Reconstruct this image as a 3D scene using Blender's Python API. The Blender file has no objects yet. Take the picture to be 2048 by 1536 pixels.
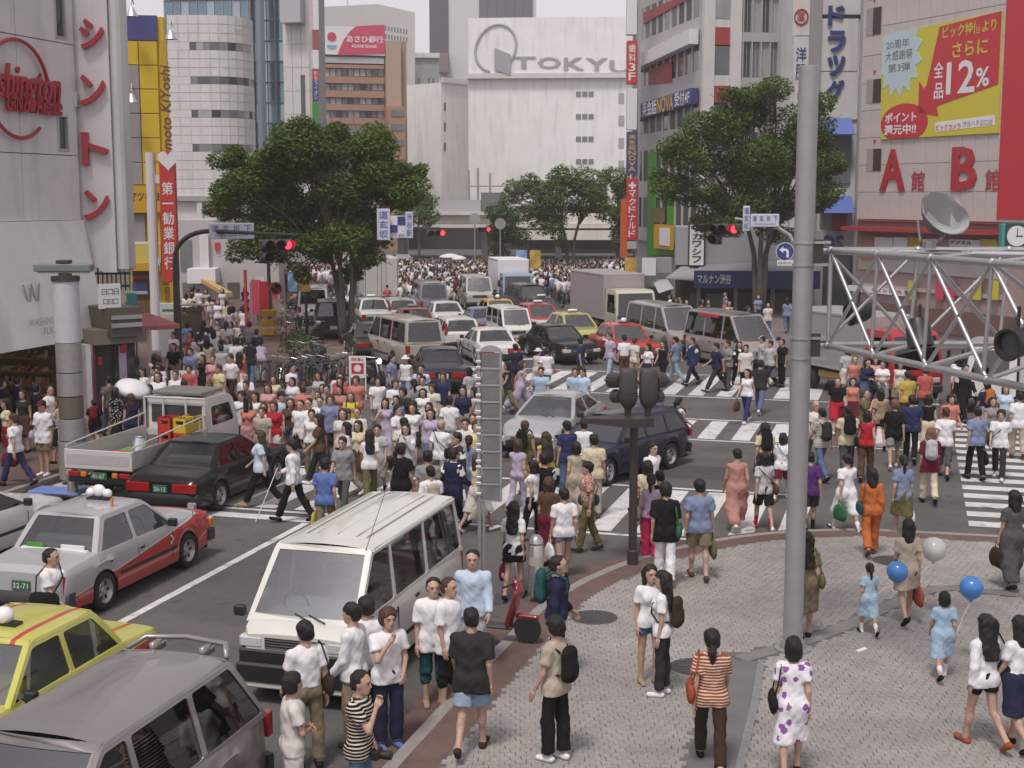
import bpy, bmesh, math, random, numpy as np
from mathutils import Vector, Matrix, geometry
C = bpy.context.scene.collection
SC = bpy.context.scene
R = math.radians
sin, cos, pi = math.sin, math.cos, math.pi
random.seed(7)
RNG = np.random.default_rng(5)

# ---------------------------------------------------------------- camera, sky, sun, exposure
F = 2750.0                      # focal length in pixels of the 2048 px wide photograph
CAM_H = 6.6
PITCH = math.atan(373 / F)
cam = bpy.data.cameras.new('camera')
cam.sensor_width = 36
cam.lens = 36 * F / 2048
cam.clip_start = 0.5
cam.clip_end = 3000
cam_o = bpy.data.objects.new('camera', cam)
C.objects.link(cam_o)
cam_o.location = (0, 0, CAM_H)
cam_o.rotation_euler = (pi / 2 - PITCH, 0, 0)
SC.camera = cam_o
world = bpy.data.worlds.new('World')
SC.world = world
world.use_nodes = True
wn = world.node_tree
wn.nodes.clear()
_o = wn.nodes.new('ShaderNodeOutputWorld')
_b = wn.nodes.new('ShaderNodeBackground')
_s = wn.nodes.new('ShaderNodeTexSky')
_s.sky_type = 'NISHITA'
_s.sun_disc = False
SUN_EL, SUN_AZ = R(62), R(200)      # azimuth clockwise from +Y; the sun stands behind the camera, a little left
_s.sun_elevation = SUN_EL
_s.sun_rotation = SUN_AZ
_s.air_density = 1.0
_s.dust_density = 1.6
_s.ozone_density = 1.0
_h = wn.nodes.new('ShaderNodeHueSaturation')   # overcast: the haze takes nearly all colour out of the sky
_h.inputs['Saturation'].default_value = 0.07
_t = wn.nodes.new('ShaderNodeMixRGB')
_t.blend_type = 'MULTIPLY'
_t.inputs[0].default_value = 1
_t.inputs[2].default_value = (1.02, 0.955, 0.995, 1)
wn.links.new(_s.outputs[0], _h.inputs['Color'])
wn.links.new(_h.outputs[0], _t.inputs[1])
wn.links.new(_t.outputs[0], _b.inputs[0])
_b.inputs[1].default_value = 0.105
wn.links.new(_b.outputs[0], _o.inputs[0])
sun = bpy.data.lights.new('sun', 'SUN')
sun.energy = 1.5
sun.angle = R(11)
sun.color = (1.0, 0.94, 0.85)
sun_o = bpy.data.objects.new('sun', sun)
C.objects.link(sun_o)
sun_o.rotation_euler = (pi / 2 - SUN_EL, 0, pi - SUN_AZ)
SC.view_settings.view_transform = 'Standard'
SC.view_settings.look = 'None'
SC.view_settings.exposure = 0.5
SC.view_settings.gamma = 1
SC.view_settings.use_curve_mapping = False
SC.cycles.max_bounces = 6
SC.cycles.transparent_max_bounces = 12
SC.cycles.caustics_reflective = False
SC.cycles.caustics_refractive = False
SC.cycles.use_denoising = True

# ---------------------------------------------------------------- where things stand
_c, _sn = cos(PITCH), sin(PITCH)
def ray(px, py):
 x, y = (px - 1024) / F, -(py - 768) / F
 return (x, _c + y * _sn, -_sn + y * _c)
def G(px, py, z=0.0):
 d = ray(px, py)
 t = (z - CAM_H) / d[2]
 return Vector((d[0] * t, d[1] * t, z))
def D(px, py, Y):
 d = ray(px, py)
 t = Y / d[1]
 return Vector((d[0] * t, Y, CAM_H + d[2] * t))
A1 = R(16.1)
def UV(u, v, z=0.0):            # u across the near road, v along it
 return Vector((u * cos(A1) + v * sin(A1), -u * sin(A1) + v * cos(A1), z))

# ---------------------------------------------------------------- materials
MATS = {}
def nodes(name):
 m = bpy.data.materials.new(name)
 m.use_nodes = True
 nt = m.node_tree
 return m, nt, nt.nodes['Principled BSDF']
def mat(name, col=(.5, .5, .5), rough=.6, metal=0., noise=.0, ns=8., bump=0., bs=60., emit=0., spec=.5, coat=0., dirt=0.):
 if name in MATS: return MATS[name]
 m, nt, p = nodes(name)
 p.inputs['Base Color'].default_value = (*col, 1)
 p.inputs['Roughness'].default_value = rough
 p.inputs['Metallic'].default_value = metal
 p.inputs['Specular IOR Level'].default_value = spec
 if coat:
  p.inputs['Coat Weight'].default_value = coat
  p.inputs['Coat Roughness'].default_value = .06
 if emit:
  p.inputs['Emission Color'].default_value = (*col, 1)
  p.inputs['Emission Strength'].default_value = emit
 L = nt.links.new
 if noise or bump or dirt:
  tc = nt.nodes.new('ShaderNodeTexCoord')
 if noise or dirt:
  n = nt.nodes.new('ShaderNodeTexNoise'); n.inputs['Scale'].default_value = ns; n.inputs['Detail'].default_value = 6
  n.inputs['Roughness'].default_value = .65
  L(tc.outputs['Object'], n.inputs['Vector'])
  r = nt.nodes.new('ShaderNodeMapRange'); r.inputs['From Min'].default_value = .3; r.inputs['From Max'].default_value = .7
  r.inputs['To Min'].default_value = 1 - noise; r.inputs['To Max'].default_value = 1 + noise
  L(n.outputs[0], r.inputs[0])
  mx = nt.nodes.new('ShaderNodeMixRGB'); mx.blend_type = 'MULTIPLY'; mx.inputs[0].default_value = 1
  mx.inputs[1].default_value = (*col, 1)
  L(r.outputs[0], mx.inputs[2])
  src = mx.outputs[0]
  if dirt:
   n2 = nt.nodes.new('ShaderNodeTexNoise'); n2.inputs['Scale'].default_value = .5; n2.inputs['Detail'].default_value = 8
   mp = nt.nodes.new('ShaderNodeMapping'); mp.inputs['Scale'].default_value = (3, .35, 3)
   L(tc.outputs['Object'], mp.inputs[0]); L(mp.outputs[0], n2.inputs['Vector'])
   r2 = nt.nodes.new('ShaderNodeMapRange'); r2.inputs['From Min'].default_value = .5; r2.inputs['From Max'].default_value = .75
   r2.inputs['To Max'].default_value = dirt
   L(n2.outputs[0], r2.inputs[0])
   m2 = nt.nodes.new('ShaderNodeMixRGB'); m2.inputs[2].default_value = (.12, .1, .09, 1)
   L(r2.outputs[0], m2.inputs[0]); L(src, m2.inputs[1]); src = m2.outputs[0]
  L(src, p.inputs['Base Color'])
 if bump:
  n = nt.nodes.new('ShaderNodeTexNoise'); n.inputs['Scale'].default_value = bs; n.inputs['Detail'].default_value = 4
  L(tc.outputs['Object'], n.inputs['Vector'])
  b = nt.nodes.new('ShaderNodeBump'); b.inputs['Strength'].default_value = bump; b.inputs['Distance'].default_value = .02
  L(n.outputs[0], b.inputs['Height']); L(b.outputs[0], p.inputs['Normal'])
 MATS[name] = m
 return m
def paint(col, name=None, flake=0.):
 dk = max(col) < .06
 return mat(name or 'car_paint_%02x%02x%02x' % tuple(int(min(1, max(0, c)) * 255) for c in col), col, rough=.32, metal=flake, coat=.45 if dk else .85, spec=.25 if dk else .5, noise=.05, ns=2.5)
def flat(col, rough=.6, **k):
 return mat('flat_%03d_%03d_%03d_%02d' % (*(int(c * 255) for c in col), int(rough * 10)), col, rough, noise=k.pop('noise', .06), **k)
def glass(name, tint=(.35, .38, .38), rough=.02, refl=.1):
 if name in MATS: return MATS[name]
 m = bpy.data.materials.new(name); m.use_nodes = True; nt = m.node_tree; nt.nodes.clear()
 o = nt.nodes.new('ShaderNodeOutputMaterial'); t = nt.nodes.new('ShaderNodeBsdfTransparent'); t.inputs[0].default_value = (*tint, 1)
 g = nt.nodes.new('ShaderNodeBsdfGlossy'); g.inputs['Roughness'].default_value = rough; g.inputs[0].default_value = (.95, .95, .97, 1)
 f = nt.nodes.new('ShaderNodeLayerWeight'); f.inputs[0].default_value = .22
 mx = nt.nodes.new('ShaderNodeMixShader')
 r = nt.nodes.new('ShaderNodeMapRange'); r.inputs['To Min'].default_value = refl; r.inputs['To Max'].default_value = .85
 nt.links.new(f.outputs['Fresnel'], r.inputs[0]); nt.links.new(r.outputs[0], mx.inputs[0])
 nt.links.new(t.outputs[0], mx.inputs[1]); nt.links.new(g.outputs[0], mx.inputs[2]); nt.links.new(mx.outputs[0], o.inputs[0])
 MATS[name] = m
 return m
def cloth_mat(name, pattern=None, c2=(.9, .9, .9)):
 if name in MATS: return MATS[name]
 m, nt, p = nodes(name); L = nt.links.new
 p.inputs['Roughness'].default_value = .9
 p.inputs['Specular IOR Level'].default_value = .15
 oi = nt.nodes.new('ShaderNodeObjectInfo'); tc = nt.nodes.new('ShaderNodeTexCoord')
 n = nt.nodes.new('ShaderNodeTexNoise'); n.inputs['Scale'].default_value = 7; n.inputs['Detail'].default_value = 5
 L(tc.outputs['Object'], n.inputs['Vector'])
 r = nt.nodes.new('ShaderNodeMapRange'); r.inputs['From Min'].default_value = .3; r.inputs['From Max'].default_value = .7
 r.inputs['To Min'].default_value = .93; r.inputs['To Max'].default_value = 1.05
 L(n.outputs[0], r.inputs[0])
 mx = nt.nodes.new('ShaderNodeMixRGB'); mx.blend_type = 'MULTIPLY'; mx.inputs[0].default_value = 1
 src = oi.outputs['Color']
 if pattern:
  sep = nt.nodes.new('ShaderNodeSeparateXYZ'); L(tc.outputs['Object'], sep.inputs[0])
  if pattern == 'stripe':
   w = nt.nodes.new('ShaderNodeMath'); w.operation = 'MULTIPLY'; w.inputs[1].default_value = 2 * pi / .036
   L(sep.outputs[2], w.inputs[0])
   s = nt.nodes.new('ShaderNodeMath'); s.operation = 'SINE'; L(w.outputs[0], s.inputs[0])
   g = nt.nodes.new('ShaderNodeMath'); g.operation = 'GREATER_THAN'; g.inputs[1].default_value = .35; L(s.outputs[0], g.inputs[0])
   fac = g.outputs[0]
  else:
   v = nt.nodes.new('ShaderNodeTexVoronoi'); v.inputs['Scale'].default_value = {'flower': 8.5, 'dots': 22, 'camo': 9}[pattern]
   L(tc.outputs['Object'], v.inputs['Vector'])
   g = nt.nodes.new('ShaderNodeMath'); g.operation = 'LESS_THAN'; g.inputs[1].default_value = {'flower': .36, 'dots': .3, 'camo': .45}[pattern]
   nz = nt.nodes.new('ShaderNodeTexNoise'); nz.inputs['Scale'].default_value = 30; L(tc.outputs['Object'], nz.inputs['Vector'])
   ad = nt.nodes.new('ShaderNodeMath'); ad.operation = 'MULTIPLY_ADD'; ad.inputs[1].default_value = .5; ad.inputs[2].default_value = -.25
   L(nz.outputs[0], ad.inputs[0])
   a2 = nt.nodes.new('ShaderNodeMath'); a2.operation = 'ADD'; L(v.outputs['Distance'], a2.inputs[0]); L(ad.outputs[0], a2.inputs[1])
   L(a2.outputs[0], g.inputs[0]); fac = g.outputs[0]
  m2 = nt.nodes.new('ShaderNodeMixRGB'); m2.inputs[2].default_value = (*c2, 1); L(fac, m2.inputs[0]); L(src, m2.inputs[1]); src = m2.outputs[0]
 L(src, mx.inputs[1]); L(r.outputs[0], mx.inputs[2]); L(mx.outputs[0], p.inputs['Base Color'])
 n3 = nt.nodes.new('ShaderNodeTexNoise'); n3.inputs['Scale'].default_value = 16; n3.inputs['Detail'].default_value = 3
 mp = nt.nodes.new('ShaderNodeMapping'); mp.inputs['Scale'].default_value = (1, 1, .5); L(tc.outputs['Object'], mp.inputs[0]); L(mp.outputs[0], n3.inputs['Vector'])
 b = nt.nodes.new('ShaderNodeBump'); b.inputs['Strength'].default_value = .38; b.inputs['Distance'].default_value = .03
 L(n3.outputs[0], b.inputs['Height']); L(b.outputs[0], p.inputs['Normal'])
 MATS[name] = m
 return m

# ---------------------------------------------------------------- mesh building
class MB:
 def __init__(s): s.v = []; s.f = []; s.m = []
 def add(s, vs, fs, mi=0, M=None):
  b = len(s.v)
  s.v += [tuple(M @ Vector(v)) for v in vs] if M is not None else [tuple(v) for v in vs]
  s.f += [tuple(b + i for i in f) for f in fs]; s.m += [mi] * len(fs)
  return s
 def box(s, x0, y0, z0, x1, y1, z1, mi=0, M=None):
  v = [(x, y, z) for z in (z0, z1) for y in (y0, y1) for x in (x0, x1)]
  return s.add(v, [(0, 2, 3, 1), (4, 5, 7, 6), (0, 1, 5, 4), (2, 6, 7, 3), (0, 4, 6, 2), (1, 3, 7, 5)], mi, M)
 def bbox(s, x0, y0, z0, x1, y1, z1, b=.01, mi=0, M=None):
  X, Y, Z = (x0, x1), (y0, y1), (z0, z1); v = []; idx = {}
  for i in (0, 1):
   for j in (0, 1):
    for k in (0, 1):
     sx, sy, sz = (b if i == 0 else -b), (b if j == 0 else -b), (b if k == 0 else -b)
     for a, o in enumerate(((0, sy, sz), (sx, 0, sz), (sx, sy, 0))):
      idx[i, j, k, a] = len(v); v.append((X[i] + o[0], Y[j] + o[1], Z[k] + o[2]))
  f = []
  I = lambda i, j, k, a: idx[i, j, k, a]
  for i in (0, 1):
   q = [I(i, 0, 0, 0), I(i, 1, 0, 0), I(i, 1, 1, 0), I(i, 0, 1, 0)]; f.append(q[::-1] if i == 0 else q)
   q = [I(0, i, 0, 1), I(0, i, 1, 1), I(1, i, 1, 1), I(1, i, 0, 1)]; f.append(q[::-1] if i == 0 else q)
   q = [I(0, 0, i, 2), I(1, 0, i, 2), I(1, 1, i, 2), I(0, 1, i, 2)]; f.append(q[::-1] if i == 0 else q)
   for j in (0, 1):
    q = [I(i, j, 0, 0), I(i, j, 1, 0), I(i, j, 1, 1), I(i, j, 0, 1)]; f.append(q if i != j else q[::-1])
    q = [I(i, 0, j, 0), I(i, 1, j, 0), I(i, 1, j, 2), I(i, 0, j, 2)]; f.append(q if i == j else q[::-1])
    q = [I(0, i, j, 1), I(1, i, j, 1), I(1, i, j, 2), I(0, i, j, 2)]; f.append(q if i != j else q[::-1])
    for k in (0, 1):
     q = [I(i, j, k, 0), I(i, j, k, 1), I(i, j, k, 2)]; f.append(q if (i + j + k) % 2 else q[::-1])
  return s.add(v, f, mi, M)
 def tube(s, pts, rad, n=8, mi=0, cap=True, M=None):
  pts = [Vector(p) for p in pts]; rs = rad if isinstance(rad, (list, tuple)) else [rad] * len(pts)
  v = []; f = []; up = None
  for i, p in enumerate(pts):
   d = (pts[min(i + 1, len(pts) - 1)] - pts[max(i - 1, 0)]).normalized()
   if up is None:
    up = Vector((0, 0, 1)) if abs(d.z) < .9 else Vector((1, 0, 0))
   x = up.cross(d).normalized(); y = d.cross(x).normalized(); up = y
   v += [tuple(p + (x * cos(2 * pi * k / n) + y * sin(2 * pi * k / n)) * rs[i]) for k in range(n)]
  for i in range(len(pts) - 1):
   f += [(i * n + k, i * n + (k + 1) % n, (i + 1) * n + (k + 1) % n, (i + 1) * n + k) for k in range(n)]
  if cap:
   f += [tuple(range(n))[::-1], tuple((len(pts) - 1) * n + k for k in range(n))]
  return s.add(v, f, mi, M)
 def lathe(s, prof, n=16, mi=0, M=None):
  v = []; f = []
  for r, z in prof: v += [(r * cos(2 * pi * k / n), r * sin(2 * pi * k / n), z) for k in range(n)]
  for i in range(len(prof) - 1):
   f += [(i * n + k, i * n + (k + 1) % n, (i + 1) * n + (k + 1) % n, (i + 1) * n + k) for k in range(n)]
  if prof[0][0] > 1e-4: f.append(tuple(range(n))[::-1])
  if prof[-1][0] > 1e-4: f.append(tuple((len(prof) - 1) * n + k for k in range(n)))
  return s.add(v, f, mi, M)
 def ell(s, c, r, n=10, mi=0, M=None):
  c = Vector(c); v = [(c.x, c.y, c.z - r[2])]; f = []; m = max(4, n // 2)
  for i in range(1, m):
   t = -pi / 2 + pi * i / m
   v += [(c.x + r[0] * cos(t) * cos(2 * pi * k / n), c.y + r[1] * cos(t) * sin(2 * pi * k / n), c.z + r[2] * sin(t)) for k in range(n)]
  v.append((c.x, c.y, c.z + r[2])); e = len(v) - 1
  f += [(0, 1 + (k + 1) % n, 1 + k) for k in range(n)]
  for i in range(m - 2):
   a = 1 + i * n
   f += [(a + k, a + (k + 1) % n, a + n + (k + 1) % n, a + n + k) for k in range(n)]
  a = 1 + (m - 2) * n
  f += [(a + k, a + (k + 1) % n, e) for k in range(n)]
  return s.add(v, f, mi, M)
 def prism(s, poly, z0, z1, mi=0, M=None, caps=True):
  n = len(poly); v = [(x, y, z0) for x, y in poly] + [(x, y, z1) for x, y in poly]
  f = [(i, (i + 1) % n, n + (i + 1) % n, n + i) for i in range(n)]
  if caps: f += [tuple(range(n))[::-1], tuple(range(n, 2 * n))]
  return s.add(v, f, mi, M)
 def panel(s, outer, holes, fn, t=.02, mi=0):
  loops = [list(outer)] + [list(h) for h in holes]
  tri = geometry.tessellate_polygon([[Vector((x, y, 0)) for x, y in l] for l in loops])
  fl = [p for l in loops for p in l]; n = len(fl)
  v = [fn(x, y, 0) for x, y in fl] + [fn(x, y, t) for x, y in fl]; f = []
  for a, b, c in tri:
   A = (fl[b][0] - fl[a][0]) * (fl[c][1] - fl[a][1]) - (fl[c][0] - fl[a][0]) * (fl[b][1] - fl[a][1])
   if A < 0: b, c = c, b
   f += [(a, b, c), (n + a, n + c, n + b)]
  k = 0
  for l in loops:
   q = len(l)
   f += [(k + i, n + k + i, n + k + (i + 1) % q, k + (i + 1) % q) for i in range(q)]; k += q
  return s.add(v, f, mi)
 def loft(s, rings, mi=0, closed=True, cap=False):
  n = len(rings[0]); v = [p for r in rings for p in r]; f = []
  for i in range(len(rings) - 1):
   f += [(i * n + k, i * n + (k + 1) % n, (i + 1) * n + (k + 1) % n, (i + 1) * n + k) for k in range(n if closed else n - 1)]
  if cap: f += [tuple(range(n))[::-1], tuple((len(rings) - 1) * n + k for k in range(n))]
  return s.add(v, f, mi)
 def mesh(s, name, mats, smooth=False, auto=None):
  me = bpy.data.meshes.new(name); me.from_pydata(s.v, [], s.f)
  for m in (mats if isinstance(mats, (list, tuple)) else [mats]): me.materials.append(m)
  if any(s.m): me.polygons.foreach_set('material_index', s.m)
  if smooth or auto: me.polygons.foreach_set('use_smooth', [True] * len(me.polygons))
  if auto: me.set_sharp_from_angle(angle=R(auto))
  me.update()
  return me
 def build(s, name, mats, parent=None, smooth=False, auto=None, loc=None, rz=None):
  return put(s.mesh(name, mats, smooth, auto), name, parent, loc, rz)
def put(me, name, parent=None, loc=None, rz=None, M=None, color=None):
 o = bpy.data.objects.new(name, me); C.objects.link(o)
 if parent: o.parent = parent
 if M is not None: o.matrix_local = M
 if loc is not None: o.location = loc
 if rz is not None: o.rotation_euler = (0, 0, rz)
 if color is not None: o.color = (*color, 1)
 return o
def tag(o, label=None, cat=None, group=None, kind=None):
 if label: o['label'] = label
 if cat: o['category'] = cat
 if group: o['group'] = group
 if kind: o['kind'] = kind
 return o
def thing(name, label, cat, loc=(0, 0, 0), rz=0., group=None, M=None):
 o = bpy.data.objects.new(name, None); C.objects.link(o); o.empty_display_size = .2
 if M is not None: o.matrix_world = M
 else: o.location = loc; o.rotation_euler = (0, 0, rz)
 return tag(o, label, cat, group)
def FR(o, ang, up=None):
 x = Vector((cos(ang), sin(ang), 0)); y = Vector((0, 0, 1)); z = x.cross(y); o = Vector(o)
 return Matrix(((x.x, y.x, z.x, o.x), (x.y, y.y, z.y, o.y), (x.z, y.z, z.z, o.z), (0, 0, 0, 1)))
def copy_tree(o, parent=None):
 c = o.copy(); C.objects.link(c)
 if parent: c.parent = parent
 for ch in list(o.children): copy_tree(ch, c)
 return c
TXT = {}
def text_mesh(s, m, bold=0., ext=.0, spacing=1., line=1., shear=0.):
 key = (s, m.name, bold, ext, spacing, line, shear)
 if key in TXT: return TXT[key]
 cu = bpy.data.curves.new('lettering', 'FONT'); cu.body = s; cu.size = 1; cu.resolution_u = 2; cu.offset = bold; cu.extrude = ext
 cu.align_x = 'CENTER'; cu.align_y = 'CENTER'; cu.space_character = spacing; cu.space_line = line; cu.shear = shear
 o = bpy.data.objects.new('lettering', cu); C.objects.link(o)
 dg = bpy.context.evaluated_depsgraph_get(); dg.update()
 me = bpy.data.meshes.new_from_object(o.evaluated_get(dg)); me.name = 'lettering'
 bpy.data.objects.remove(o); bpy.data.curves.remove(cu)
 me.materials.clear(); me.materials.append(m)
 vs = np.zeros(len(me.vertices) * 3); me.vertices.foreach_get('co', vs); vs = vs.reshape(-1, 3)
 if len(vs):
  lo, hi = vs.min(0), vs.max(0); mid = (lo + hi) / 2; vs[:, :2] -= mid[:2]
  me.vertices.foreach_set('co', vs.ravel()); me['w'] = float(hi[0] - lo[0]); me['h'] = float(hi[1] - lo[1])
 TXT[key] = me
 return me
def text(s, parent, x, y, z, m, h=None, w=None, bold=0., ext=.0, rot=0., name='lettering', stretch=True, **k):
 me = text_mesh(s, m, bold, ext, **k)
 sx = w / me['w'] if w else None; sy = h / me['h'] if h else None
 if sx is None: sx = sy
 if sy is None: sy = sx
 if not stretch: sx = sy = min(sx, sy)
 return put(me, name, parent, M=Matrix.Translation((x, y, z)) @ Matrix.Rotation(rot, 4, 'Z') @ Matrix.Diagonal((sx, sy, 1, 1)))
def rrect(x0, y0, x1, y1, r, n=4):
 p = []
 for cx, cy, a in ((x1 - r, y1 - r, 0), (x0 + r, y1 - r, 90), (x0 + r, y0 + r, 180), (x1 - r, y0 + r, 270)):
  p += [(cx + r * cos(R(a + 90 * i / n)), cy + r * sin(R(a + 90 * i / n))) for i in range(n + 1)]
 return p
def rpoly(P, r, n=3):
 out = []; N = len(P)
 for i in range(N):
  a, b, c = Vector(P[i - 1]), Vector(P[i]), Vector(P[(i + 1) % N])
  d1 = (a - b); d2 = (c - b); q = min(r, d1.length * .45, d2.length * .45)
  p1 = b + d1.normalized() * q; p2 = b + d2.normalized() * q
  for k in range(n + 1):
   t = k / n; out.append(tuple(p1 * (1 - t) ** 2 + b * 2 * t * (1 - t) + p2 * t * t))
 return out
# ---------------------------------------------------------------- people: one smooth body each, grown from a posed skeleton
def surface(prims, h, cuts=(), wob=0., seed=0):
 lo = np.full(3, 9.); hi = np.full(3, -9.); B = []
 for p in prims:
  a, b, ra, rb, s, k, fl = p
  a = np.array(a, float); b = np.array(b, float); s = np.array(s, float)
  r = max(ra, rb) * s
  l = np.minimum(a, b) - r; u = np.maximum(a, b) + r
  lo = np.minimum(lo, l); hi = np.maximum(hi, u); B.append((l - k - 2 * h, u + k + 2 * h))
 lo = lo - 2 * h; n = np.ceil((hi - lo) / h).astype(int) + 3
 ax = [lo[i] + h * np.arange(n[i]) for i in range(3)]
 d = np.full(n, 1.0, np.float32)
 for p, (l, u) in zip(prims, B):
  a, b, ra, rb, s, k, fl = p
  i0 = np.clip(np.floor((l - lo) / h).astype(int), 0, n); i1 = np.clip(np.ceil((u - lo) / h).astype(int) + 1, 0, n)
  X = (ax[0][i0[0]:i1[0]] / s[0])[:, None, None]; Y = (ax[1][i0[1]:i1[1]] / s[1])[None, :, None]; Z = (ax[2][i0[2]:i1[2]] / s[2])[None, None, :]
  A_ = [a[i] / s[i] for i in range(3)]; D_ = [(b[i] - a[i]) / s[i] for i in range(3)]
  q = D_[0] ** 2 + D_[1] ** 2 + D_[2] ** 2
  X = X - A_[0]; Y = Y - A_[1]; Z = Z - A_[2]
  if q < 1e-9: t = 0.; e = np.sqrt(X * X + Y * Y + Z * Z) - ra
  else:
   tt = (X * D_[0] + Y * D_[1] + Z * D_[2]) / q
   t = np.clip(tt, 0, 1)
   e = np.sqrt((X - t * D_[0]) ** 2 + (Y - t * D_[1]) ** 2 + (Z - t * D_[2]) ** 2) - (ra + (rb - ra) * t)
  e = e * min(s)
  if fl: e = np.maximum(e, (tt - 1) * math.sqrt(q))
  sl = (slice(i0[0], i1[0]), slice(i0[1], i1[1]), slice(i0[2], i1[2]))
  c = d[sl]
  if k > 0:
   g = np.clip(.5 + .5 * (c - e) / k, 0, 1); d[sl] = c + (e - c) * g - k * g * (1 - g)
  else: d[sl] = np.minimum(c, e)
 X, Y, Z = ax[0][:, None, None], ax[1][None, :, None], ax[2][None, None, :]
 if wob:
  q = seed * 1.7
  d = d + (wob * (np.sin(X * 31 + q + Z * 9) * np.sin(Z * 23 - q + Y * 14) + .6 * np.sin(X * 55 - Z * 37 + q) * np.sin(Y * 48 + Z * 18))).astype(np.float32)
 for c in cuts: d = np.maximum(d, c(X, Y, Z)).astype(np.float32)
 ins = d < 0
 S = lambda a, i, j, k: a[i:n[0] - 1 + i, j:n[1] - 1 + j, k:n[2] - 1 + k]
 cnt = sum(S(ins, i, j, k).astype(np.int8) for i in (0, 1) for j in (0, 1) for k in (0, 1))
 act = np.argwhere((cnt > 0) & (cnt < 8))
 if len(act) == 0: return np.zeros((0, 3)), np.zeros((0, 4), int)
 ids = np.full(n - 1, -1, int); ids[act[:, 0], act[:, 1], act[:, 2]] = np.arange(len(act))
 acc = np.zeros((len(act), 3)); num = np.zeros(len(act))
 cor = [(i, j, k) for i in (0, 1) for j in (0, 1) for k in (0, 1)]
 dv = {c: d[act[:, 0] + c[0], act[:, 1] + c[1], act[:, 2] + c[2]] for c in cor}
 for c in cor:
  for axx in range(3):
   if c[axx]: continue
   c2 = tuple(1 if i == axx else c[i] for i in range(3))
   d0, d1 = dv[c], dv[c2]; m = (d0 < 0) != (d1 < 0)
   t = d0 / np.where(m, d0 - d1, 1)
   pt = np.array(c, float) + np.zeros((len(act), 3)); pt[:, axx] += t
   acc[m] += pt[m]; num[m] += 1
 V = (act + acc / num[:, None]) * h + lo
 Q = []
 for axx in range(3):
  b, c = (axx + 1) % 3, (axx + 2) % 3
  i0 = [slice(None)] * 3; i1 = [slice(None)] * 3
  i0[axx] = slice(0, n[axx] - 1); i1[axx] = slice(1, n[axx])
  e0, e1 = ins[tuple(i0)], ins[tuple(i1)]
  w = np.argwhere(e0 != e1)
  w = w[(w[:, b] > 0) & (w[:, c] > 0) & (w[:, b] < n[b] - 1) & (w[:, c] < n[c] - 1)]
  if not len(w): continue
  st = e0[w[:, 0], w[:, 1], w[:, 2]]
  def cid(db, dc):
   q = w.copy(); q[:, b] += db; q[:, c] += dc
   return ids[q[:, 0], q[:, 1], q[:, 2]]
  qd = np.stack([cid(-1, -1), cid(0, -1), cid(0, 0), cid(-1, 0)], 1)
  qd[~st] = qd[~st][:, ::-1]
  Q.append(qd)
 return V, np.concatenate(Q)
def np_mesh(name, V, Q, mats, mi=None, smooth=True):
 me = bpy.data.meshes.new(name)
 me.vertices.add(len(V)); me.vertices.foreach_set('co', np.asarray(V, np.float32).ravel())
 me.loops.add(len(Q) * 4); me.loops.foreach_set('vertex_index', np.asarray(Q, np.int32).ravel())
 me.polygons.add(len(Q)); me.polygons.foreach_set('loop_start', np.arange(0, len(Q) * 4, 4, dtype=np.int32))
 for m in mats: me.materials.append(m)
 if mi is not None: me.polygons.foreach_set('material_index', np.asarray(mi, np.int32))
 me.polygons.foreach_set('use_smooth', np.full(len(Q), smooth))
 me.update(calc_edges=True)
 return me
def cap(a, b, ra, rb=None, s=(1, 1, 1), k=.03, fl=False): return (a, b, ra, ra if rb is None else rb, s, k, fl)
def ell(c, r, k=.03): return (c, c, 1., 1., r, k, False)

SKIN = mat('skin', (.45, .285, .215), .55, noise=.12, ns=5)
EYE = mat('eye_dark', (.02, .015, .012), .25)
LIP = mat('lips', (.36, .13, .11), .5)
def hair_mat(name, c):
 m, nt, p = nodes(name); L = nt.links.new; p.inputs['Roughness'].default_value = .5; p.inputs['Specular IOR Level'].default_value = .35
 tc = nt.nodes.new('ShaderNodeTexCoord'); mp = nt.nodes.new('ShaderNodeMapping'); mp.inputs['Scale'].default_value = (1, 1, .13); n = nt.nodes.new('ShaderNodeTexNoise'); n.inputs['Scale'].default_value = 95; n.inputs['Detail'].default_value = 4
 L(tc.outputs['Object'], mp.inputs[0]); L(mp.outputs[0], n.inputs['Vector']); r = nt.nodes.new('ShaderNodeMixRGB'); r.inputs[1].default_value = (*[x * .45 for x in c], 1); r.inputs[2].default_value = (*[x * 2.1 + .004 for x in c], 1)
 L(n.outputs[0], r.inputs[0]); L(r.outputs[0], p.inputs['Base Color']); b = nt.nodes.new('ShaderNodeBump'); b.inputs['Strength'].default_value = .9; b.inputs['Distance'].default_value = .012; L(n.outputs[0], b.inputs['Height']); L(b.outputs[0], p.inputs['Normal']); return m
HAIRM = {k: hair_mat('hair_' + k, c) for k, c in dict(black=(.012, .009, .009), brown=(.05, .025, .016), light=(.12, .06, .035), grey=(.16, .15, .14)).items()}
CLOTH = cloth_mat('fabric')
PAT = dict(stripe=cloth_mat('fabric_striped', 'stripe', (.6, .55, .45)), flower=cloth_mat('fabric_flowered', 'flower', (.26, .1, .34)),
  dots=cloth_mat('fabric_dotted', 'dots', (.75, .7, .65)), camo=cloth_mat('fabric_mottled', 'camo', (.16, .12, .1)))
SHOEM = cloth_mat('shoe_leather')

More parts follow.
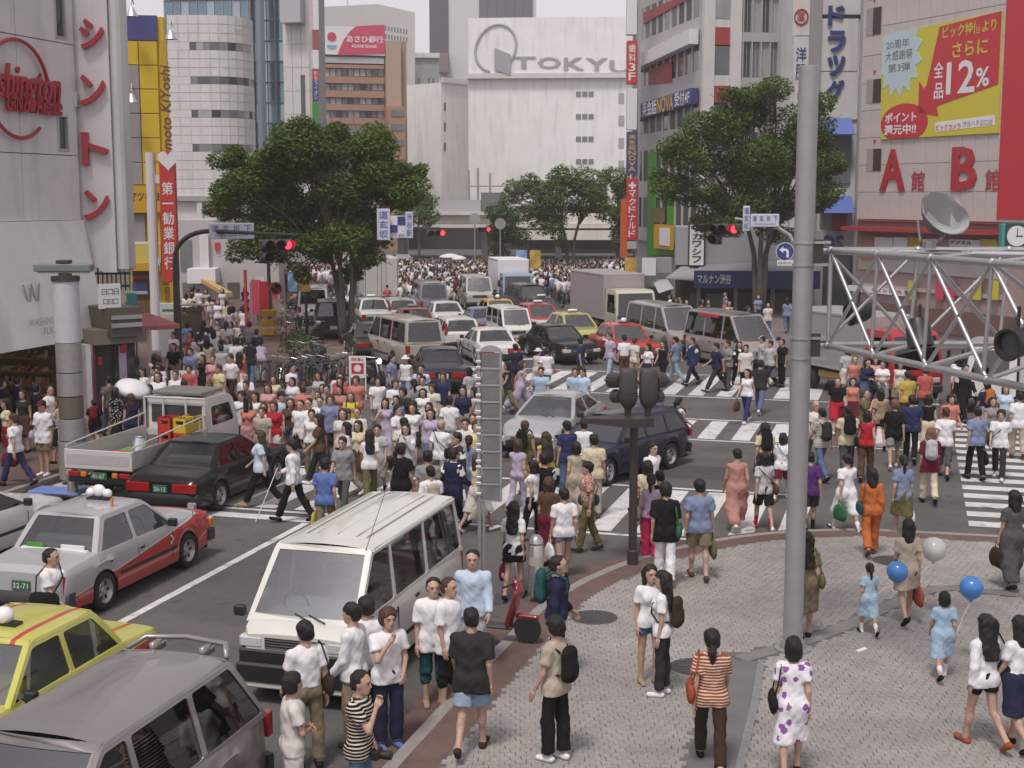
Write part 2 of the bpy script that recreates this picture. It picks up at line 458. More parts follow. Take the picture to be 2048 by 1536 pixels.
def hand_mesh(curl, h=.0068):
 P = [cap((0, -.02, 0), (0, .025, 0), .022, .028, (1.15, 1, .75)), cap((.016, .03, 0), (.02, .08, 0), .017, k=.02), cap((-.016, .03, 0), (-.02, .075, 0), .017, k=.02)]
 for x, L in ((.027, .07), (.0095, .078), (-.0085, .073), (-.026, .057)):
  a = Vector((x, .08, 0)); c = R(curl)
  b = a + Vector((x * .08, cos(c * .35), -sin(c * .35))) * L * .45
  e = b + Vector((0, cos(c), -sin(c))) * L * .32; g = e + Vector((0, cos(c * 1.6), -sin(c * 1.6))) * L * .25
  P += [cap(a, b, .0095, .0088, k=.006), cap(b, e, .0088, .008, k=.003), cap(e, g, .008, .007, k=.003)]
 P += [cap((.024, .015, -.006), (.045, .048, -.016), .013, .0105, k=.012), cap((.045, .048, -.016), (.047, .078, -.03 - curl * .0002), .0102, .008, k=.003)]
 return surface(P, h)
HANDS = {}
def hand(kind):
 if kind not in HANDS: HANDS[kind] = hand_mesh(dict(rest=28, grip=78)[kind])
 return HANDS[kind]

def head_geo(h):
 P = [ell((0, -.012, .03), (.076, .094, .09)), ell((0, .02, -.03), (.061, .069, .085), .04), ell((0, .056, -.088), (.03, .026, .024), .04),
  cap((0, .085, .005), (0, .101, -.03), .008, .0125, k=.015), ell((.076, -.004, -.012), (.009, .02, .031), .01), ell((-.076, -.004, -.012), (.009, .02, .031), .01),
  cap((-.03, .073, .024), (.03, .073, .024), .012, k=.03), ell((0, .083, -.058), (.022, .012, .012), .012), cap((0, -.02, -.06), (0, -.035, -.16), .052, .056, (1, 1.05, 1), .03)]
 def eyes(X, Y, Z): return -(np.sqrt(((np.abs(X) - .031) / .017) ** 2 + ((Y - .095) / .016) ** 2 + ((Z - .001) / .011) ** 2) - 1) * .011
 return surface(P, h, [eyes] if h < .012 else ())
HEADS = {}
def head(h):
 if h not in HEADS:
  V, Q = head_geo(h); c = V[Q].mean(1)
  ex = ((np.abs(np.abs(c[:, 0]) - .031) < .012) & (np.abs(c[:, 2] - .0005) < .0045) & (c[:, 1] > .055))
  br = ((np.abs(np.abs(c[:, 0]) - .032) < .019) & (np.abs(c[:, 2] - .0235) < .0045) & (c[:, 1] > .06))
  lp = (np.abs(c[:, 0]) < .02) & (np.abs(c[:, 2] + .059) < .0075) & (c[:, 1] > .07)
  HEADS[h] = (V, Q, np.where(ex | br, 1, np.where(lp, 2, 0)))
 return HEADS[h]
def hair_geo(style, h):
 cr = ell((0, -.014, .034), (.086, .104, .097))
 face = lambda z0=.05, y0=.03: (lambda X, Y, Z: np.minimum(np.minimum(Y - y0, z0 + .02 * np.cos(X * 40) - Z) , .5))
 nape = lambda z: (lambda X, Y, Z: z - Z + 0 * X + 0 * Y)
 ear = lambda X, Y, Z: np.minimum(np.minimum(Y + .028, -.002 - Z), .5) + 0 * X
 P = [cr]; cuts = [face()]
 if style == 'short': P.append(ell((0, -.045, -.03), (.073, .062, .06))); cuts += [nape(-.078), ear]
 elif style == 'crop': P = [ell((0, -.013, .03), (.081, .099, .094)), ell((0, -.045, -.03), (.07, .058, .055))]; cuts = [face(.075, .02), nape(-.07), ear]
 elif style == 'mop': P = [ell((0, -.012, .036), (.094, .11, .1)), ell((0, -.03, -.02), (.09, .085, .08))]; cuts = [face(.045, .035), nape(-.085)]
 elif style == 'thin': P = [ell((0, -.02, .0), (.082, .092, .07)), ell((0, -.045, -.03), (.072, .06, .055))]; cuts = [face(.09, .01), nape(-.075), ear, lambda X, Y, Z: Z - .06 + 0 * X + 0 * Y]
 elif style == 'bob': P += [cap((.062, -.015, .0), (.06, -.015, -.1), .036, .032), cap((-.062, -.015, .0), (-.06, -.015, -.1), .036, .032), cap((0, -.07, .0), (0, -.065, -.11), .058, .05, (1.35, .8, 1))]; cuts += [face(.055, .028), nape(-.135)]
 elif style == 'mid': P += [cap((.062, -.02, .0), (.07, -.03, -.17), .034, .03), cap((-.062, -.02, .0), (-.07, -.03, -.17), .034, .03), cap((0, -.075, .0), (0, -.085, -.19), .056, .05, (1.5, .7, 1))]; cuts += [face(.058, .02), nape(-.235)]
 elif style == 'long': P += [cap((.06, -.02, .0), (.075, -.06, -.22), .038, .034), cap((-.06, -.02, .0), (-.075, -.06, -.22), .038, .034), cap((0, -.08, .02), (0, -.125, -.36), .064, .054, (1.7, .62, 1))]; cuts += [face(.06, .015), nape(-.39)]
 elif style == 'pony': P += [ell((0, -.045, -.03), (.07, .058, .05)), cap((0, -.1, .03), (0, -.135, -.02), .024, .032), cap((0, -.135, -.02), (0, -.125, -.2), .036, .016)]; cuts += [ear]
 elif style == 'low_pony': P += [ell((0, -.045, -.03), (.073, .062, .055)), cap((0, -.09, -.06), (0, -.12, -.1), .026, .034), cap((0, -.12, -.1), (0, -.12, -.22), .042, .02)]; cuts += [ear]
 elif style == 'bun': P += [ell((0, -.045, -.03), (.07, .058, .05)), ell((0, -.115, .05), (.042, .038, .04), .01)]; cuts += [ear]
 elif style == 'cap': P = [ell((0, -.012, .05), (.088, .106, .088)), cap((0, .07, .045), (0, .135, .035), .03, .04, (1.7, 1, .22), .01)]; cuts = [nape(.028)]
 elif style == 'sunhat': P = [ell((0, -.012, .06), (.09, .106, .08)), cap((0, -.012, .035), (0, -.012, .034), .16, .16, (1, 1, .12), .03)]; cuts = [nape(.01)]
 V, Q = surface(P, h, cuts, .0065 if style not in ('cap', 'sunhat') else 0)
 if style not in ('cap', 'sunhat', 'thin'): V = (V - (0, 0, .02)) * 1.055 + (0, -.002, .022)
 return V, Q

def skel(p, fem):
 g = lambda k, d=0.: p.get(k, d)
 J = {}; lean = R(g('lean'))
 hipw, shw = (.09, .146) if fem else (.09, .168)
 for sd, n in ((1, 'r'), (-1, 'l')):
  hp, kn, ab = R(g('h' + n)), R(g('k' + n)), R(g('s' + n, 3.))
  hip = Vector((sd * hipw, 0, 0)); knee = hip + Vector((sd * sin(ab) * .43 - sd * .012, sin(hp) * .43, -cos(hp) * .43))
  q = hp - kn; ank = knee + Vector((-sd * .004, sin(q) * .40, -cos(q) * .40))
  fa = g('f' + n, None); fa = q * .75 if fa is None else R(fa)
  fd = Vector((sd * .12, cos(fa), sin(fa))).normalized(); dn = Vector((0, sin(fa), -cos(fa)))
  J['hip' + n], J['knee' + n], J['ank' + n] = hip, knee, ank
  J['heel' + n] = ank - fd * .045 + dn * .05; J['toe' + n] = ank + fd * .15 + dn * .06
 low = min(min(J['heel' + n].z - .03, J['toe' + n].z - .026) for n in 'rl')
 up = Vector((0, 0, -low)) if 'z' not in p else Vector((0, 0, p['z']))
 for k in J: J[k] = J[k] + up
 pel = up.copy(); J['pel'] = pel + Vector((0, 0, .04))
 T = Matrix.Rotation(-lean, 4, 'X') @ Matrix.Rotation(R(g('tw')), 4, 'Z')
 at = lambda x, y, z: pel + (T @ Vector((x, y, z)))
 J['waist'] = at(0, .0, .2); J['chest'] = at(0, .005, .40); J['neck'] = at(0, -.012, .545); J['top'] = at(0, .012, .625)
 for sd, n in ((1, 'r'), (-1, 'l')):
  sh = at(sd * shw, -.01, .463); a, b, e, i = R(g('a' + n)), R(g('b' + n, 8.)), R(g('e' + n, 14.)), R(g('i' + n, 12.))
  u = T.to_3x3() @ Vector((sd * sin(b), cos(b) * sin(a), -cos(b) * cos(a)))
  v = T.to_3x3() @ Vector((-sd * sin(i), cos(i), 0)); v = (v - u * v.dot(u)).normalized()
  elb = sh + u * .28; f = (u * cos(e) + v * sin(e)).normalized(); wr = elb + f * .245
  J['sh' + n], J['elb' + n], J['wr' + n], J['fd' + n], J['hand' + n] = sh, elb, wr, f, wr + f * .09
  w = (v - f * v.dot(f)).normalized() if abs(v.dot(f)) < .98 else (T.to_3x3() @ Vector((0, 0, 1)))
  J['th' + n] = w
 H = Matrix.Rotation(R(g('tw')) + R(g('hy')), 4, 'Z') @ Matrix.Rotation(-lean * .4 - R(g('hp')), 4, 'X')
 J['H'] = Matrix.Translation(J['neck'] + (H @ Vector((0, .03, .152)))) @ H @ Matrix.Scale(1.06, 4)
 return J
TOR = (1.27, 1, 1)
def torso(J, t, fem, chest=True):
 w = (.103, .094, .108) if fem else (.108, .106, .124)
 P = [cap(J['pel'], J['waist'], w[0] + t + (.008 if fem else 0), w[1] + t, TOR, .03), cap(J['waist'], J['chest'], w[1] + t, w[2] + t, TOR, .03),
  cap(J['shr'], J['shl'], .044 + t * .8, k=.05), cap(J['chest'], J['neck'] + Vector((0, 0, -.01)), .085 + t, .05 + t * .3, (1.2, 1, 1), .05)]
 if fem:
  d = J['chest'] - J['waist']
  for sx in (1, -1): P.append(ell(J['chest'] + Vector((sx * .075, .085, -.035)), (.056 + t, .05 + t, .056 + t), .04))
 for sx in (1, -1): P.append(ell(J['pel'] + Vector((sx * .07, -.045, -.035)), (.083 + t, .08 + t, .09 + t), .04))
 return P
def legs(J, t, tc, f0=0., fl=1., flare=0.):
 P = []
 for n in 'rl':
  hip, kn, an = J['hip' + n], J['knee' + n], J['ank' + n]
  tp = min(t, .014); P.append(cap(J['pel'], hip, .095 + tp, .085 + tp, (1.1, 1, 1), .04))
  if fl <= .5:
   q = hip.lerp(kn, fl * 2); P.append(cap(hip, q, .082 + t, .082 + t - .028 * fl * 2 + flare, k=.02, fl=True))
  else:
   P.append(cap(hip, kn, .082 + tp, .056 + t, k=.02))
   q = kn.lerp(an, (fl - .5) * 2); P.append(cap(kn, q, .058 + t, .04 + tc, k=.02, fl=True)); P.append(ell(kn.lerp(an, .3) + Vector((0, -.018, 0)), (.05 + t, .05 + t, .1), .03))
 return P
def arms(J, t, s=1., fore=0., n='rl', flare=.0):
 P = []
 for m in n:
  a, b, w = J['sh' + m], J['elb' + m], J['wr' + m]
  if s < 1: P.append(cap(a, a.lerp(b, s), .047 + t, .042 + t + flare, k=.03, fl=True))
  else:
   P.append(cap(a, b, .047 + t, .038 + t, k=.03))
   P.append(cap(b, b.lerp(w, fore), .038 + t, .028 + t, k=.02, fl=True))
 return P
def body_mesh(p, fem, h):
 J = skel(p, fem); fine = h < .02
 P = torso(J, 0, fem)
 for n in 'rl':
  P += [cap(J['pel'], J['hip' + n], .09, .088, (1.05, 1, 1), .04), cap(J['hip' + n], J['knee' + n], .08, .051, k=.02), cap(J['knee' + n], J['ank' + n], .05, .035, k=.02),
   ell(J['knee' + n].lerp(J['ank' + n], .3) + Vector((0, -.018, 0)), (.047, .047, .09), .03),
   cap(J['heel' + n], J['toe' + n], .03, .026, (1.15, 1, .9), .02), cap(J['ank' + n], J['heel' + n].lerp(J['toe' + n], .2), .034, .03, k=.03)]
  P += [cap(J['sh' + n], J['elb' + n], .044, .035, k=.025), cap(J['elb' + n], J['wr' + n], .036, .024, k=.015)]
  if not fine: P += [cap(J['wr' + n], J['hand' + n], .026, .034, (1, 1, 1), .01), cap(J['wr' + n].lerp(J['hand' + n], .3), J['wr' + n].lerp(J['hand' + n], .9) + J['th' + n] * .045, .013, .01, k=.01)]
 P.append(cap(J['neck'] + Vector((0, 0, -.03)), J['top'], .05 if fem else .056, .05 if fem else .054, k=.03))
 V, Q = surface(P, h); M = np.zeros(len(Q), int); parts = [(V, Q, M)]
 hv, hq, hm = head(.0085 if fine else (.016 if h < .03 else .028)); H = np.array(J['H'])
 parts.append((hv @ H[:3, :3].T + H[:3, 3], hq, hm))
 if fine:
  for n in 'rl':
   V, Q = hand(p.get('hand' + n, 'rest')); y = J['fd' + n]; x = J['th' + n]; z = x.cross(y).normalized(); x = y.cross(z)
   m = np.array((x, y, z if n == 'l' else -z)); vv = V * (.93 if fem else 1.0) @ m + np.array(J['wr' + n] + y * .012)
   parts.append((vv, Q if n == 'l' else Q[:, ::-1], np.zeros(len(Q), int)))
 o = 0; VV = []; QQ = []; MM = []
 for v, q, m in parts: VV.append(v); QQ.append(q + o); MM.append(m); o += len(v)
 return np_mesh('person', np.concatenate(VV), np.concatenate(QQ), [SKIN, EYE, LIP], np.concatenate(MM)), J
def neck_cut(J, r=.075, front=.0):
 c = J['neck'] + Vector((0, .015 + front, .035 - front * .6))
 return lambda X, Y, Z: -(np.sqrt((X - c.x) ** 2 + (Y - c.y) ** 2 + ((Z - c.z) / .85) ** 2) - r)
def below(z): return lambda X, Y, Z: z - Z + 0 * X + 0 * Y
def above(z): return lambda X, Y, Z: Z - z + 0 * X + 0 * Y
def garment(kind, J, fem, h, seed=0):
 pz = J['pel'].z; w = .0065 if h < .02 else .004; t = .016 if h < .02 else .02
 if kind in ('tee', 'shirt', 'loose', 'blouse', 'jacket', 'top', 'tank', 'crop', 'tucked', 'long', 'sweat'):
  hem = dict(tee=-.13, shirt=-.14, loose=-.2, blouse=-.1, jacket=-.2, top=-.06, tank=-.07, crop=.09, tucked=.04, long=-.13, sweat=-.08)[kind]
  big = dict(loose=.016, jacket=.016, sweat=.014, tee=.006, shirt=.008, tucked=.004).get(kind, 0)
  P = torso(J, t + big, fem)
  if kind not in ('crop', 'tucked', 'top'): P += [cap(J['hip' + n], J['hip' + n] + Vector((0, 0, -.12)), .1 + t + big * .7, .108 + t + big * .8, k=.06) for n in 'rl']
  if kind in ('tee', 'loose', 'shirt', 'tucked', 'blouse'): P += arms(J, t + .004 + big * .5, .62 if kind != 'loose' else .8, flare=.014)
  elif kind in ('jacket', 'long', 'sweat'): P += arms(J, t + .006, 1, .97)
  elif kind == 'top': P += arms(J, t - .002, .3)
  r = dict(tank=.115, jacket=.08, shirt=.068, tucked=.066).get(kind, .078)
  cuts = [below(pz + hem), neck_cut(J, r)]
  if kind == 'jacket':
   c = J['chest']; cuts.append(lambda X, Y, Z: np.minimum(np.minimum(Y - c.y, (.05 - np.abs(X - c.x)) + (Z - c.z - .12) * .5), .3))
 elif kind in ('trousers', 'jeans', 'wide', 'slim'):
  t2 = dict(wide=.03, slim=.01).get(kind, .018)
  P = legs(J, t - .004 + (.012 if kind == 'wide' else 0), t2 + (.014 if kind != 'slim' else .006), fl=.97) + torso(J, t - .006, fem)[:1] + torso(J, t - .006, fem)[-2:]
  cuts = [above(pz + .085)]
 elif kind in ('shorts', 'long_shorts', 'hotpants'):
  f = dict(shorts=.38, long_shorts=.52, hotpants=.2)[kind]
  P = legs(J, t + (.01 if kind != 'hotpants' else 0), t + .03, fl=f, flare=.022 if kind != 'hotpants' else .004) + torso(J, t - .006, fem)[:1] + torso(J, t - .006, fem)[-2:]
  cuts = [above(pz + .085)]
 elif kind in ('skirt', 'mini', 'long_skirt'):
  L = dict(skirt=.46, mini=.27, long_skirt=.74)[kind]
  P = torso(J, t - .004, fem)[:1] + torso(J, t - .004, fem)[-2:]
  for n in 'rl':
   k = J['hip' + n].lerp(J['knee' + n], min(1, L / .46)); P.append(cap(J['hip' + n], k, .1 + t, .1 + t + (.02 if L > .3 else 0), k=.1))
   if L > .5: P.append(cap(J['knee' + n], J['knee' + n].lerp(J['ank' + n], .8), .09 + t, .1 + t, k=.12))
  cuts = [above(pz + .09), below(pz - L)]
 elif kind in ('dress', 'mini_dress', 'long_dress', 'slip'):
  L = dict(dress=.5, mini_dress=.36, long_dress=.78, slip=.76)[kind]
  P = torso(J, t, fem)
  if kind != 'slip': P += arms(J, t + .006, .6, flare=.014)
  for n in 'rl':
   k = J['hip' + n].lerp(J['knee' + n], min(1, L / .46)); P.append(cap(J['hip' + n], k, .1 + t, .115 + t, k=.12))
   if L > .6: P.append(cap(J['knee' + n], J['knee' + n].lerp(J['ank' + n], .8), .1 + t, .11 + t, k=.14))
  cuts = [below(pz - L), neck_cut(J, .115 if kind == 'slip' else .08)]
 V, Q = surface(P, h, cuts, w, seed)
 return np_mesh(kind, V, Q, [CLOTH])
def shoe_mesh(J, n, h, sock=0.):
 P = [cap(J['heel' + n], J['toe' + n], .04, .036, (1.12, 1, .95), .02), cap(J['ank' + n], J['heel' + n].lerp(J['toe' + n], .25), .036, .036, k=.03)]
 if sock: P.append(cap(J['knee' + n].lerp(J['ank' + n], 1 - sock), J['ank' + n], .052, .04, k=.01))
 z = J['ank' + n].z + .035
 V, Q = surface(P, h, [] if sock else [above(z)])
 return np_mesh('shoe', V, Q, [SHOEM])

POSES = dict(
 stand=dict(hl=1, hr=-2, al=-4, ar=2), stand2=dict(hl=6, kl=8, hr=-4, al=6, ar=-6, el=22, er=20, bl=11), relax=dict(hl=4, kl=10, hr=-3, sr=6, al=10, el=30, ar=-8, tw=5),
 walk=dict(hl=24, kl=6, hr=-20, kr=18, al=-22, ar=20, el=20, er=26), walk2=dict(hr=24, kr=6, hl=-20, kl=20, ar=-22, al=20, er=20, el=26),
 step=dict(hl=14, kl=4, hr=-10, kr=34, al=-12, ar=12, el=22, er=24), step2=dict(hr=14, kr=4, hl=-10, kl=36, ar=-12, al=12, er=22, el=24),
 stride=dict(hl=32, kl=8, hr=-27, kr=22, al=-26, ar=24, el=24, er=40, lean=4), bagr=dict(hl=12, kl=4, hr=-9, kr=14, ar=3, er=10, handr='grip', al=-14, el=22),
 bagl=dict(hr=13, kr=4, hl=-9, kl=16, al=3, el=10, handl='grip', ar=-14, er=22), shoulder=dict(hl=10, kl=4, hr=-8, kr=12, ar=18, br=14, er=105, ir=25, handr='grip', al=-10, el=20),
 shoulderl=dict(hr=11, kr=4, hl=-8, kl=14, al=18, bl=14, el=105, il=25, handl='grip', ar=-10, er=20), fold=dict(hl=3, hr=-2, al=18, ar=18, el=88, er=86, il=62, ir=62, bl=14, br=14),
 face=dict(hl=3, kl=6, hr=-2, ar=42, er=128, ir=24, br=10, handr='grip', al=12, el=55, il=40), facel=dict(hr=3, kr=6, hl=-2, al=42, el=128, il=24, bl=10, handl='grip', ar=5, er=20),
 back=dict(hl=2, kl=5, hr=-2, al=-24, ar=-24, el=48, er=48, il=80, ir=80, bl=12, br=12), cane=dict(hl=22, kl=4, hr=-18, kr=14, ar=24, er=38, handr='grip', al=-14, el=14),
 phone=dict(hl=16, kl=4, hr=-12, kr=20, ar=30, er=135, br=25, ir=10, handr='grip', al=-14, el=22), sit=dict(hl=86, hr=88, kl=84, kr=88, al=38, ar=38, el=60, er=60, lean=8, fl=0, fr=0),
 photo=dict(hl=3, kl=6, hr=-2, ar=44, er=124, ir=20, handr='grip', al=2, el=58, il=52, handl='grip', hp=4), bend=dict(lean=42, hl=14, hr=10, kl=12, kr=10, al=34, ar=38, el=40, er=44), umb=dict(hl=16, kl=4, hr=-14, kr=20, ar=40, er=95, ir=12, handr='grip', al=-12, el=20))
BM, GM, HM = {}, {}, {}
def hz(lod): return {0: .0175, 1: .0255, 2: .036}[lod]
def get_body(pose, fem, lod):
 k = (pose, fem, lod)
 if k not in BM: BM[k] = body_mesh(POSES[pose], fem, hz(lod))
 return BM[k]
def get_garment(kind, pose, fem, lod):
 k = (kind, pose, fem, lod)
 if k not in GM: GM[k] = garment(kind, get_body(pose, fem, lod)[1], fem, hz(lod) if lod else .017, len(GM))
 return GM[k]
def get_shoe(pose, fem, lod, n, sock):
 k = (pose, fem, lod, n, sock)
 if k not in GM: GM[k] = shoe_mesh(get_body(pose, fem, lod)[1], n, {0: .015, 1: .022, 2: .03}[lod], sock)
 return GM[k]
def get_hair(style, lod, col):
 k = (style, lod, col)
 if k not in HM:
  V, Q = hair_geo(style, {0: .01, 1: .0165, 2: .026}[lod]); hat = style in ('cap', 'sunhat')
  HM[k] = np_mesh('hat' if hat else 'hair', V, Q, [CLOTH if hat else HAIRM[col]])
 return HM[k]
COL = dict(white=(.74, .73, .76), offwhite=(.62, .59, .56), cream=(.62, .54, .38), beige=(.42, .36, .29), tan=(.34, .25, .16), khaki=(.2, .17, .1), olive=(.13, .12, .05), brown=(.1, .055, .035), darkbrown=(.045, .03, .022),
  black=(.014, .013, .015), charcoal=(.032, .032, .034), grey=(.25, .25, .26), darkgrey=(.09, .088, .092), lightgrey=(.45, .45, .47), navy=(.022, .025, .06), darkblue=(.03, .04, .11), blue=(.1, .17, .42), denim=(.1, .15, .26), paledenim=(.28, .38, .5),
  skyblue=(.36, .5, .66), lightblue=(.5, .6, .75), greyblue=(.2, .24, .38), lilac=(.45, .38, .52), purple=(.09, .03, .16), pink=(.6, .3, .33), dustypink=(.45, .22, .19), hotpink=(.6, .02, .13), red=(.42, .015, .03), darkred=(.17, .01, .02),
  coral=(.45, .1, .09), rust=(.32, .07, .03), orange=(.48, .13, .03), yellow=(.6, .47, .06), paleyellow=(.62, .56, .3), mustard=(.46, .34, .06), green=(.03, .14, .06), teal=(.02, .08, .09), lime=(.3, .6, .02), wine=(.14, .012, .03), salmon=(.55, .2, .15))
COL = {k: tuple(.95 * x + .05 * (.3 * c[0] + .55 * c[1] + .15 * c[2]) for x in c) for k, c in COL.items()}
CNAME = dict(offwhite='off-white', darkbrown='dark brown', darkgrey='dark grey', lightgrey='light grey', darkblue='dark blue', paledenim='pale denim', denim='blue denim', skyblue='sky blue', lightblue='light blue', greyblue='grey-blue', dustypink='dusty pink', hotpink='hot pink', darkred='dark red', paleyellow='pale yellow')
KNAME = dict(tee='T-shirt', shirt='short-sleeved shirt', loose='loose T-shirt', blouse='blouse', jacket='suit jacket', top='short top', tank='sleeveless top', crop='cropped top', tucked='tucked-in shirt', long='long-sleeved shirt', sweat='sweatshirt',
   wide='wide trousers', slim='slim trousers', long_shorts='long shorts', hotpants='very short shorts', mini='miniskirt', long_skirt='long skirt', dress='dress', mini_dress='short dress', long_dress='long dress', slip='sleeveless long dress')
PARTN = dict(tee='shirt', loose='shirt', tucked='shirt', long='shirt', tank='top', crop='top', jeans='trousers', wide='trousers', slim='trousers', long_shorts='shorts', hotpants='shorts', mini='skirt', long_skirt='skirt', mini_dress='dress', long_dress='dress', slip='dress', sweat='sweatshirt')
PEOPLE = []
def person(pos, head_deg, pose='stand', top='tee:white', bot='jeans:denim', hair='short:black', h=1.66, fem=None, lod=1, shoes='black', sock=None, bare=False):
 hs, hc = (hair.split(':') + ['black'])[:2]
 if fem is None: fem = hs in ('bob', 'mid', 'long', 'pony', 'bun', 'low_pony')
 me, J = get_body(pose, fem, lod)
 o = put(me, 'person'); o.location = pos; o.rotation_euler = (0, 0, R(head_deg)); q = (.94 + .13 * ((len(PEOPLE) * .618) % 1)) * h / 1.70; o.scale = (q, q, h / 1.70)
 Hm = J['H']
 if hs in ('cap', 'sunhat'):
  c = get_hair('short', lod, 'black'); q = put(c, 'hair', o, M=Hm)
  q = put(get_hair(hs, lod, 'black'), 'hat', o, M=Hm, color=COL[hc])
 else: q = put(get_hair(hs, lod, hc), 'hair', o, M=Hm)
 for spec in (top, bot):
  if not spec: continue
  kind, c = (spec.split(':') + ['white'])[:2]; pt = None
  if '/' in c: c, pt = c.split('/')
  g = put(get_garment(kind, pose, fem, lod), PARTN.get(kind, kind), o, color=COL[c])
  if pt: g.material_slots[0].link = 'OBJECT'; g.material_slots[0].material = PAT[pt]
  if kind == 'jacket': put(get_garment('tucked', pose, fem, lod), 'shirt', o, color=COL['white'])
 if not bare:
  for n in 'rl':
   if sock: put(get_shoe(pose, fem, lod, n, sock[1]), 'sock', o, color=COL[sock[0]]).scale = (.97, .97, .995)
   put(get_shoe(pose, fem, lod, n, 0), 'shoe', o, color=COL[shoes])
 PEOPLE.append(dict(o=o, J=J, pos=Vector(pos), hd=head_deg, top=top, bot=bot, hair=hair, pose=pose, h=h, fem=fem, lod=lod))
 return o
# ---------------------------------------------------------------- vehicles (x forward, y to the left, z up)
GLASS = glass('car_glass', (.30, .33, .33)); GLASSD = glass('car_glass_dark', (.10, .10, .10)); GLASSC = glass('car_windscreen', (.5, .56, .58), .05, .24)
RUB = mat('tyre_rubber', (.018, .018, .018), .8, noise=.2); BLK = mat('black_trim', (.016, .016, .017), .45); CHR = mat('chrome', (.62, .62, .64), .18, .9)
RIM = mat('wheel_rim', (.42, .42, .43), .35, .6, noise=.1); LAMP = mat('headlamp_glass', (.55, .57, .6), .12, coat=.6); TAIL = mat('tail_lamp_red', (.32, .012, .014), .2, coat=.7); AMB = mat('indicator_amber', (.6, .2, .02), .25, coat=.5)
PLATE = mat('number_plate', (.62, .62, .58), .5); PLATEG = mat('number_plate_green', (.03, .12, .06), .5); PLATEY = mat('number_plate_yellow', (.6, .48, .05), .5); SEAT = mat('car_seat', (.07, .07, .075), .9, noise=.2); SEATW = mat('car_seat_white', (.5, .5, .5), .9)
GREYP = mat('grey_bumper', (.05, .05, .052), .55); UNDER = mat('underbody', (.008, .008, .008), .9); INKG = mat('plate_ink', (.02, .08, .04), .6); INKW = mat('ink_white', (.7, .7, .7), .6); INKB = mat('ink_black', (.02, .02, .022), .6)
def two_tone(name, a, b, k, c, e=.012, line=(.6, .6, .6), upto=9.):
 if name in MATS: return MATS[name]
 m, nt, p = nodes(name); L = nt.links.new
 p.inputs['Roughness'].default_value = .32; p.inputs['Coat Weight'].default_value = .85; p.inputs['Coat Roughness'].default_value = .06
 tc = nt.nodes.new('ShaderNodeTexCoord'); s = nt.nodes.new('ShaderNodeSeparateXYZ'); L(tc.outputs['Object'], s.inputs[0])
 f = nt.nodes.new('ShaderNodeMath'); f.operation = 'MULTIPLY_ADD'; f.inputs[1].default_value = -k; f.inputs[2].default_value = -c; L(s.outputs[0], f.inputs[0])
 g = nt.nodes.new('ShaderNodeMath'); g.operation = 'ADD'; L(f.outputs[0], g.inputs[0]); L(s.outputs[2], g.inputs[1])
 lt = nt.nodes.new('ShaderNodeMath'); lt.operation = 'LESS_THAN'; lt.inputs[1].default_value = 0; L(g.outputs[0], lt.inputs[0])
 ab = nt.nodes.new('ShaderNodeMath'); ab.operation = 'ABSOLUTE'; L(g.outputs[0], ab.inputs[0])
 l2 = nt.nodes.new('ShaderNodeMath'); l2.operation = 'LESS_THAN'; l2.inputs[1].default_value = e; L(ab.outputs[0], l2.inputs[0])
 m1 = nt.nodes.new('ShaderNodeMixRGB'); m1.inputs[1].default_value = (*a, 1); m1.inputs[2].default_value = (*b, 1); L(lt.outputs[0], m1.inputs[0])
 m2 = nt.nodes.new('ShaderNodeMixRGB'); m2.inputs[2].default_value = (*line, 1); L(l2.outputs[0], m2.inputs[0]); L(m1.outputs[0], m2.inputs[1]); L(m2.outputs[0], p.inputs['Base Color'])
 MATS[name] = m; return m
def striped(name, a, b, y0, y1, low=None):
 if name in MATS: return MATS[name]
 m, nt, p = nodes(name); L = nt.links.new
 p.inputs['Roughness'].default_value = .32; p.inputs['Coat Weight'].default_value = .85; p.inputs['Coat Roughness'].default_value = .06
 tc = nt.nodes.new('ShaderNodeTexCoord'); s = nt.nodes.new('ShaderNodeSeparateXYZ'); L(tc.outputs['Object'], s.inputs[0])
 ab = nt.nodes.new('ShaderNodeMath'); ab.operation = 'ABSOLUTE'; L(s.outputs[1], ab.inputs[0])
 c = nt.nodes.new('ShaderNodeMath'); c.operation = 'COMPARE'; c.inputs[1].default_value = (y0 + y1) / 2; c.inputs[2].default_value = (y1 - y0) / 2; L(ab.outputs[0], c.inputs[0])
 z = nt.nodes.new('ShaderNodeMath'); z.operation = 'COMPARE'; z.inputs[1].default_value = low or -9; z.inputs[2].default_value = .09; L(s.outputs[2], z.inputs[0])
 mx = nt.nodes.new('ShaderNodeMath'); mx.operation = 'MAXIMUM'; L(c.outputs[0], mx.inputs[0]); L(z.outputs[0], mx.inputs[1])
 m1 = nt.nodes.new('ShaderNodeMixRGB'); m1.inputs[1].default_value = (*a, 1); m1.inputs[2].default_value = (*b, 1); L(mx.outputs[0], m1.inputs[0]); L(m1.outputs[0], p.inputs['Base Color'])
 MATS[name] = m; return m

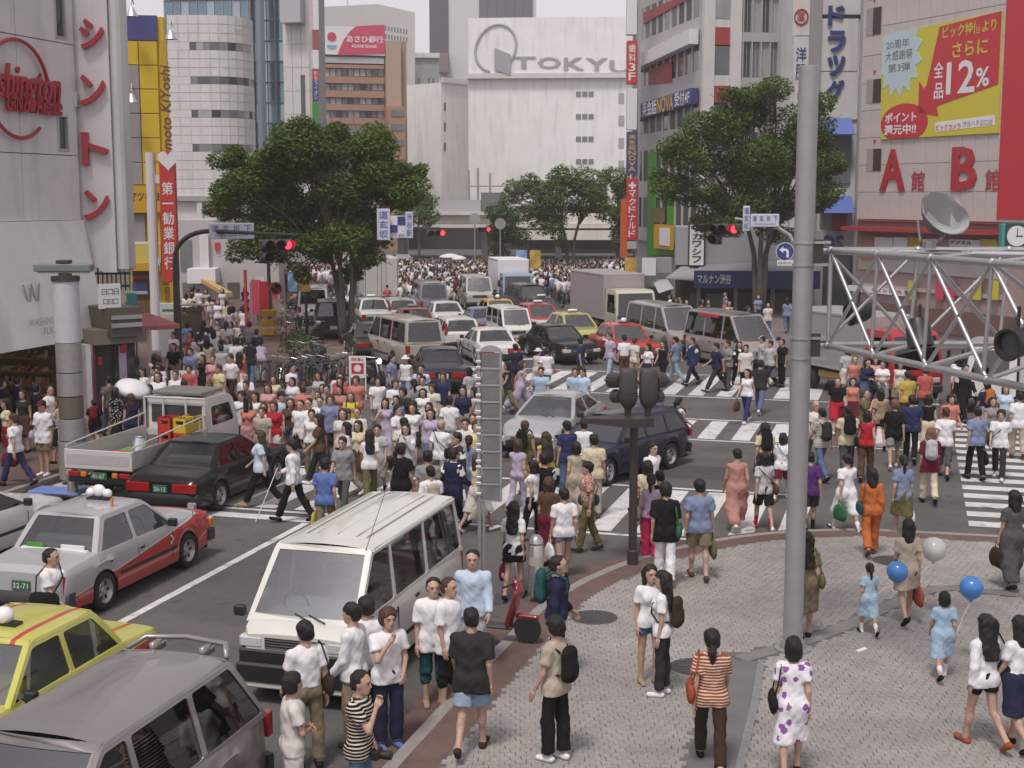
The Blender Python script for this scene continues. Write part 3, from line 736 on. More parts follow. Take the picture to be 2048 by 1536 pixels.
S = dict(
 taxi=dict(L=4.69, W=1.69, H=1.52, wb=2.68, rw=.31, zb=.90, hood=.93, nose=.80, deck=.96, tail=.90, A=.95, B=.22, Cx=-1.05, Dx=-1.50, wr=.60, split=[-.32], f=.0, box=True),
 sedan=dict(L=4.75, W=1.72, H=1.42, wb=2.74, rw=.31, zb=.86, hood=.89, nose=.72, deck=.93, tail=.84, A=.92, B=.12, Cx=-.98, Dx=-1.62, wr=.60, split=[-.35], f=0., box=True),
 round=dict(L=4.70, W=1.75, H=1.41, wb=2.70, rw=.315, zb=.88, hood=.90, nose=.66, deck=.98, tail=.86, A=1.02, B=.10, Cx=-.85, Dx=-1.75, wr=.57, split=[-.38], f=0., box=False),
 wagon=dict(L=4.65, W=1.70, H=1.47, wb=2.63, rw=.315, zb=.90, hood=.90, nose=.68, deck=1.0, tail=.95, A=1.0, B=.18, Cx=-1.85, Dx=-2.20, wr=.60, split=[-.30, -1.22], f=0., box=False, est=True),
 advan=dict(L=4.20, W=1.66, H=1.50, wb=2.40, rw=.29, zb=.92, hood=.92, nose=.72, deck=.98, tail=.95, A=.95, B=.22, Cx=-1.78, Dx=-2.02, wr=.62, split=[-.30, -1.12], f=0., box=True, est=True, tall_lamp=True),
 hiace=dict(L=4.62, W=1.69, H=1.96, wb=2.57, rw=.32, zb=1.06, hood=1.12, nose=.98, deck=1.1, tail=1.08, A=2.08, B=1.32, Cx=-2.12, Dx=-2.27, wr=.70, split=[.72, -.62], f=.42, box=True, est=True, van=True),
 grand=dict(L=4.84, W=1.80, H=2.12, wb=2.9, rw=.33, zb=1.08, hood=1.10, nose=.85, deck=1.1, tail=1.1, A=1.85, B=.95, Cx=-2.25, Dx=-2.38, wr=.70, split=[.55, -.80], f=.2, box=False, est=True, van=True),
 estima=dict(L=4.75, W=1.80, H=1.78, wb=2.86, rw=.34, zb=1.0, hood=1.04, nose=.72, deck=1.1, tail=1.05, A=1.72, B=.62, Cx=-1.75, Dx=-2.22, wr=.64, split=[.28, -.85], f=.18, box=False, est=True, van=True),
 suv=dict(L=4.60, W=1.78, H=1.85, wb=2.65, rw=.38, zb=1.12, hood=1.14, nose=1.0, deck=1.2, tail=1.1, A=.92, B=.32, Cx=-2.0, Dx=-2.22, wr=.68, split=[-.28, -1.2], f=0., box=True, est=True),
 kei=dict(L=3.29, W=1.40, H=1.80, wb=2.1, rw=.26, zb=1.02, hood=1.06, nose=.9, deck=1.05, tail=1.04, A=1.42, B=.92, Cx=-1.45, Dx=-1.6, wr=.60, split=[.42, -.55], f=.35, box=True, est=True, van=True))
CM = {}; VEH = []
def car_meshes(kind, glassy=GLASS):
 key = (kind, glassy.name)
 if key in CM: return CM[key]
 s = S[kind]; L, W, H, zb = s['L'], s['W'], s['H'], s['zb']; h = L / 2; w = W / 2; rw = s['rw']; ra = rw + .055
 xf = s['wb'] / 2 + (h - s['wb'] / 2) * s['f'] * .8 + .02; xr = xf - s['wb']
 A, B, Cx, Dx = s['A'], s['B'], s['Cx'], s['Dx']; bx = s['box']; est = s.get('est')
 xs = sorted(set([-h, -h + .03, -h + .1, -h + .22, Dx, Cx, 0, -.5, .5, B, A, h - .5, h - .25, h - .1, h - .035, h] + [xf + ra * 1.0 * cos(R(a)) for a in range(0, 181, 18)] + [xr + ra * cos(R(a)) for a in range(0, 181, 18)]))
 xs = [x for i, x in enumerate(xs) if -h <= x <= h and (i == 0 or x - xs[i - 1] > .008)]
 tx = [-h, -h + .1, Dx if not est else -h + .15, A, h - .35, h - .08, h]
 tz = [s['tail'] - .1, s['tail'], s['deck'] if not est else zb, s['hood'] if A < h - .4 else zb, (s['nose'] + s['hood']) / 2 + .03 if A < h - .4 else zb - .0, s['nose'] + (.04 if bx else .02), s['nose'] - .06]
 if A >= h - .4: tx, tz = tx[:4] + [h - .12, h], tz[:4] + [s['nose'] + .04, s['nose'] - .05]
 e = .90 if bx else .80
 wx = [-h, -h + .06, -h + .3, -.6, .4, h - .45, h - .1, h]; wz = [w * e, w * (e + .045), w * .985, w, w, w * .975, w * (e + .02), w * (e - .07)]
 sx = [-h, -h + .1, -h + .3, h - .35, h - .1, h]; sz = [.40, .3, .22, .21, .26, .36]
 rings = []
 for x in xs:
  t = float(np.interp(x, tx, tz)); ww = float(np.interp(x, wx, wz)); z0 = float(np.interp(x, sx, sz))
  for xw in (xf, xr):
   if abs(x - xw) < ra: z0 = max(z0, rw + math.sqrt(ra * ra - (x - xw) ** 2) * .96)
  fr = [(.97, z0), (1., z0 + .06), (1.005, z0 + (t - z0) * .5), (.99, t - .16), (.965, t - .06), (.92, t - .012), (.80, t + .006), (.4, t + .022), (0, t + .026)]
  if est or -9 < x < 9 and Dx < x < A: fr[5] = (.945, t - .006)
  half = []; zz = z0
  for i, (q, z) in enumerate(fr):
   z = max(z, zz + .004) if i else z; zz = z; half.append((x, ww * q, z))
  rings.append(half + [(x, -y, z) for x, y, z in half[:-1][::-1]])
 mb = MB(); mb.loft([r[::-1] for r in rings], closed=False)
 mb.add(rings[0], [tuple(range(len(rings[0])))]); mb.add(rings[-1], [tuple(range(len(rings[0])))[::-1]])
 # glasshouse
 zr = H - .05; wr = s['wr']; wb_ = w * .945
 zt = lambda x: zb - .03
 wd = lambda z: wb_ + (wr + .0 - wb_) * max(0, (z - zb) / (zr - zb)) ** (1.15 if bx else 1.35)
 lx = lambda z, a, b: a + (b - a) * (z - zb) / (zr - zb)
 outer = [(Dx, zb - .03), (A, zb - .03)] + rpoly([(A, zb), (lx(zr - .16, A, B), zr - .16), (B, zr), (Cx, zr), (lx(zr - .16, Dx, Cx), zr - .16), (Dx, zb)], .10)[4:-4]
 z0, z1 = zb + .035, zr - .075; pa, pd = .085, (.10 if est else .13)
 cuts = [None] + s['split'] + [None]; wins = []
 for i in range(len(cuts) - 1):
  fa = (lambda z: lx(z, A, B) - pa) if cuts[i] is None else (lambda z, c=cuts[i]: c - .04 - (z - z0) * .03)
  fb = (lambda z: lx(z, Dx, Cx) + pd) if cuts[i + 1] is None else (lambda z, c=cuts[i + 1]: c + .04 - (z - z0) * .03)
  P = [(fb(z0), z0), (fa(z0), z0), (fa(z1), z1), (fb(z1), z1)]
  if fa(z0) - fb(z0) > .12: wins.append(rpoly(P, .05))
 glassm = []
 for sd in (1, -1):
  fn = lambda x, z, d, sd=sd: (x, sd * (wd(z) - d), z)
  mb.panel(outer[::-1] if sd > 0 else outer, [q[::-1] if sd > 0 else q for q in wins], fn, .035)
  for q in wins:
   gm = MB(); n = len(q); gm.add([fn(x, z, .014) for x, z in q], [tuple(range(n)) if sd < 0 else tuple(range(n))[::-1]]); glassm.append(('side_window', gm))
 def endpane(x0, x1, name, fwd, inset):
  bow = .07 if not bx else .035
  def fn(y, t, d):
   z = zb - .02 + (zr + .02 - zb) * t; ww = wd(z) - .015
   return ((x0 + (x1 - x0) * t) + fwd * (bow * (1 - (y) ** 2) - d), y * ww, z + (.012 * (1 - y * y) if t > .9 else 0))
  ys = [-1, -.8, -.6, -.3, 0, .3, .6, .8, 1]
  yi = 1 - inset / w; o = [(y, 0) for y in ys] + [(y, 1) for y in ys[::-1]]
  b0, b1 = .10, .925
  hq = [(y * yi, b0) for y in ys] + [(y * yi * .985, b1) for y in ys[::-1]]
  mb.panel(o, [hq], fn, .03)
  g = MB(); n = len(ys)
  g.add([fn(y * yi, b0, .012) for y in ys] + [fn(y * yi * .985, b1, .012) for y in ys], [(i, i + 1, n + i + 1, n + i) for i in range(n - 1)])
  glassm.append((name, g))
 endpane(A, B, 'windscreen', 1, .075); endpane(Dx, Cx, 'rear_window', -1, .10)
 cr = .05 if not s.get('van') else .075
 xr_ = np.linspace(Cx, B, 9); rr = []
 for i, x in enumerate(xr_):
  q = abs(2 * i / 8 - 1); dz = -.02 * max(0, q - .7) / .3; r = []
  for yy in (-1.03, -1.0, -.93, -.7, -.4, 0, .4, .7, .93, 1.0, 1.03):
   y = yy * wr; z = zr + cr * (1 - abs(yy) ** 2.4) * (1 - .25 * q ** 3) + dz if abs(yy) <= 1 else zr - .035
   r.append((x, y, z))
  rr.append(r)
 mb.loft([r[::-1] for r in rr], closed=False)
 body = mb.mesh('body', [BLK], auto=38)
 P = []   # further parts: name, mesh, material, offset
 un = MB(); un.box(-h + .12, -w * .86, .16, h - .12, w * .86, zb - .22); P.append(('underbody', un.mesh('underbody', UNDER)))
 for n, g in glassm: P.append((n, g.mesh(n, GLASSC if n == 'windscreen' else glassy, auto=30)))
 # bumpers
 for sd, nm in ((1, 'front_bumper'), (-1, 'rear_bumper')):
  b = MB(); yy = [-.98, -.9, -.6, 0, .6, .9, .98]; rg = []
  for y in yy:
   x = (h + .045 - .06 * abs(y) ** 3 * (1 if bx else 2.2)) * sd; q = y * w * 1.0; xb = (h - .2) * sd
   rg.append([(xb, q, .30), (x - .03 * sd, q, .29), (x, q, .34), (x, q, .47), (x - .025 * sd, q, .52), (xb, q, .52)])
  b.loft(rg if sd < 0 else [r[::-1] for r in rg], cap=True); P.append((nm, b.mesh(nm, BLK, auto=40)))
 nz = s['nose']
 for sd in (1, -1):
  yl = w * (.74 if bx else .60); b = MB(); b.bbox(h - .14, sd * yl - .17, nz - .23, h + (.012 if bx else -.006), sd * yl + .17, nz - .075, .025); P.append(('headlight', b.mesh('headlight', LAMP)))
  b = MB(); b.bbox(h - (.16 if bx else .3), sd * w * (.90 if bx else .83) - .06, nz - .22, h - (.03 if bx else .1), sd * w * (.90 if bx else .83) + .06, nz - .09, .015); P.append(('indicator', b.mesh('indicator', AMB)))
  b = MB(); tz_ = s['tail']
  if s.get('tall_lamp'):
   b.bbox(-h - .0, sd * w * .86 - .06, .78, -h + .12, sd * w * .86 + .05, 1.32, .015)
  elif est: b.bbox(-h - .012, sd * w * .83 - .09, .68, -h + .1, sd * w * .83 + .09, tz_ - .08, .015)
  else: y2, q2 = (.77, .11) if kind == 'taxi' else (.62, .27); b.bbox(-h - .014, sd * w * y2 - q2, tz_ - (.40 if kind == 'taxi' else .30), -h + .12, sd * w * y2 + q2, tz_ - .10, .015)
  P.append(('tail_light', b.mesh('tail_light', TAIL)))
  b = MB(); xm = A - (.32 if not s.get('van') else .1); b.bbox(xm, sd * (w + .07) - .08, zb + .02, xm + .1, sd * (w + .07) + .08, zb + .16, .02); b.tube([(xm + .06, sd * (w - .04), zb + .05), (xm + .06, sd * (w + .02), zb + .07)], .015, 6)
  P.append(('mirror', b.mesh('mirror', BLK)))
  for c in (s['split'][:2] if not est else s['split'][:1] + ([s['split'][0] - .9] if len(s['split']) > 1 else [])) + ([s['split'][0] - .92] if not est else []):
   b = MB(); b.bbox(c + .06, sd * w * .985 - .012, zb - .165, c + .2, sd * w * .985 + .022, zb - .125, .006); P.append(('door_handle', b.mesh('door_handle', BLK)))
  b = MB(); b.bbox(xr + ra + .06, sd * (w + .002) - .012, .47, xf - ra - .06, sd * (w + .002) + .012, .53, .006); P.append(('side_moulding', b.mesh('side_moulding', BLK)))
  # door shut lines: thin dark recesses
  b = MB()
  for c in [A - .18] + s['split'][:2] + ([s['split'][0] - 1.0] if not est else []):
   if c - xr < ra + .03 and c < 0: continue
   b.box(c - .006, sd * w * .99 - .01, .32, c + .006, sd * w * 1.002 + .0025, zb - .10)
  P.append(('door_gap', b.mesh('door_gap', BLK)))
 b = MB(); gy = w * .74 - .2
 b.box(h - .08, -gy, nz - .23, h + .004, gy, nz - .08)
 for k in range(4): b.box(h - .01, -gy, nz - .22 + k * .037, h + .014, gy, nz - .208 + k * .037, 1)
 P.append(('grille', b.mesh('grille', [BLK, CHR])))
 for sd, z in ((1, .40), (-1, .62 if not est else .64)):
  b = MB(); x = (h + .05) * sd if sd > 0 else -h - .016; b.bbox(x - .012, -.165, z - .08, x + .012, .165, z + .08, .006); P.append(('number_plate', b.mesh('number_plate', PLATE)))
 for sd in (1, -1):
  b = MB(); b.tube([(A + .04, sd * .1 + .25, zb + .035), (A - .06, sd * .1 - .22 + .2, zb + .10)], .011, 5); P.append(('wiper', b.mesh('wiper', BLK)))
 # seats, dash and wheel behind the glass
 fx = B - .25
 for y in (.36, -.36):
  b = MB(); b.bbox(fx - .2, y - .24, zb - .35, fx + .3, y + .24, zb - .2, .05); b.bbox(fx - .32, y - .23, zb - .25, fx - .16, y + .23, zb + .27, .05); b.bbox(fx - .30, y - .13, zb + .28, fx - .19, y + .13, zb + .44, .04); P.append(('front_seat', b.mesh('front_seat', SEAT)))
 for q in ([Cx + .1] if not s.get('van') else [fx - 1.1, fx - 2.0]):
  b = MB(); b.bbox(q - .1, -.62, zb - .3, q + .45, .62, zb - .16, .05); b.bbox(q - .2, -.62, zb - .3, q - .02, .62, zb + .22, .06); P.append(('rear_seat', b.mesh('rear_seat', SEAT)))
 b = MB(); b.bbox(A - .55, -w * .85, zb - .2, A - .12, w * .85, zb - .0, .05); P.append(('dashboard', b.mesh('dashboard', BLK)))
 b = MB(); pts = [(A - .62 + .04 * sin(t), -.36 + .18 * cos(t), zb + .05 + .17 * sin(t)) for t in np.linspace(0, 2 * pi, 15)]; b.tube(pts, .014, 5, cap=False); P.append(('steering_wheel', b.mesh('steering_wheel', BLK)))
 if not est:
  b = MB(); b.bbox(Dx + .05, -w * .8, zb - .02, Dx + .5, w * .8, zb + .03, .01); P.append(('parcel_shelf', b.mesh('parcel_shelf', SEAT)))
 t = MB(); t.lathe([(rw * .62, -.085), (rw * .93, -.09), (rw, -.06), (rw, .06), (rw * .93, .09), (rw * .62, .085), (rw * .60, .0)], 26); tyre = t.mesh('wheel', RUB, auto=45)
 t = MB(); t.lathe([(0, .045), (rw * .14, .06), (rw * .2, .04), (rw * .48, .03), (rw * .56, .06), (rw * .64, .092), (rw * .66, .07), (rw * .66, -.08), (0, -.08)][::-1], 26)
 for k in range(6):
  a = k * pi / 3; t.box(rw * .3, -.016, .035, rw * .5, .016, .049, 1, Matrix.Rotation(a, 4, 'Z'))
 rim = t.mesh('rim', [RIM, BLK], auto=40)
 CM[key] = (body, P, tyre, rim, dict(xf=xf, xr=xr, w=w, h=h, zb=zb, zr=zr, rw=rw, s=s, H=H))
 return CM[key]
TAXIL = mat('taxi_lamp', (.75, .75, .78), .35)
def vehicle(kind, label, cat, pos, head, paint_m, group=None, bumper=None, glassy=GLASS, taxi=None, plate=None, name=None, steer=0., skip=(), mirror=None, num=None, seatm=None):
 body, P, tyre, rim, d = car_meshes(kind, glassy)
 o = thing(name or dict(taxi='taxi', sedan='sedan_car', round='sedan_car', wagon='estate_car', advan='estate_car', hiace='minibus_van', grand='minibus_van', estima='minivan', suv='suv_car', kei='small_van')[kind], label, cat, pos, R(head), group)
 VEH.append(o)
 def own(q, m): q.material_slots[0].link = 'OBJECT'; q.material_slots[0].material = m
 b = put(body, 'body', o); own(b, paint_m)
 for n, me in P:
  if n in skip: continue
  if n in ('door_handle', 'door_gap', 'side_moulding') and pos[1] > 62: continue
  if n in ('front_seat', 'wiper', 'steering_wheel', 'dashboard', 'indicator') and pos[1] > 85: continue
  q = put(me, n, o)
  if n.endswith('bumper') and bumper: own(q, bumper)
  if n == 'number_plate' and plate: own(q, plate)
  if n == 'mirror' and mirror: own(q, mirror)
  if n.endswith('seat') and seatm: own(q, seatm)
 for x, st in ((d['xf'], steer), (d['xr'], 0)):
  for sd in (1, -1):
   M = Matrix.Translation((x, sd * (d['w'] - .10), d['rw'])) @ Matrix.Rotation(R(st), 4, 'Z') @ Matrix.Rotation(-sd * pi / 2, 4, 'X')
   q = put(tyre, 'wheel', o, M=M); put(rim, 'rim', q)
 if taxi:
  z = d['H'] + .005; x = d['s']['B'] - .35
  mb = MB()
  if taxi == 'ball': mb.ell((x, 0, z + .10), (.11, .13, .11), 14)
  elif taxi == 'cloud':
   for y, r in ((-.16, .075), (0, .11), (.16, .075)): mb.ell((x, y, z + .03 + r), (.07, r * 1.15, r), 12)
  else: mb.bbox(x - .07, -.22, z + .01, x + .07, .22, z + .13, .03)
  mb.box(x - .08, -.2, z - .02, x + .08, .2, z + .025, 1)
  l = mb.build('roof_lamp', [TAXIL, BLK], o, auto=40)
  q = MB(); q.tube([(x - .32, -.45, z - .03), (x - .32, -.45, z + .10)], [.02, .03], 8); q.build('roof_indicator', AMB, o)
 if num:
  M = Matrix(((0, 0, -1, -d['h'] - .032), (-1, 0, 0, 0), (0, 1, 0, .62 if not d['s'].get('est') else .64), (0, 0, 0, 1)))
  me = text_mesh(num, INKG if plate is None else INKW); put(me, 'lettering', o, M=M @ Matrix.Diagonal((.27 / me['w'], .085 / me['h'], 1, 1)))
 return o
# ---------------------------------------------------------------- the ground
def ground_mat(name, col, noise, ns, bump, bs, spots=.0, scale2=1.2, wear=None):
 m, nt, p = nodes(name); L = nt.links.new
 p.inputs['Roughness'].default_value = .85; p.inputs['Specular IOR Level'].default_value = .25
 tc = nt.nodes.new('ShaderNodeTexCoord')
 a = nt.nodes.new('ShaderNodeTexNoise'); a.inputs['Scale'].default_value = ns; a.inputs['Detail'].default_value = 8; a.inputs['Roughness'].default_value = .7
 b = nt.nodes.new('ShaderNodeTexNoise'); b.inputs['Scale'].default_value = scale2 * .25; b.inputs['Detail'].default_value = 5
 c = nt.nodes.new('ShaderNodeTexNoise'); c.inputs['Scale'].default_value = 40; c.inputs['Detail'].default_value = 2
 for n in (a, b, c): L(tc.outputs['Object'], n.inputs['Vector'])
 r = nt.nodes.new('ShaderNodeMapRange'); r.inputs['From Min'].default_value = .3; r.inputs['From Max'].default_value = .7; r.inputs['To Min'].default_value = 1 - noise; r.inputs['To Max'].default_value = 1 + noise
 r2 = nt.nodes.new('ShaderNodeMapRange'); r2.inputs['From Min'].default_value = .35; r2.inputs['From Max'].default_value = .65; r2.inputs['To Min'].default_value = 1 - noise * .9; r2.inputs['To Max'].default_value = 1 + noise * .6
 r3 = nt.nodes.new('ShaderNodeMapRange'); r3.inputs['From Min'].default_value = .25; r3.inputs['From Max'].default_value = .75; r3.inputs['To Min'].default_value = .8; r3.inputs['To Max'].default_value = 1.2
 L(a.outputs[0], r.inputs[0]); L(b.outputs[0], r2.inputs[0]); L(c.outputs[0], r3.inputs[0])
 m1 = nt.nodes.new('ShaderNodeMath'); m1.operation = 'MULTIPLY'; L(r.outputs[0], m1.inputs[0]); L(r2.outputs[0], m1.inputs[1])
 m2 = nt.nodes.new('ShaderNodeMath'); m2.operation = 'MULTIPLY'; L(m1.outputs[0], m2.inputs[0]); L(r3.outputs[0], m2.inputs[1])
 mx = nt.nodes.new('ShaderNodeMixRGB'); mx.blend_type = 'MULTIPLY'; mx.inputs[0].default_value = 1; mx.inputs[1].default_value = (*col, 1); L(m2.outputs[0], mx.inputs[2])
 src = mx.outputs[0]
 for sc_, lo, hi, c_, amt in ((2.2, .62, .70, wear or [q * .55 for q in col], .8 if wear else spots), (14, .70, .74, [q * .35 for q in col], spots), (.55, .56, .62, [q * 1.25 for q in col], spots * .6)):
  if not amt or (wear and sc_ != 2.2): continue
  a_ = nt.nodes.new('ShaderNodeTexNoise'); a_.inputs['Scale'].default_value = sc_; a_.inputs['Detail'].default_value = 9 if wear else 4; L(tc.outputs['Object'], a_.inputs['Vector'])
  g_ = nt.nodes.new('ShaderNodeMapRange'); g_.inputs['From Min'].default_value = lo - (.06 if wear else 0); g_.inputs['From Max'].default_value = hi; g_.inputs['To Max'].default_value = amt; L(a_.outputs[0], g_.inputs[0])
  k_ = nt.nodes.new('ShaderNodeMixRGB'); k_.inputs[2].default_value = (*c_, 1); L(g_.outputs[0], k_.inputs[0]); L(src, k_.inputs[1]); src = k_.outputs[0]
 L(src, p.inputs['Base Color'])
 n = nt.nodes.new('ShaderNodeTexNoise'); n.inputs['Scale'].default_value = bs; n.inputs['Detail'].default_value = 3; L(tc.outputs['Object'], n.inputs['Vector'])
 bu = nt.nodes.new('ShaderNodeBump'); bu.inputs['Strength'].default_value = bump; bu.inputs['Distance'].default_value = .01; L(n.outputs[0], bu.inputs['Height']); L(bu.outputs[0], p.inputs['Normal'])
 MATS[name] = m; return m
ASPH = ground_mat('asphalt', (.118, .110, .110), .16, 1.1, .5, 90, spots=.7)
WHITE_L = ground_mat('road_paint', (.60, .59, .59), .16, 3, .2, 60, wear=(.2, .19, .19))
SETT = ground_mat('granite_sett', (.31, .29, .28), .16, 2.6, .3, 50, spots=.3)
JOINT = mat('joint_mortar', (.135, .128, .125), .95, noise=.2, ns=3)
BRICK = ground_mat('brick_paving', (.15, .098, .088), .2, 2.5, .4, 40)
KERB = mat('kerb_stone', (.27, .25, .24), .8, noise=.15, ns=4)
DRAIN = mat('drain_band', (.20, .19, .185), .8, noise=.15, ns=2)
IRON = mat('manhole_iron', (.095, .085, .085), .6, .3, noise=.2, ns=9, bump=.6, bs=45)
def struct(o): o['kind'] = 'structure'; return o
def sheet(name, poly, z, m):
 return struct(MB().add([(p[0], p[1], z) for p in poly], [tuple(range(len(poly)))]).build(name, m))
sheet('ground', [(-420, -60), (420, -60), (420, 700), (-420, 700)], -.02, ASPH)
BH = R(11); BD = Vector((-sin(BH), cos(BH), 0)); BC = Vector((cos(BH), sin(BH), 0))
def uvp(*l): return [UV(u, v) for u, v in l]
def wmark(name, polys):
 mb = MB()
 for p in polys:
  q = [Vector(x) for x in p]; ar = sum(q[i].x * q[(i + 1) % len(q)].y - q[(i + 1) % len(q)].x * q[i].y for i in range(len(q)))
  if ar < 0: q = q[::-1]
  mb.add([(v.x, v.y, -.012) for v in q], [tuple(range(len(q)))])
 o = mb.build(name, WHITE_L); o['kind'] = 'structure'; return o
def rc(u0, v0, u1, v1): return uvp((u0, v0), (u1, v0), (u1, v1), (u0, v1))
wmark('lane_line', [rc(-11.78, -20, -11.62, 25.3), rc(-15.1, -20, -14.98, 25.3)])
wmark('stop_line', [rc(-19.2, 25.35, -11.6, 25.75)])
def stripe_obj(poly):
 return wmark('crossing_stripe', [poly])
PATCH = ground_mat('asphalt_patch', (.085, .08, .082), .16, 1.5, .5, 90, spots=.5)
for l in (rc(-14.6, 17, -12.2, 19.4), rc(-10.9, 21.5, -8.9, 24.6), rc(-6.5, 32, -3.2, 33.6), rc(-1.8, 41.5, 1.2, 43.8), rc(-10.5, 33.2, -9.7, 44)): sheet('asphalt_patch', l[::-1] if False else l, -.016, PATCH)
k = 0
for u in np.arange(-18.9, -2.2, .92): stripe_obj(rc(u, 26.35, u + .47, 30.55))                       # near crossing
wmark('crossing_edge_line', [rc(-19, 26.05, -2.4, 26.2), rc(-19, 30.7, -2.0, 30.85)])
for u in np.arange(-9.3, .8, .95): stripe_obj(rc(u, 37.5, u + .5, 40.6))                           # island crossing
wmark('island_edge_line', [rc(-9.6, 37.2, 1.0, 37.34), rc(-9.6, 40.76, 1.0, 40.9)])
for u in np.arange(-17.5, 1.0, .95): stripe_obj(rc(u, 45.8, u + .52, 51.0))                           # far crossing
wmark('far_edge_line', [rc(-17.8, 45.4, .6, 45.56), rc(-17.8, 51.2, .6, 51.36)])
for v in np.arange(28.8, 42.5, .93): stripe_obj(rc(1.35, v, 9.5, v + .48))                              # right-hand crossing
# the far road beyond the crossing: lane lines running away
def bb(a, b, w=.15):
 d = (b - a).normalized(); n = Vector((-d.y, d.x, 0)) * w / 2
 return [a + n, a - n, b - n, b + n]
o0 = Vector((-1.5, 56, 0))
wmark('far_lane_line', [bb(o0 + BC * c + BD * s, o0 + BC * c + BD * (s + 5)) for c in (-7, -3.6, 3.4, 6.6) for s in range(0, 130, 10)] + [bb(o0 + BC * -.1, o0 + BC * -.1 + BD * 30)])
wmark('far_stop_line', [bb(o0 + BC * -.2, o0 + BC * 10.5, .45)])
for c in np.arange(-12, 13, 1.05): wmark('crossing_stripe', [bb(o0 + BC * c + BD * 34, o0 + BC * c + BD * 39, .5)])

# ---------------------------------------------------------------- the paved plaza with its curved edge
edge = [(-5.62, -10), (-5.62, 17.2), (-5.6, 19.0)]
for t in np.linspace(0, 1, 14)[1:]:
 a = R(180 - 90 * t); edge.append((.2 + 5.8 * cos(a) * 1.0, 19.6 + 8.0 * sin(a)))
edge += [(3, 27.75), (9, 28.0), (24, 28.4)]
def offset(l, d):
 out = []
 for i, p in enumerate(l):
  a = Vector(l[max(i - 1, 0)]); b = Vector(l[min(i + 1, len(l) - 1)]); t = (b - a).normalized(); out.append(Vector(p) + Vector((t.y, -t.x)) * d)
 return [tuple(q) for q in out]
def band(name, d0, d1, z0, z1, m):
 A_, B_ = offset(edge, d0), offset(edge, d1); mb = MB()
 P = [UV(*p, z1) for p in A_]; Q = [UV(*p, z1) for p in B_]; Lw = [UV(*p, z0) for p in A_]; n = len(P)
 mb.add(P + Q + Lw, [(i, n + i, n + i + 1, i + 1) for i in range(n - 1)] + [(i, i + 1, 2 * n + i + 1, 2 * n + i) for i in range(n - 1)])
 return struct(mb.build(name, m))
band('gutter_brick_band', -.45, 0, -.02, -.008, BRICK)
band('kerb', 0, .17, -.02, .10, KERB)
band('brick_border', .17, .62, .05, .10, BRICK)
inner = offset(edge, .62)
pl = [UV(*p, .0995) for p in inner] + [UV(24, -12, .0995), UV(-5, -12, .0995)]
plaza = struct(MB().add([tuple(p) for p in pl], [tuple(range(len(pl)))[::-1]]).build('plaza_floor', JOINT))
# drain channel: a curved band through the plaza and a straight one that leaves it
ch = [G(1180 + 0, 1452, .09)]
arc = [G(x, y, .09) for x, y in ((1010, 1478), (1330, 1368), (1480, 1320), (1600, 1287), (1700, 1250), (1790, 1208), (1870, 1180), (1960, 1183), (2100, 1200))][2:]
arm = [G(x, y, .09) for x, y in ((1478, 1322), (1462, 1400), (1440, 1480), (1405, 1600))]
def strip(name, pts, w, z, m):
 mb = MB(); v = []
 for i, p in enumerate(pts):
  d = (pts[min(i + 1, len(pts) - 1)] - pts[max(i - 1, 0)]).normalized(); n = Vector((-d.y, d.x, 0)) * w / 2
  v += [(p.x + n.x, p.y + n.y, z), (p.x - n.x, p.y - n.y, z)]
 mb.add(v, [(2 * i, 2 * i + 1, 2 * i + 3, 2 * i + 2) for i in range(len(pts) - 1)]); return struct(mb.build(name, m))
def smooth(pts, n=6):
 out = []
 for i in range(len(pts) - 1):
  a, b, c, d = pts[max(i - 1, 0)], pts[i], pts[i + 1], pts[min(i + 2, len(pts) - 1)]
  for k in range(n):
   t = k / n; out.append(.5 * ((2 * b) + (c - a) * t + (2 * a - 5 * b + 4 * c - d) * t * t + (3 * b - a - 3 * c + d) * t ** 3))
 return out + [pts[-1]]
ARC = smooth(arc)
strip('drain_channel', ARC, .28, .108, DRAIN)
strip('drain_apron', smooth(arm, 4), .55, .1085, mat('apron_concrete', (.15, .145, .145), .8, noise=.15, ns=2))
strip('drain_slot', [p + Vector((.32, 0, 0)) for p in smooth(arm, 4)], .10, .1125, mat('slot_steel', (.32, .32, .33), .45, .5, noise=.2))
# setts laid in fans: curved courses, stones staggered
def inside(p, poly):
 c = False; j = len(poly) - 1
 for i in range(len(poly)):
  if (poly[i][1] > p[1]) != (poly[j][1] > p[1]) and p[0] < (poly[j][0] - poly[i][0]) * (p[1] - poly[i][1]) / (poly[j][1] - poly[i][1]) + poly[i][0]: c = not c
  j = i
 return c
PLU = [tuple(p) for p in offset(edge, .66)] + [(24, -12), (-4.9, -12)]
ARCU = [(p.x * cos(A1) - p.y * sin(A1), p.x * sin(A1) + p.y * cos(A1)) for p in ARC]
ARCN = np.array([(p.x, p.y) for p in ARC]); ARMN = np.array([(p.x, p.y) for p in smooth(arm, 8)])
stones = []
sw, sd = .124, .114
for r in range(0, 168):
 for c in range(-70, 175):
  x = -2.5 + c * sw + (r % 2) * sw / 2; y = 11.8 + r * sd
  if abs(x) > (y + .5) * .385 + 3: continue
  y2 = y + .030 * sin(x * 2 * pi / 1.24) ; X = x + random.uniform(-.006, .006)
  u = X * cos(A1) - y2 * sin(A1); v = X * sin(A1) + y2 * cos(A1)
  if not inside((u, v), PLU): continue
  if np.min((ARCN[:, 0] - X) ** 2 + (ARCN[:, 1] - y2) ** 2) < .2 ** 2: continue
  if np.min((ARMN[:, 0] - X) ** 2 + (ARMN[:, 1] - y2) ** 2) < .36 ** 2: continue
  stones.append((X, y2, .5 * cos(x * 2 * pi / 1.24) * .3))
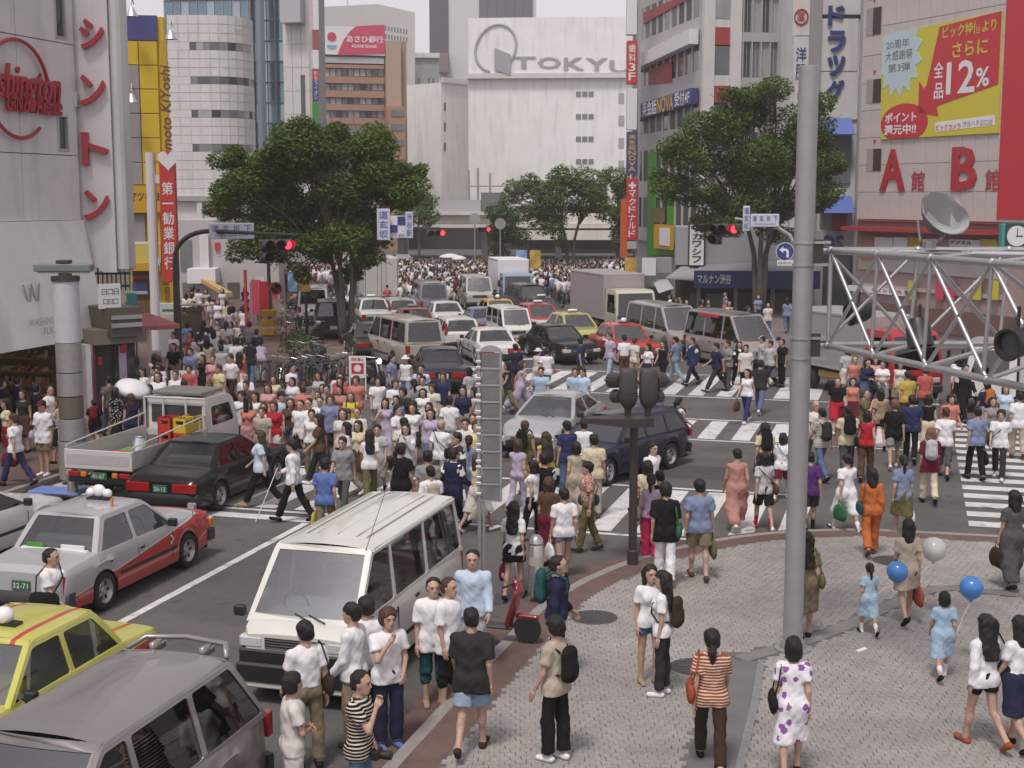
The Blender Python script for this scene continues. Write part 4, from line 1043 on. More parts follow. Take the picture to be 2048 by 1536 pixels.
def sett_mesh(mb, x, y, a, s=1., h=.0):
 w, d = .0585 * s, .0535 * s
 ca, sa = cos(a), sin(a); top = [(-w, -d), (w, -d), (w, d), (-w, d)]
 P = [(x + (p * .97) * ca - q * .95 * sa, y + p * .97 * sa + q * .95 * ca, .107 + h) for p, q in top] + [(x + p * ca - q * sa, y + p * sa + q * ca, .1 + h) for p, q in top] + [(x + p * ca - q * sa, y + p * sa + q * ca, .084) for p, q in top]
 mb.add(P, [(0, 1, 2, 3)] + [(4 + i, 4 + (i + 1) % 4, (i + 1) % 4, i) for i in range(4)] + [(8 + i, 8 + (i + 1) % 4, 4 + (i + 1) % 4, 4 + i) for i in range(4)])
proto_sett = MB(); sett_mesh(proto_sett, 0, 0, 0); proto_sett = [MB() for _ in range(3)]
for i, q in enumerate(proto_sett): sett_mesh(q, 0, 0, 0, 1 - .03 * i, .002 * (i - 1))
proto_sett = [q.mesh('paving_stone', SETT) for q in proto_sett]
stones.sort(key=lambda s: s[1] + abs(s[0] - 3.2) * .5)
rest = MB()
for i, (x, y, a) in enumerate(stones):
 if i < 290 and abs(x) < .37 * y and y > 14.0:
  q = put(proto_sett[i % 3], 'paving_stone', plaza, loc=(x, y, 0), rz=a)
 else: sett_mesh(rest, x, y, a, random.uniform(1.0, 1.035), random.uniform(-.002, .003))
# tint of each stone varies: vertex colour by stone
q = rest.build('paving_stones', SETT, plaza); q['kind'] = 'stuff'
def manhole(px, py, r, label, z=.112):
 p = G(px, py, z); mb = MB(); mb.lathe([(r, -.02), (r, 0), (r - .03, .004), (r - .05, 0), (0, 0)], 32)
 o = mb.build('manhole_cover', IRON, loc=p, auto=40); tag(o, label, 'manhole cover', 'manhole covers in the plaza')
 for i in range(5):
  b = MB(); b.box(-r * .75, -r * .6 + i * r * .3 - .012, .0, r * .75, -r * .6 + i * r * .3 + .012, .006); b.build('raised_bar', IRON, o)
manhole(1188, 1234, .37, 'round iron manhole cover between the red scooter and the two women')
manhole(1390, 1333, .36, 'manhole cover half hidden behind the woman in the rust striped top')
manhole(1785, 1121, .36, 'far manhole cover behind the mother in the beige coat')

# ---------------------------------------------------------------- left and far pavements
def slab(name, poly, z, m, hgt=.14):
 mb = MB(); q = [Vector((p[0], p[1], 0)) for p in poly]; ar = sum(q[i].x * q[(i + 1) % len(q)].y - q[(i + 1) % len(q)].x * q[i].y for i in range(len(q)))
 if ar < 0: q = q[::-1]
 mb.prism([(p.x, p.y) for p in q], z - hgt - .02, z, caps=True); return struct(mb.build(name, m))
PAVE = ground_mat('pavement', (.19, .165, .16), .18, 2.0, .3, 40)
LEFTP = uvp((-19.2, 5), (-19.2, 33)) + [UV(-20.0, 40), G(560, 788), G(690, 772), G(716, 735), G(718, 694), G(664, 676), G(585, 655), G(640, 600), G(755, 545), G(790, 520)] + [Vector((-60, 150, 0)), Vector((-70, 5, 0))]
slab('left_pavement', LEFTP, .12, BRICK)
KB = MB()
lk = LEFTP[:12]
for i in range(len(lk) - 1):
 a, b = lk[i], lk[i + 1]; d = (b - a).normalized(); n = Vector((d.y, -d.x, 0)) * .17
 KB.add([(a.x, a.y, .13), (b.x, b.y, .13), (b.x + n.x, b.y + n.y, .13), (a.x + n.x, a.y + n.y, .13), (a.x + n.x, a.y + n.y, -.02), (b.x + n.x, b.y + n.y, -.02)], [(0, 1, 2, 3), (3, 2, 5, 4)])
struct(KB.build('left_kerb', KERB))
RIGHTP = [G(1600, 712), G(1500, 668), G(1400, 636), G(1262, 590), G(1180, 560), Vector((8, 140, 0)), Vector((60, 150, 0)), Vector((60, 60, 0)), G(2250, 690)]
slab('right_pavement', RIGHTP, .12, PAVE)

# ---------------------------------------------------------------- thin haze added to lift the blacks: one closed box of even air
hz_ = bpy.data.materials.new('haze_air'); hz_.use_nodes = True; nt = hz_.node_tree; nt.nodes.clear(); o_ = nt.nodes.new('ShaderNodeOutputMaterial'); v_ = nt.nodes.new('ShaderNodeVolumePrincipled')
v_.inputs['Color'].default_value = (.96, .95, .96, 1); v_.inputs['Density'].default_value = .0006; v_.inputs['Anisotropy'].default_value = .2; nt.links.new(v_.outputs[0], o_.inputs['Volume'])
tag(MB().box(-430, -70, -1.1, 430, 710, 46).build('haze', hz_), kind='stuff')
SC.cycles.volume_bounces = 1
# ---------------------------------------------------------------- buildings
class Fac:
 def __init__(s, o, ang, name, label, cat='building', group=None):
  s.o = Vector(o); s.ang = ang; s.M = FR(o, ang); s.x = Vector((cos(ang), sin(ang), 0)); s.n = s.x.cross(Vector((0, 0, 1)))
  s.t = thing(name, label, cat, M=s.M, group=group) if label else None
 def L(s, px, py, dz=0.):
  d = Vector(ray(px, py)); c = Vector((0, 0, CAM_H)); t = (s.o + s.n * dz - c).dot(s.n) / d.dot(s.n); p = c + d * t - s.o
  return p.dot(s.x), p.z
 def box(s, name, a, b, z0, z1, m, bev=0, dz=0., parent=None, auto=None):
  x0, y1 = s.L(*a, dz); x1, y0 = s.L(*b, dz); return s.rbox(name, x0, y0, x1, y1, z0, z1, m, bev, parent)
 def rbox(s, name, x0, y0, x1, y1, z0, z1, m, bev=0, parent=None):
  mb = MB(); (mb.bbox(x0, y0, z0, x1, y1, z1, bev) if bev else mb.box(x0, y0, z0, x1, y1, z1)); return mb.build(name, m, parent or s.t)
 def poly(s, name, pts, z0, z1, m, dz=0., parent=None):
  q = [s.L(*p, dz) for p in pts]; ar = sum(q[i][0] * q[(i + 1) % len(q)][1] - q[(i + 1) % len(q)][0] * q[i][1] for i in range(len(q)))
  if ar < 0: q = q[::-1]
  mb = MB(); n = len(q); tri = geometry.tessellate_polygon([[Vector((x, y, 0)) for x, y in q]])
  mb.add([(x, y, z0) for x, y in q] + [(x, y, z1) for x, y in q], [(i, (i + 1) % n, n + (i + 1) % n, n + i) for i in range(n)])
  T = []
  for a, b, c in tri:
   A_ = (q[b][0] - q[a][0]) * (q[c][1] - q[a][1]) - (q[c][0] - q[a][0]) * (q[b][1] - q[a][1]); T.append((n + a, n + b, n + c) if A_ > 0 else (n + a, n + c, n + b))
  mb.add([(x, y, z0) for x, y in q] + [(x, y, z1) for x, y in q], T)
  return mb.build(name, m, parent or s.t)
 def text(s, st, a, b, m, z, dz=0., parent=None, **k):
  x0, y1 = s.L(*a, dz); x1, y0 = s.L(*b, dz); return text(st, parent or s.t, (x0 + x1) / 2, (y0 + y1) / 2, z, m, h=y1 - y0, w=x1 - x0, **k)
 def letters(s, st, a, b, m, z, dz=0., parent=None, vertical=True, **k):
  x0, y1 = s.L(*a, dz); x1, y0 = s.L(*b, dz); n = len(st)
  for i, c in enumerate(st):
   if c == ' ': continue
   if c == '一': text(c, parent or s.t, (x0 + x1) / 2, y1 - (y1 - y0) * (i + .5) / n, z, m, h=(y1 - y0) / n * .1, w=(x1 - x0), **k); continue
   if vertical: text(c, parent or s.t, (x0 + x1) / 2, y1 - (y1 - y0) * (i + .5) / n, z, m, h=(y1 - y0) / n * .86, w=(x1 - x0), **k)
   else: text(c, parent or s.t, x0 + (x1 - x0) * (i + .5) / n, (y0 + y1) / 2, z, m, h=y1 - y0, w=(x1 - x0) / n * .86, **k)
def grid_wall(t, x0, y0, x1, y1, cols, rows, fw, fh, wm, gm, fm, depth=.25, name='wall', oy=.5, z=0., mullion=1, sill=False):
 cw, rh = (x1 - x0) / cols, (y1 - y0) / rows; holes = []
 for r in range(rows):
  for c in range(cols):
   cx, cy = x0 + cw * (c + .5), y0 + rh * (r + oy); holes.append([(cx - cw * fw / 2, cy - rh * fh / 2), (cx + cw * fw / 2, cy - rh * fh / 2), (cx + cw * fw / 2, cy + rh * fh / 2), (cx - cw * fw / 2, cy + rh * fh / 2)])
 mb = MB(); mb.panel([(x0, y0), (x1, y0), (x1, y1), (x0, y1)], holes, lambda x, y, d: (x, y, z - d), depth); w = mb.build(name, wm, t)
 W, Hh = cw * fw / 2, rh * fh / 2; e = min(.06, W * .12); f = MB()
 for a in ((-W, -Hh, W, -Hh + e), (-W, Hh - e, W, Hh), (-W, -Hh + e, -W + e, Hh - e), (W - e, -Hh + e, W, Hh - e)): f.box(a[0], a[1], -depth * .7, a[2], a[3], -depth * .7 + .05)
 for k in range(1, mullion + 1): xx = -W + 2 * W * k / (mullion + 1); f.box(xx - e * .4, -Hh + e, -depth * .7, xx + e * .4, Hh - e, -depth * .7 + .04)
 fme = f.mesh('window', fm); gme = MB().add([(-W, -Hh, -depth * .7 + .02), (W, -Hh, -depth * .7 + .02), (W, Hh, -depth * .7 + .02), (-W, Hh, -depth * .7 + .02)], [(0, 1, 2, 3)]).mesh('pane', gm[0])
 for r in range(rows):
  for c in range(cols):
   o = put(fme, 'window', t, loc=(x0 + cw * (c + .5), y0 + rh * (r + oy), z)); p = put(gme, 'pane', o)
   if len(gm) > 1: p.material_slots[0].link = 'OBJECT'; p.material_slots[0].material = gm[(r * 7 + c * 5 + r * c) % len(gm)]
 return w
def tiles(t, x0, y0, x1, y1, cols, rows, m, z, name='wall_panel', gap=.012, skip=(), th=.04):
 cw, rh = (x1 - x0) / cols, (y1 - y0) / rows; me = MB().bbox(-cw / 2 + gap, -rh / 2 + gap, -th, cw / 2 - gap, rh / 2 - gap, 0, .008).mesh(name, m)
 for r in range(rows):
  for c in range(cols):
   X, Y = x0 + cw * (c + .5), y0 + rh * (r + .5)
   if any(a - cw / 2 < X < b + cw / 2 and q - rh / 2 < Y < d + rh / 2 for a, q, b, d in skip): continue
   put(me, name, t, loc=(X, Y, z))
W_PAINT = mat('white_wall', (.66, .64, .645), .7, noise=.08, ns=.6, dirt=.28); W_TILE = mat('white_tile', (.61, .595, .59), .45, noise=.06, ns=.8, dirt=.2); W_BRT = mat('bright_white', (.80, .785, .775), .6, noise=.05, ns=.4, dirt=.22)
GREYW = mat('grey_concrete', (.33, .325, .33), .8, noise=.12, ns=.7, dirt=.25); PINKW = mat('pale_pink_tile', (.50, .455, .445), .55, noise=.07, ns=.9, dirt=.16); SEAM = mat('seam_dark', (.16, .15, .155), .8)
DARKG = mat('window_glass_dark', (.045, .05, .055), .06, spec=.9); BLUEG = mat('window_glass_blue', (.13, .22, .28), .08, .3, spec=.9, noise=.12, ns=.3); GREYG = mat('window_glass_grey', (.16, .17, .18), .08, spec=.8, noise=.15, ns=.4); PALEG = mat('window_blind', (.36, .36, .36), .4, noise=.12, ns=1)
ALU = mat('aluminium', (.5, .5, .51), .4, .4, noise=.06); STEEL = mat('galvanised_steel', (.42, .41, .42), .42, .55, noise=.12, ns=4); DSTEEL = mat('dark_brown_steel', (.055, .045, .042), .5, .2, noise=.15, ns=4)
RED = mat('sign_red', (.50, .03, .045), .45); REDL = mat('letter_red', (.38, .025, .035), .4); BANNER = mat('sign_red_orange', (.52, .045, .035), .5); YEL = mat('sign_yellow', (.58, .40, .015), .5, noise=.05); YEL2 = mat('sign_yellow_deep', (.52, .30, .012), .5); YELB = mat('poster_yellow', (.58, .50, .05), .5); BLU = mat('sign_blue', (.055, .06, .21), .5); BLUD = mat('letter_blue', (.035, .05, .20), .45); WHT = mat('sign_white', (.72, .71, .74), .5); GRN = mat('sign_green', (.06, .26, .03), .5); BLACKS = mat('sign_black', (.03, .028, .03), .5); PALEB = mat('poster_pale_blue', (.45, .58, .64), .5); PINKS = mat('sign_pink_red', (.55, .06, .12), .5); BROWNINK = mat('letter_brown', (.13, .06, .02), .5); TEAL = mat('teal_paint', (.06, .28, .26), .5)
def core(F, x0, x1, h, depth, m, y0=-.3, z1=-.3, name='building_core'):
 return F.rbox(name, x0, y0, x1, h, -depth, z1, m)

# --- white shoe shop building on the left, beside the near pavement
ws_o = UV(-24.0, 41.4 * .90); p0 = D(160, 395, 41.4)
F1 = Fac((p0.x, p0.y, 0), pi / 2 - A1 , 'shoe_shop_building', 'white panelled shoe shop building with red circle script logo on its wall')
x_l, x_r = -22., 0.
seam_y = [F1.L(160, 440)[1], F1.L(160, 312)[1], F1.L(155, 92)[1]]; y_top = 26.
win = [F1.L(105, -30) + F1.L(133, 80)[0:2], F1.L(113, 228) + F1.L(138, 303)]
ys = seam_y + [seam_y[2] + (seam_y[2] - seam_y[1]) * k for k in (1, 2, 3, 4)]
skips = [(a[0], a[3], a[2], a[1]) for a in win]
core(F1, x_l, x_r - .1, y_top, 12, W_PAINT, y0=seam_y[0] + .02, z1=-.12)
for i in range(len(ys) - 1):
 for k in range(8):
  a, b = x_r - 2.75 * (k + 1), x_r - 2.75 * k; hs = [s for s in skips if s[0] > a - .1 and s[2] < b + .4 and s[1] > ys[i] - .5 and s[3] < ys[i + 1] + .5]
  holes = [[(max(s[0], a + .05), max(s[1], ys[i] + .05)), (min(s[2], b - .05), max(s[1], ys[i] + .05)), (min(s[2], b - .05), min(s[3], ys[i + 1] - .05)), (max(s[0], a + .05), min(s[3], ys[i + 1] - .05))] for s in hs]
  MB().panel([(a + .012, ys[i] + .014), (b - .012, ys[i] + .014), (b - .012, ys[i + 1] - .014), (a + .012, ys[i + 1] - .014)], holes, lambda x, y, d: (x, y, -d), .1).build('wall_panel', W_PAINT, F1.t)
  for q in holes:
   f = MB(); x0, y0, x1, y1 = q[0][0], q[0][1], q[2][0], q[2][1]
   for b4 in ((x0, y0, x1, y0 + .07), (x0, y1 - .07, x1, y1), (x0, y0 + .07, x0 + .07, y1 - .07), (x1 - .07, y0 + .07, x1, y1 - .07)): f.box(b4[0], b4[1], -.09, b4[2], b4[3], .03)
   o = f.build('window', ALU, F1.t); MB().box(x0, y0, -.1, x1, y1, -.06).build('pane', DARKG, o)
# projecting fascia over the shop, leaning outwards
fz = .9; fx = F1.L(215, 665, fz)[0]; yb = F1.L(100, 690, fz)[1]
mb = MB(); y1 = seam_y[0]; mb.add([(x_l, yb, fz), (fx, yb, fz), (x_r - .05, y1, .12), (x_l, y1, .12), (x_l, yb, -1.2), (fx, yb, -1.2), (x_r - .05, y1, -1.2), (x_l, y1, -1.2)], [(0, 1, 2, 3), (1, 5, 6, 2), (3, 2, 6, 7), (0, 4, 5, 1)]); mb.build('fascia', W_PAINT, F1.t)
text('Washington', F1.t, *[(F1.L(-72, 180)[0] + F1.L(110, 180)[0]) / 2, F1.L(30, 176)[1]], .16, REDL, w=F1.L(110, 180)[0] - F1.L(-72, 180)[0], h=1.25, bold=.012, ext=.05, shear=.3)
text('GINZA Avenue', F1.t, (F1.L(0, 180)[0] + F1.L(112, 180)[0]) / 2, F1.L(55, 208)[1], .16, REDL, w=F1.L(114, 180)[0] - F1.L(4, 180)[0], h=.52, bold=.012, ext=.05, shear=.2)
cx, cy = F1.L(28, 178); rx, ry = F1.L(88, 178)[0] - cx, F1.L(28, 80)[1] - cy
MB().tube([(cx + rx * cos(t), cy + ry * sin(t), .15) for t in np.linspace(R(15), R(310), 44)], .055, 6).build('logo_ring', REDL, F1.t, auto=60)
THIN = mat('letter_grey', (.34, .33, .33), .5)
zc = .55
for s, a, b in (('WASHINGTON', (35, 637), (112, 655)), ('PLAZA', (62, 655), (96, 668))):
 w = text(s, F1.t, (F1.L(a[0], a[1], zc)[0] + F1.L(b[0], b[1], zc)[0]) / 2, F1.L(a[0], (a[1] + b[1]) / 2, zc)[1], fz * (1 - (F1.L(70, (a[1] + b[1]) / 2, zc)[1] - yb) / (y1 - yb)) + .17, THIN, w=F1.L(b[0], b[1], zc)[0] - F1.L(a[0], a[1], zc)[0], h=.2)
text('W', F1.t, F1.L(56, 595, .5)[0], F1.L(56, 595, .5)[1], .62, THIN, h=.75, w=.8, shear=-.2)
# shop recess with lit shelves of shoes
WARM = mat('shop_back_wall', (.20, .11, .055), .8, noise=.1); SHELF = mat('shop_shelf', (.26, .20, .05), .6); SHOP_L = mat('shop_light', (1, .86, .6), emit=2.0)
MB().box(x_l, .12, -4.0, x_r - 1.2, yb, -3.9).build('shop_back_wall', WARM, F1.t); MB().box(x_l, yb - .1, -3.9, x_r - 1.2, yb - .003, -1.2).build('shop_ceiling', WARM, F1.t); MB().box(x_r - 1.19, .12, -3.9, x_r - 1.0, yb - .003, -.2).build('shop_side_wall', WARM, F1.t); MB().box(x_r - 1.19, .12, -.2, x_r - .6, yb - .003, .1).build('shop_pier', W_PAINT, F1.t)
rr = random.Random(3)
SHC = [flat((.35, .08, .03)), flat((.05, .03, .03)), flat((.5, .4, .3)), flat((.3, .14, .05)), flat((.45, .2, .08))]
for k, zz in enumerate((.75, 1.15, 1.55, 1.95)):
 MB().box(x_r - 1.75, zz - .05, -3.8, x_r - 1.2, zz, -.3).build('shop_shelf', SHELF, F1.t)
 mb = MB()
 for i in range(30):
  z = -3.7 + i * .115; c = rr.randrange(5); mb.bbox(x_r - 1.72, zz, z - .045, x_r - 1.46, zz + .08, z + .045, .02, c); mb.bbox(x_r - 1.56, zz + .05, z - .04, x_r - 1.46, zz + rr.choice((.12, .22)), z + .04, .02, c)
 q = mb.build('display_shoes', SHC, F1.t); q['kind'] = 'stuff'
for x in range(3): MB().box(x_r - 2.6 - 2 * x, yb - .14, -2.6, x_r - 1.9 - 2 * x, yb - .103, -2.3).build('shop_light', SHOP_L, F1.t)
# --- the wall with the tall red katakana, turned to the street
F2 = Fac(D(160, 395, 41.6).xy.to_3d(), R(4), 'sign_wall', 'tall white wall with four raised red katakana letters above the left pavement', 'wall')
x0, _ = F2.L(160, 300); x1, _ = F2.L(247, 300); yl = F2.L(200, 545)[1]
mb = MB(); mb.box(x0 - .5, yl + .5, -1.2, x1 - .34, 26, 0); mb.build('wall', W_PAINT, F2.t); MB().bbox(x1 - .33, yl, -1.3, x1, 26, -.05, .1).build('corner_post', W_TILE, F2.t)
mb = MB(); pr = [(x0 + .02, yl + .5), (x0 + .3, yl + .2), (x0 + .55, yl), (x1 - .34, yl), (x1 - .34, yl + .5)]; mb.prism(pr[::1], -1.2, -.003); mb.build('lower_edge', W_PAINT, F2.t)
for c, (a, b) in zip('シンント', (((160, 38), (211, 100)), ((161, 150), (214, 212)), ((169, 380), (222, 440)), ((164, 265), (220, 330)))):
 F2.text(c, a, b, REDL, .12, bold=.025, ext=.10)
F2.box('wall_lamp_box', (142, 186), (160, 215), .0, .35, ALU)
# --- street clutter beneath it: green trellis, price board, brown canopy, glass shop front
F3 = Fac(D(185, 395, 39.5).xy.to_3d(), R(40), 'shop_front', 'glass shop front with posters under a dark brown canopy beside the white fascia')
F3.box('canopy', (205, 615), (270, 668), -1.2, .5, mat('brown_canopy', (.10, .08, .065), .7)); F3.box('canopy_slat', (208, 630), (268, 634), .5, .56, GREYW); F3.box('canopy_slat', (208, 645), (268, 650), .5, .56, GREYW)
F3.box('eaves_board', (180, 660), (285, 682), -1.0, .3, mat('brown_board', (.2, .17, .14), .7))
F3.box('white_pillar', (168, 690), (186, 880), -.4, .1, W_TILE); F3.box('glass_wall', (190, 682), (280, 850), -.2, -.15, DARKG); F3.box('mullion', (230, 682), (237, 850), -.15, -.05, mat('red_brown_frame', (.10, .03, .03), .5)); F3.box('mullion', (276, 682), (282, 850), -.15, -.05, mat('green_frame', (.08, .14, .10), .5))
F3.box('poster', (189, 695), (198, 840), -.14, -.1, flat((.34, .03, .07))); F3.box('poster', (240, 692), (258, 770), -.14, -.1, flat((.45, .38, .5))); F3.box('poster', (243, 690), (256, 706), -.095, -.07, RED); F3.box('poster', (199, 715), (207, 730), -.14, -.1, RED)
F3.box('price_board', (192, 568), (237, 615), .1, .18, WHT); F3.letters('日口日', (197, 578), (233, 588), BLACKS, .185, vertical=False); F3.letters('口日口', (200, 598), (232, 607), BLACKS, .185, vertical=False)
F3t = Fac(D(185, 395, 43.).xy.to_3d(), R(10), 'roof_trellis', 'turquoise metal trellis and boxes above the price board', 'trellis')
for x in range(185, 262, 9): F3t.box('post', (x, 522), (x + 5, 580), 0, .1, TEAL if x % 2 else mat('dark_green', (.03, .08, .05), .6))
for y in (524, 545, 570): F3t.box('rail', (183, y), (262, y + 4), -.05, .0, TEAL)
F3t.box('cabinet', (255, 585), (275, 612), 0, .4, TEAL); F3t.box('lamp_strip', (240, 582), (296, 587), .1, .3, WHT)
# pink market umbrella
u = G(300, 780, 0); uz = D(300, 655, u.y).z; ur = .85
o = thing('market_parasol', 'faded red market parasol beside the brown canopy on the left pavement', 'parasol', (u.x, u.y, .12))
MB().tube([(0, 0, 0), (0, 0, uz + .35)], .025, 6).build('pole', WHT, o)
mb = MB(); n = 8; mb.add([(0, 0, uz + .40)] + [(ur * 1.3 * cos(2 * pi * k / n), ur * sin(2 * pi * k / n), uz) for k in range(n)] + [(ur * 1.3 * cos(2 * pi * k / n), ur * sin(2 * pi * k / n), uz - .14) for k in range(n)], [(0, 1 + k, 1 + (k + 1) % n) for k in range(n)] + [(1 + k, 9 + k, 9 + (k + 1) % n, 1 + (k + 1) % n) for k in range(n)]); mb.build('canopy', mat('faded_red_cloth', (.42, .14, .13), .8, noise=.15), o)

# --- yellow drugstore building
F4 = Fac(D(247, 395, 71.0).xy.to_3d(), R(8), 'drugstore_building', 'yellow and grey panelled drugstore with a blue block on top')
a, _ = F4.L(248, 300); b, _ = F4.L(322, 300); c, _ = F4.L(351, 300); yt = F4.L(250, 80)[1]; yq = F4.L(250, 30)[1]
core(F4, a, c - .4, yq - .05, 1.2, YEL, z1=-.1); rows = [F4.L(250, y)[1] for y in (370, 325, 276, 227, 178, 130, 81)]
m1 = F4.L(284, 300)[0]
GREYP2 = mat('grey_panel', (.27, .25, .26), .5, noise=.05)
for i in range(6):
 MB().bbox(a, rows[i] + .02, -.08, m1 - .02, rows[i + 1] - .02, .04, .02).build('wall_panel', GREYP2 if i < 5 else YEL, F4.t); MB().bbox(m1 + .02, rows[i] + .02, -.08, b - .02, rows[i + 1] - .02, .04, .02).build('wall_panel', YEL, F4.t)
F4.rbox('blue_block', a, yt, b, yq, -3, .06, BLU); F4.box('sign_band', (257, 371), (322, 425), -.1, .3, YEL2); F4.text('マツキヨ', (260, 384), (320, 402), BLACKS, .31, bold=.02)
F4.box('lower_panel', (257, 430), (292, 500), -.1, .05, GREYP2); F4.box('lower_panel', (294, 425), (322, 500), -.1, .05, YEL); F4.box('yellow_balcony', (262, 487), (324, 525), -.1, .5, mat('pale_yellow_panel', (.55, .46, .10), .5)); F4.box('yellow_awning', (262, 525), (324, 540), -.1, .7, YEL2); F4.box('shop_window', (264, 540), (300, 600), -.1, .0, flat((.07, .03, .02))); F4.text('yoshi', (264, 548), (299, 562), RED, .02, bold=.02); F4.box('navy_board', (265, 565), (297, 580), .01, .2, BLU); F4.box('shop_window', (250, 605), (300, 690), -.1, 0, flat((.12, .06, .04)))
F4.box('cornice_light', (262, 483), (300, 487), .3, .5, WHT)
F4.box('vertical_sign', (322, 80), (351, 640), -.3, .12, YEL2)
x0, y0 = F4.L(337, 350); x1, y1 = F4.L(337, 130); me = text_mesh('atsumoto KiYoshi', BROWNINK, .02, 0, shear=.2); q = put(me, 'lettering', F4.t, M=Matrix.Translation((x0, (y0 + y1) / 2, .135)) @ Matrix.Rotation(pi / 2, 4, 'Z') @ Matrix.Diagonal(((y1 - y0) / me['w'], .52 / me['h'], 1, 1)))
x0, y0 = F4.L(335, 628); x1, y1 = F4.L(335, 560); me = text_mesh('Matsumoto Ki', BROWNINK, .02); put(me, 'lettering', F4.t, M=Matrix.Translation((x0, (y0 + y1) / 2, .135)) @ Matrix.Rotation(pi / 2, 4, 'Z') @ Matrix.Diagonal(((y1 - y0) / me['w'], .38 / me['h'], 1, 1)))
for px, py in ((268, 20), (268, 190), (345, 65)):
 x, y = F4.L(px, py); mb = MB(); mb.tube([(x, y + .3, 0), (x, y + .5, .8), (x, y + .1, 1.0)], .03, 6); mb.add([(x + .32 * cos(t) * (1 if k else .3), y - (.45 if k else 0), 1.0 + .32 * sin(t) * (1 if k else .3)) for k in (0, 1) for t in np.linspace(0, 2 * pi, 11)[:-1]], [(i, 10 + i, 10 + (i + 1) % 10, (i + 1) % 10) for i in range(10)]); mb.build('sign_lamp', ALU, F4.t)
# --- red vertical bank banner on its white pole
gp = G(315, 700, .12); F5 = Fac((gp.x, gp.y, 0), R(6), 'bank_sign', 'tall red vertical bank sign with a white heart, held by a white pole', 'sign')
d5 = gp.y
x, _ = F5.L(307, 500); MB().tube([(x - .2 + .2, .1, 0), (x, F5.L(305, 305)[1], 0)], .21, 12).build('pole', mat('white_pole', (.62, .61, .63), .4), F5.t)
F5.box('panel', (319, 304), (358, 563), -.3, .3, BANNER, .02); F5.letters('第一勧業銀行', (325, 362), (353, 540), WHT, .31, bold=.012)
hx, hy = F5.L(338, 320); w = .38
hp = [(hx + .036 * 16 * sin(t) ** 3 * .75, hy + .036 * .8 * (13 * cos(t) - 5 * cos(2 * t) - 2 * cos(3 * t) - cos(4 * t))) for t in np.linspace(0, 2 * pi, 26)[:-1]][::-1]
MB().prism(hp, .30, .33).build('heart_emblem', WHT, F5.t)
for y in (350, 515): F5.box('bracket', (308, y), (320, y + 16), -.08, .08, WHT)
# --- rounded white building with ribbon windows
F6 = Fac(D(340, 395, 104.).xy.to_3d(), R(0), 'rounded_office_building', 'white tiled office building with a rounded corner and dark ribbon windows')
xa, _ = F6.L(342, 300); xb, _ = F6.L(495, 300); zs = [F6.L(400, y)[1] for y in (450, 395, 303, 288, 235, 220, 168, 153, 100, 84, 30)]
def curve_pts(r, n=7): return [(xa, 0)] + [(xb - r + r * sin(t), -r + r * cos(t)) for t in np.linspace(0, R(88), n)] + [(xb, -3.4)]
cp = curve_pts(2.6)
def ribbon(name, y0, y1, m, ins=0.):
 c = [(x - (ins if i > 1 else 0) * .7, z - ins) for i, (x, z) in enumerate(cp)]; mb = MB(); v = [(x, y0, z) for x, z in c] + [(x, y1, z) for x, z in c]; n = len(c); mb.add(v, [(i, i + 1, n + i + 1, n + i) for i in range(n - 1)]); return mb.build(name, m, F6.t, auto=30)
ribbon('wall', -.1, zs[-1], W_TILE, .04)
for i in (1, 3, 5, 7, 9):
 y0, y1 = zs[i], zs[i + 1]; rows_ = 3 if i > 1 else 5; seg = [cp[0], ((cp[0][0] + cp[1][0]) / 3 + cp[0][0] / 3, 0), ((cp[0][0] + cp[1][0]) * 2 / 3 - cp[0][0] / 3, 0)] + cp[1:]
 seg = [(xa + (cp[1][0] - xa) * k / 4, 0) for k in range(4)] + cp[1:]
 for r in range(rows_):
  h0, h1 = y0 + (y1 - y0) * r / rows_ + .02, y0 + (y1 - y0) * (r + 1) / rows_ - .02
  for k in range(len(seg) - 1):
   (ax_, az), (bx_, bz) = seg[k], seg[k + 1]; e = .012 / max(.2, math.hypot(bx_ - ax_, bz - az)); P0 = (ax_ + (bx_ - ax_) * e, az + (bz - az) * e); P1 = (bx_ - (bx_ - ax_) * e, bz - (bz - az) * e)
   MB().add([(P0[0], h0, P0[1]), (P1[0], h0, P1[1]), (P1[0], h1, P1[1]), (P0[0], h1, P0[1])], [(0, 1, 2, 3)]).build('wall_panel', W_TILE, F6.t)
wl = F6.L(379, 100)[0]
for j, (i0, i1) in enumerate(((2, 3), (4, 5), (6, 7), (8, 9))):
 y0, y1 = zs[i0], zs[i1]; seg = [(xa, 0), (wl, 0)] + [(wl + (cp[1][0] - wl) * k / 3, 0) for k in (1, 2, 3)] + cp[2:]
 MB().add([(xa, y0, 0), (wl, y0, 0), (wl, y1, 0), (xa, y1, 0)], [(0, 1, 2, 3)]).build('wall_panel', W_TILE, F6.t)
 for k in range(1, len(seg) - 1):
  (ax_, az), (bx_, bz) = seg[k], seg[k + 1]; nx, nz = (bz - az), -(bx_ - ax_); q = math.hypot(nx, nz); ix, iz = nx / q * .02, nz / q * .02
  MB().add([(ax_ + ix, y0, az + iz), (bx_ + ix, y0, bz + iz), (bx_ + ix, y1, bz + iz), (ax_ + ix, y1, az + iz)], [(0, 1, 2, 3)]).build('window_pane', rr.choice((DARKG, GREYG, GREYG, PALEG)), F6.t)
F6.text('Kemuri', (470, 58), (490, 66), SEAM, .1)
xs0 = F6.L(345, 410)[0]
F6.box('shop_glass', (352, 398), (450, 520), -.5, -.2, GREYG); F6.box('shop_pier', (395, 398), (410, 560), -.2, .3, W_TILE); F6.box('shop_band', (350, 392), (480, 402), -.2, .4, GREYW); F6.box('shop_pier', (440, 398), (455, 560), -.2, .3, W_TILE)
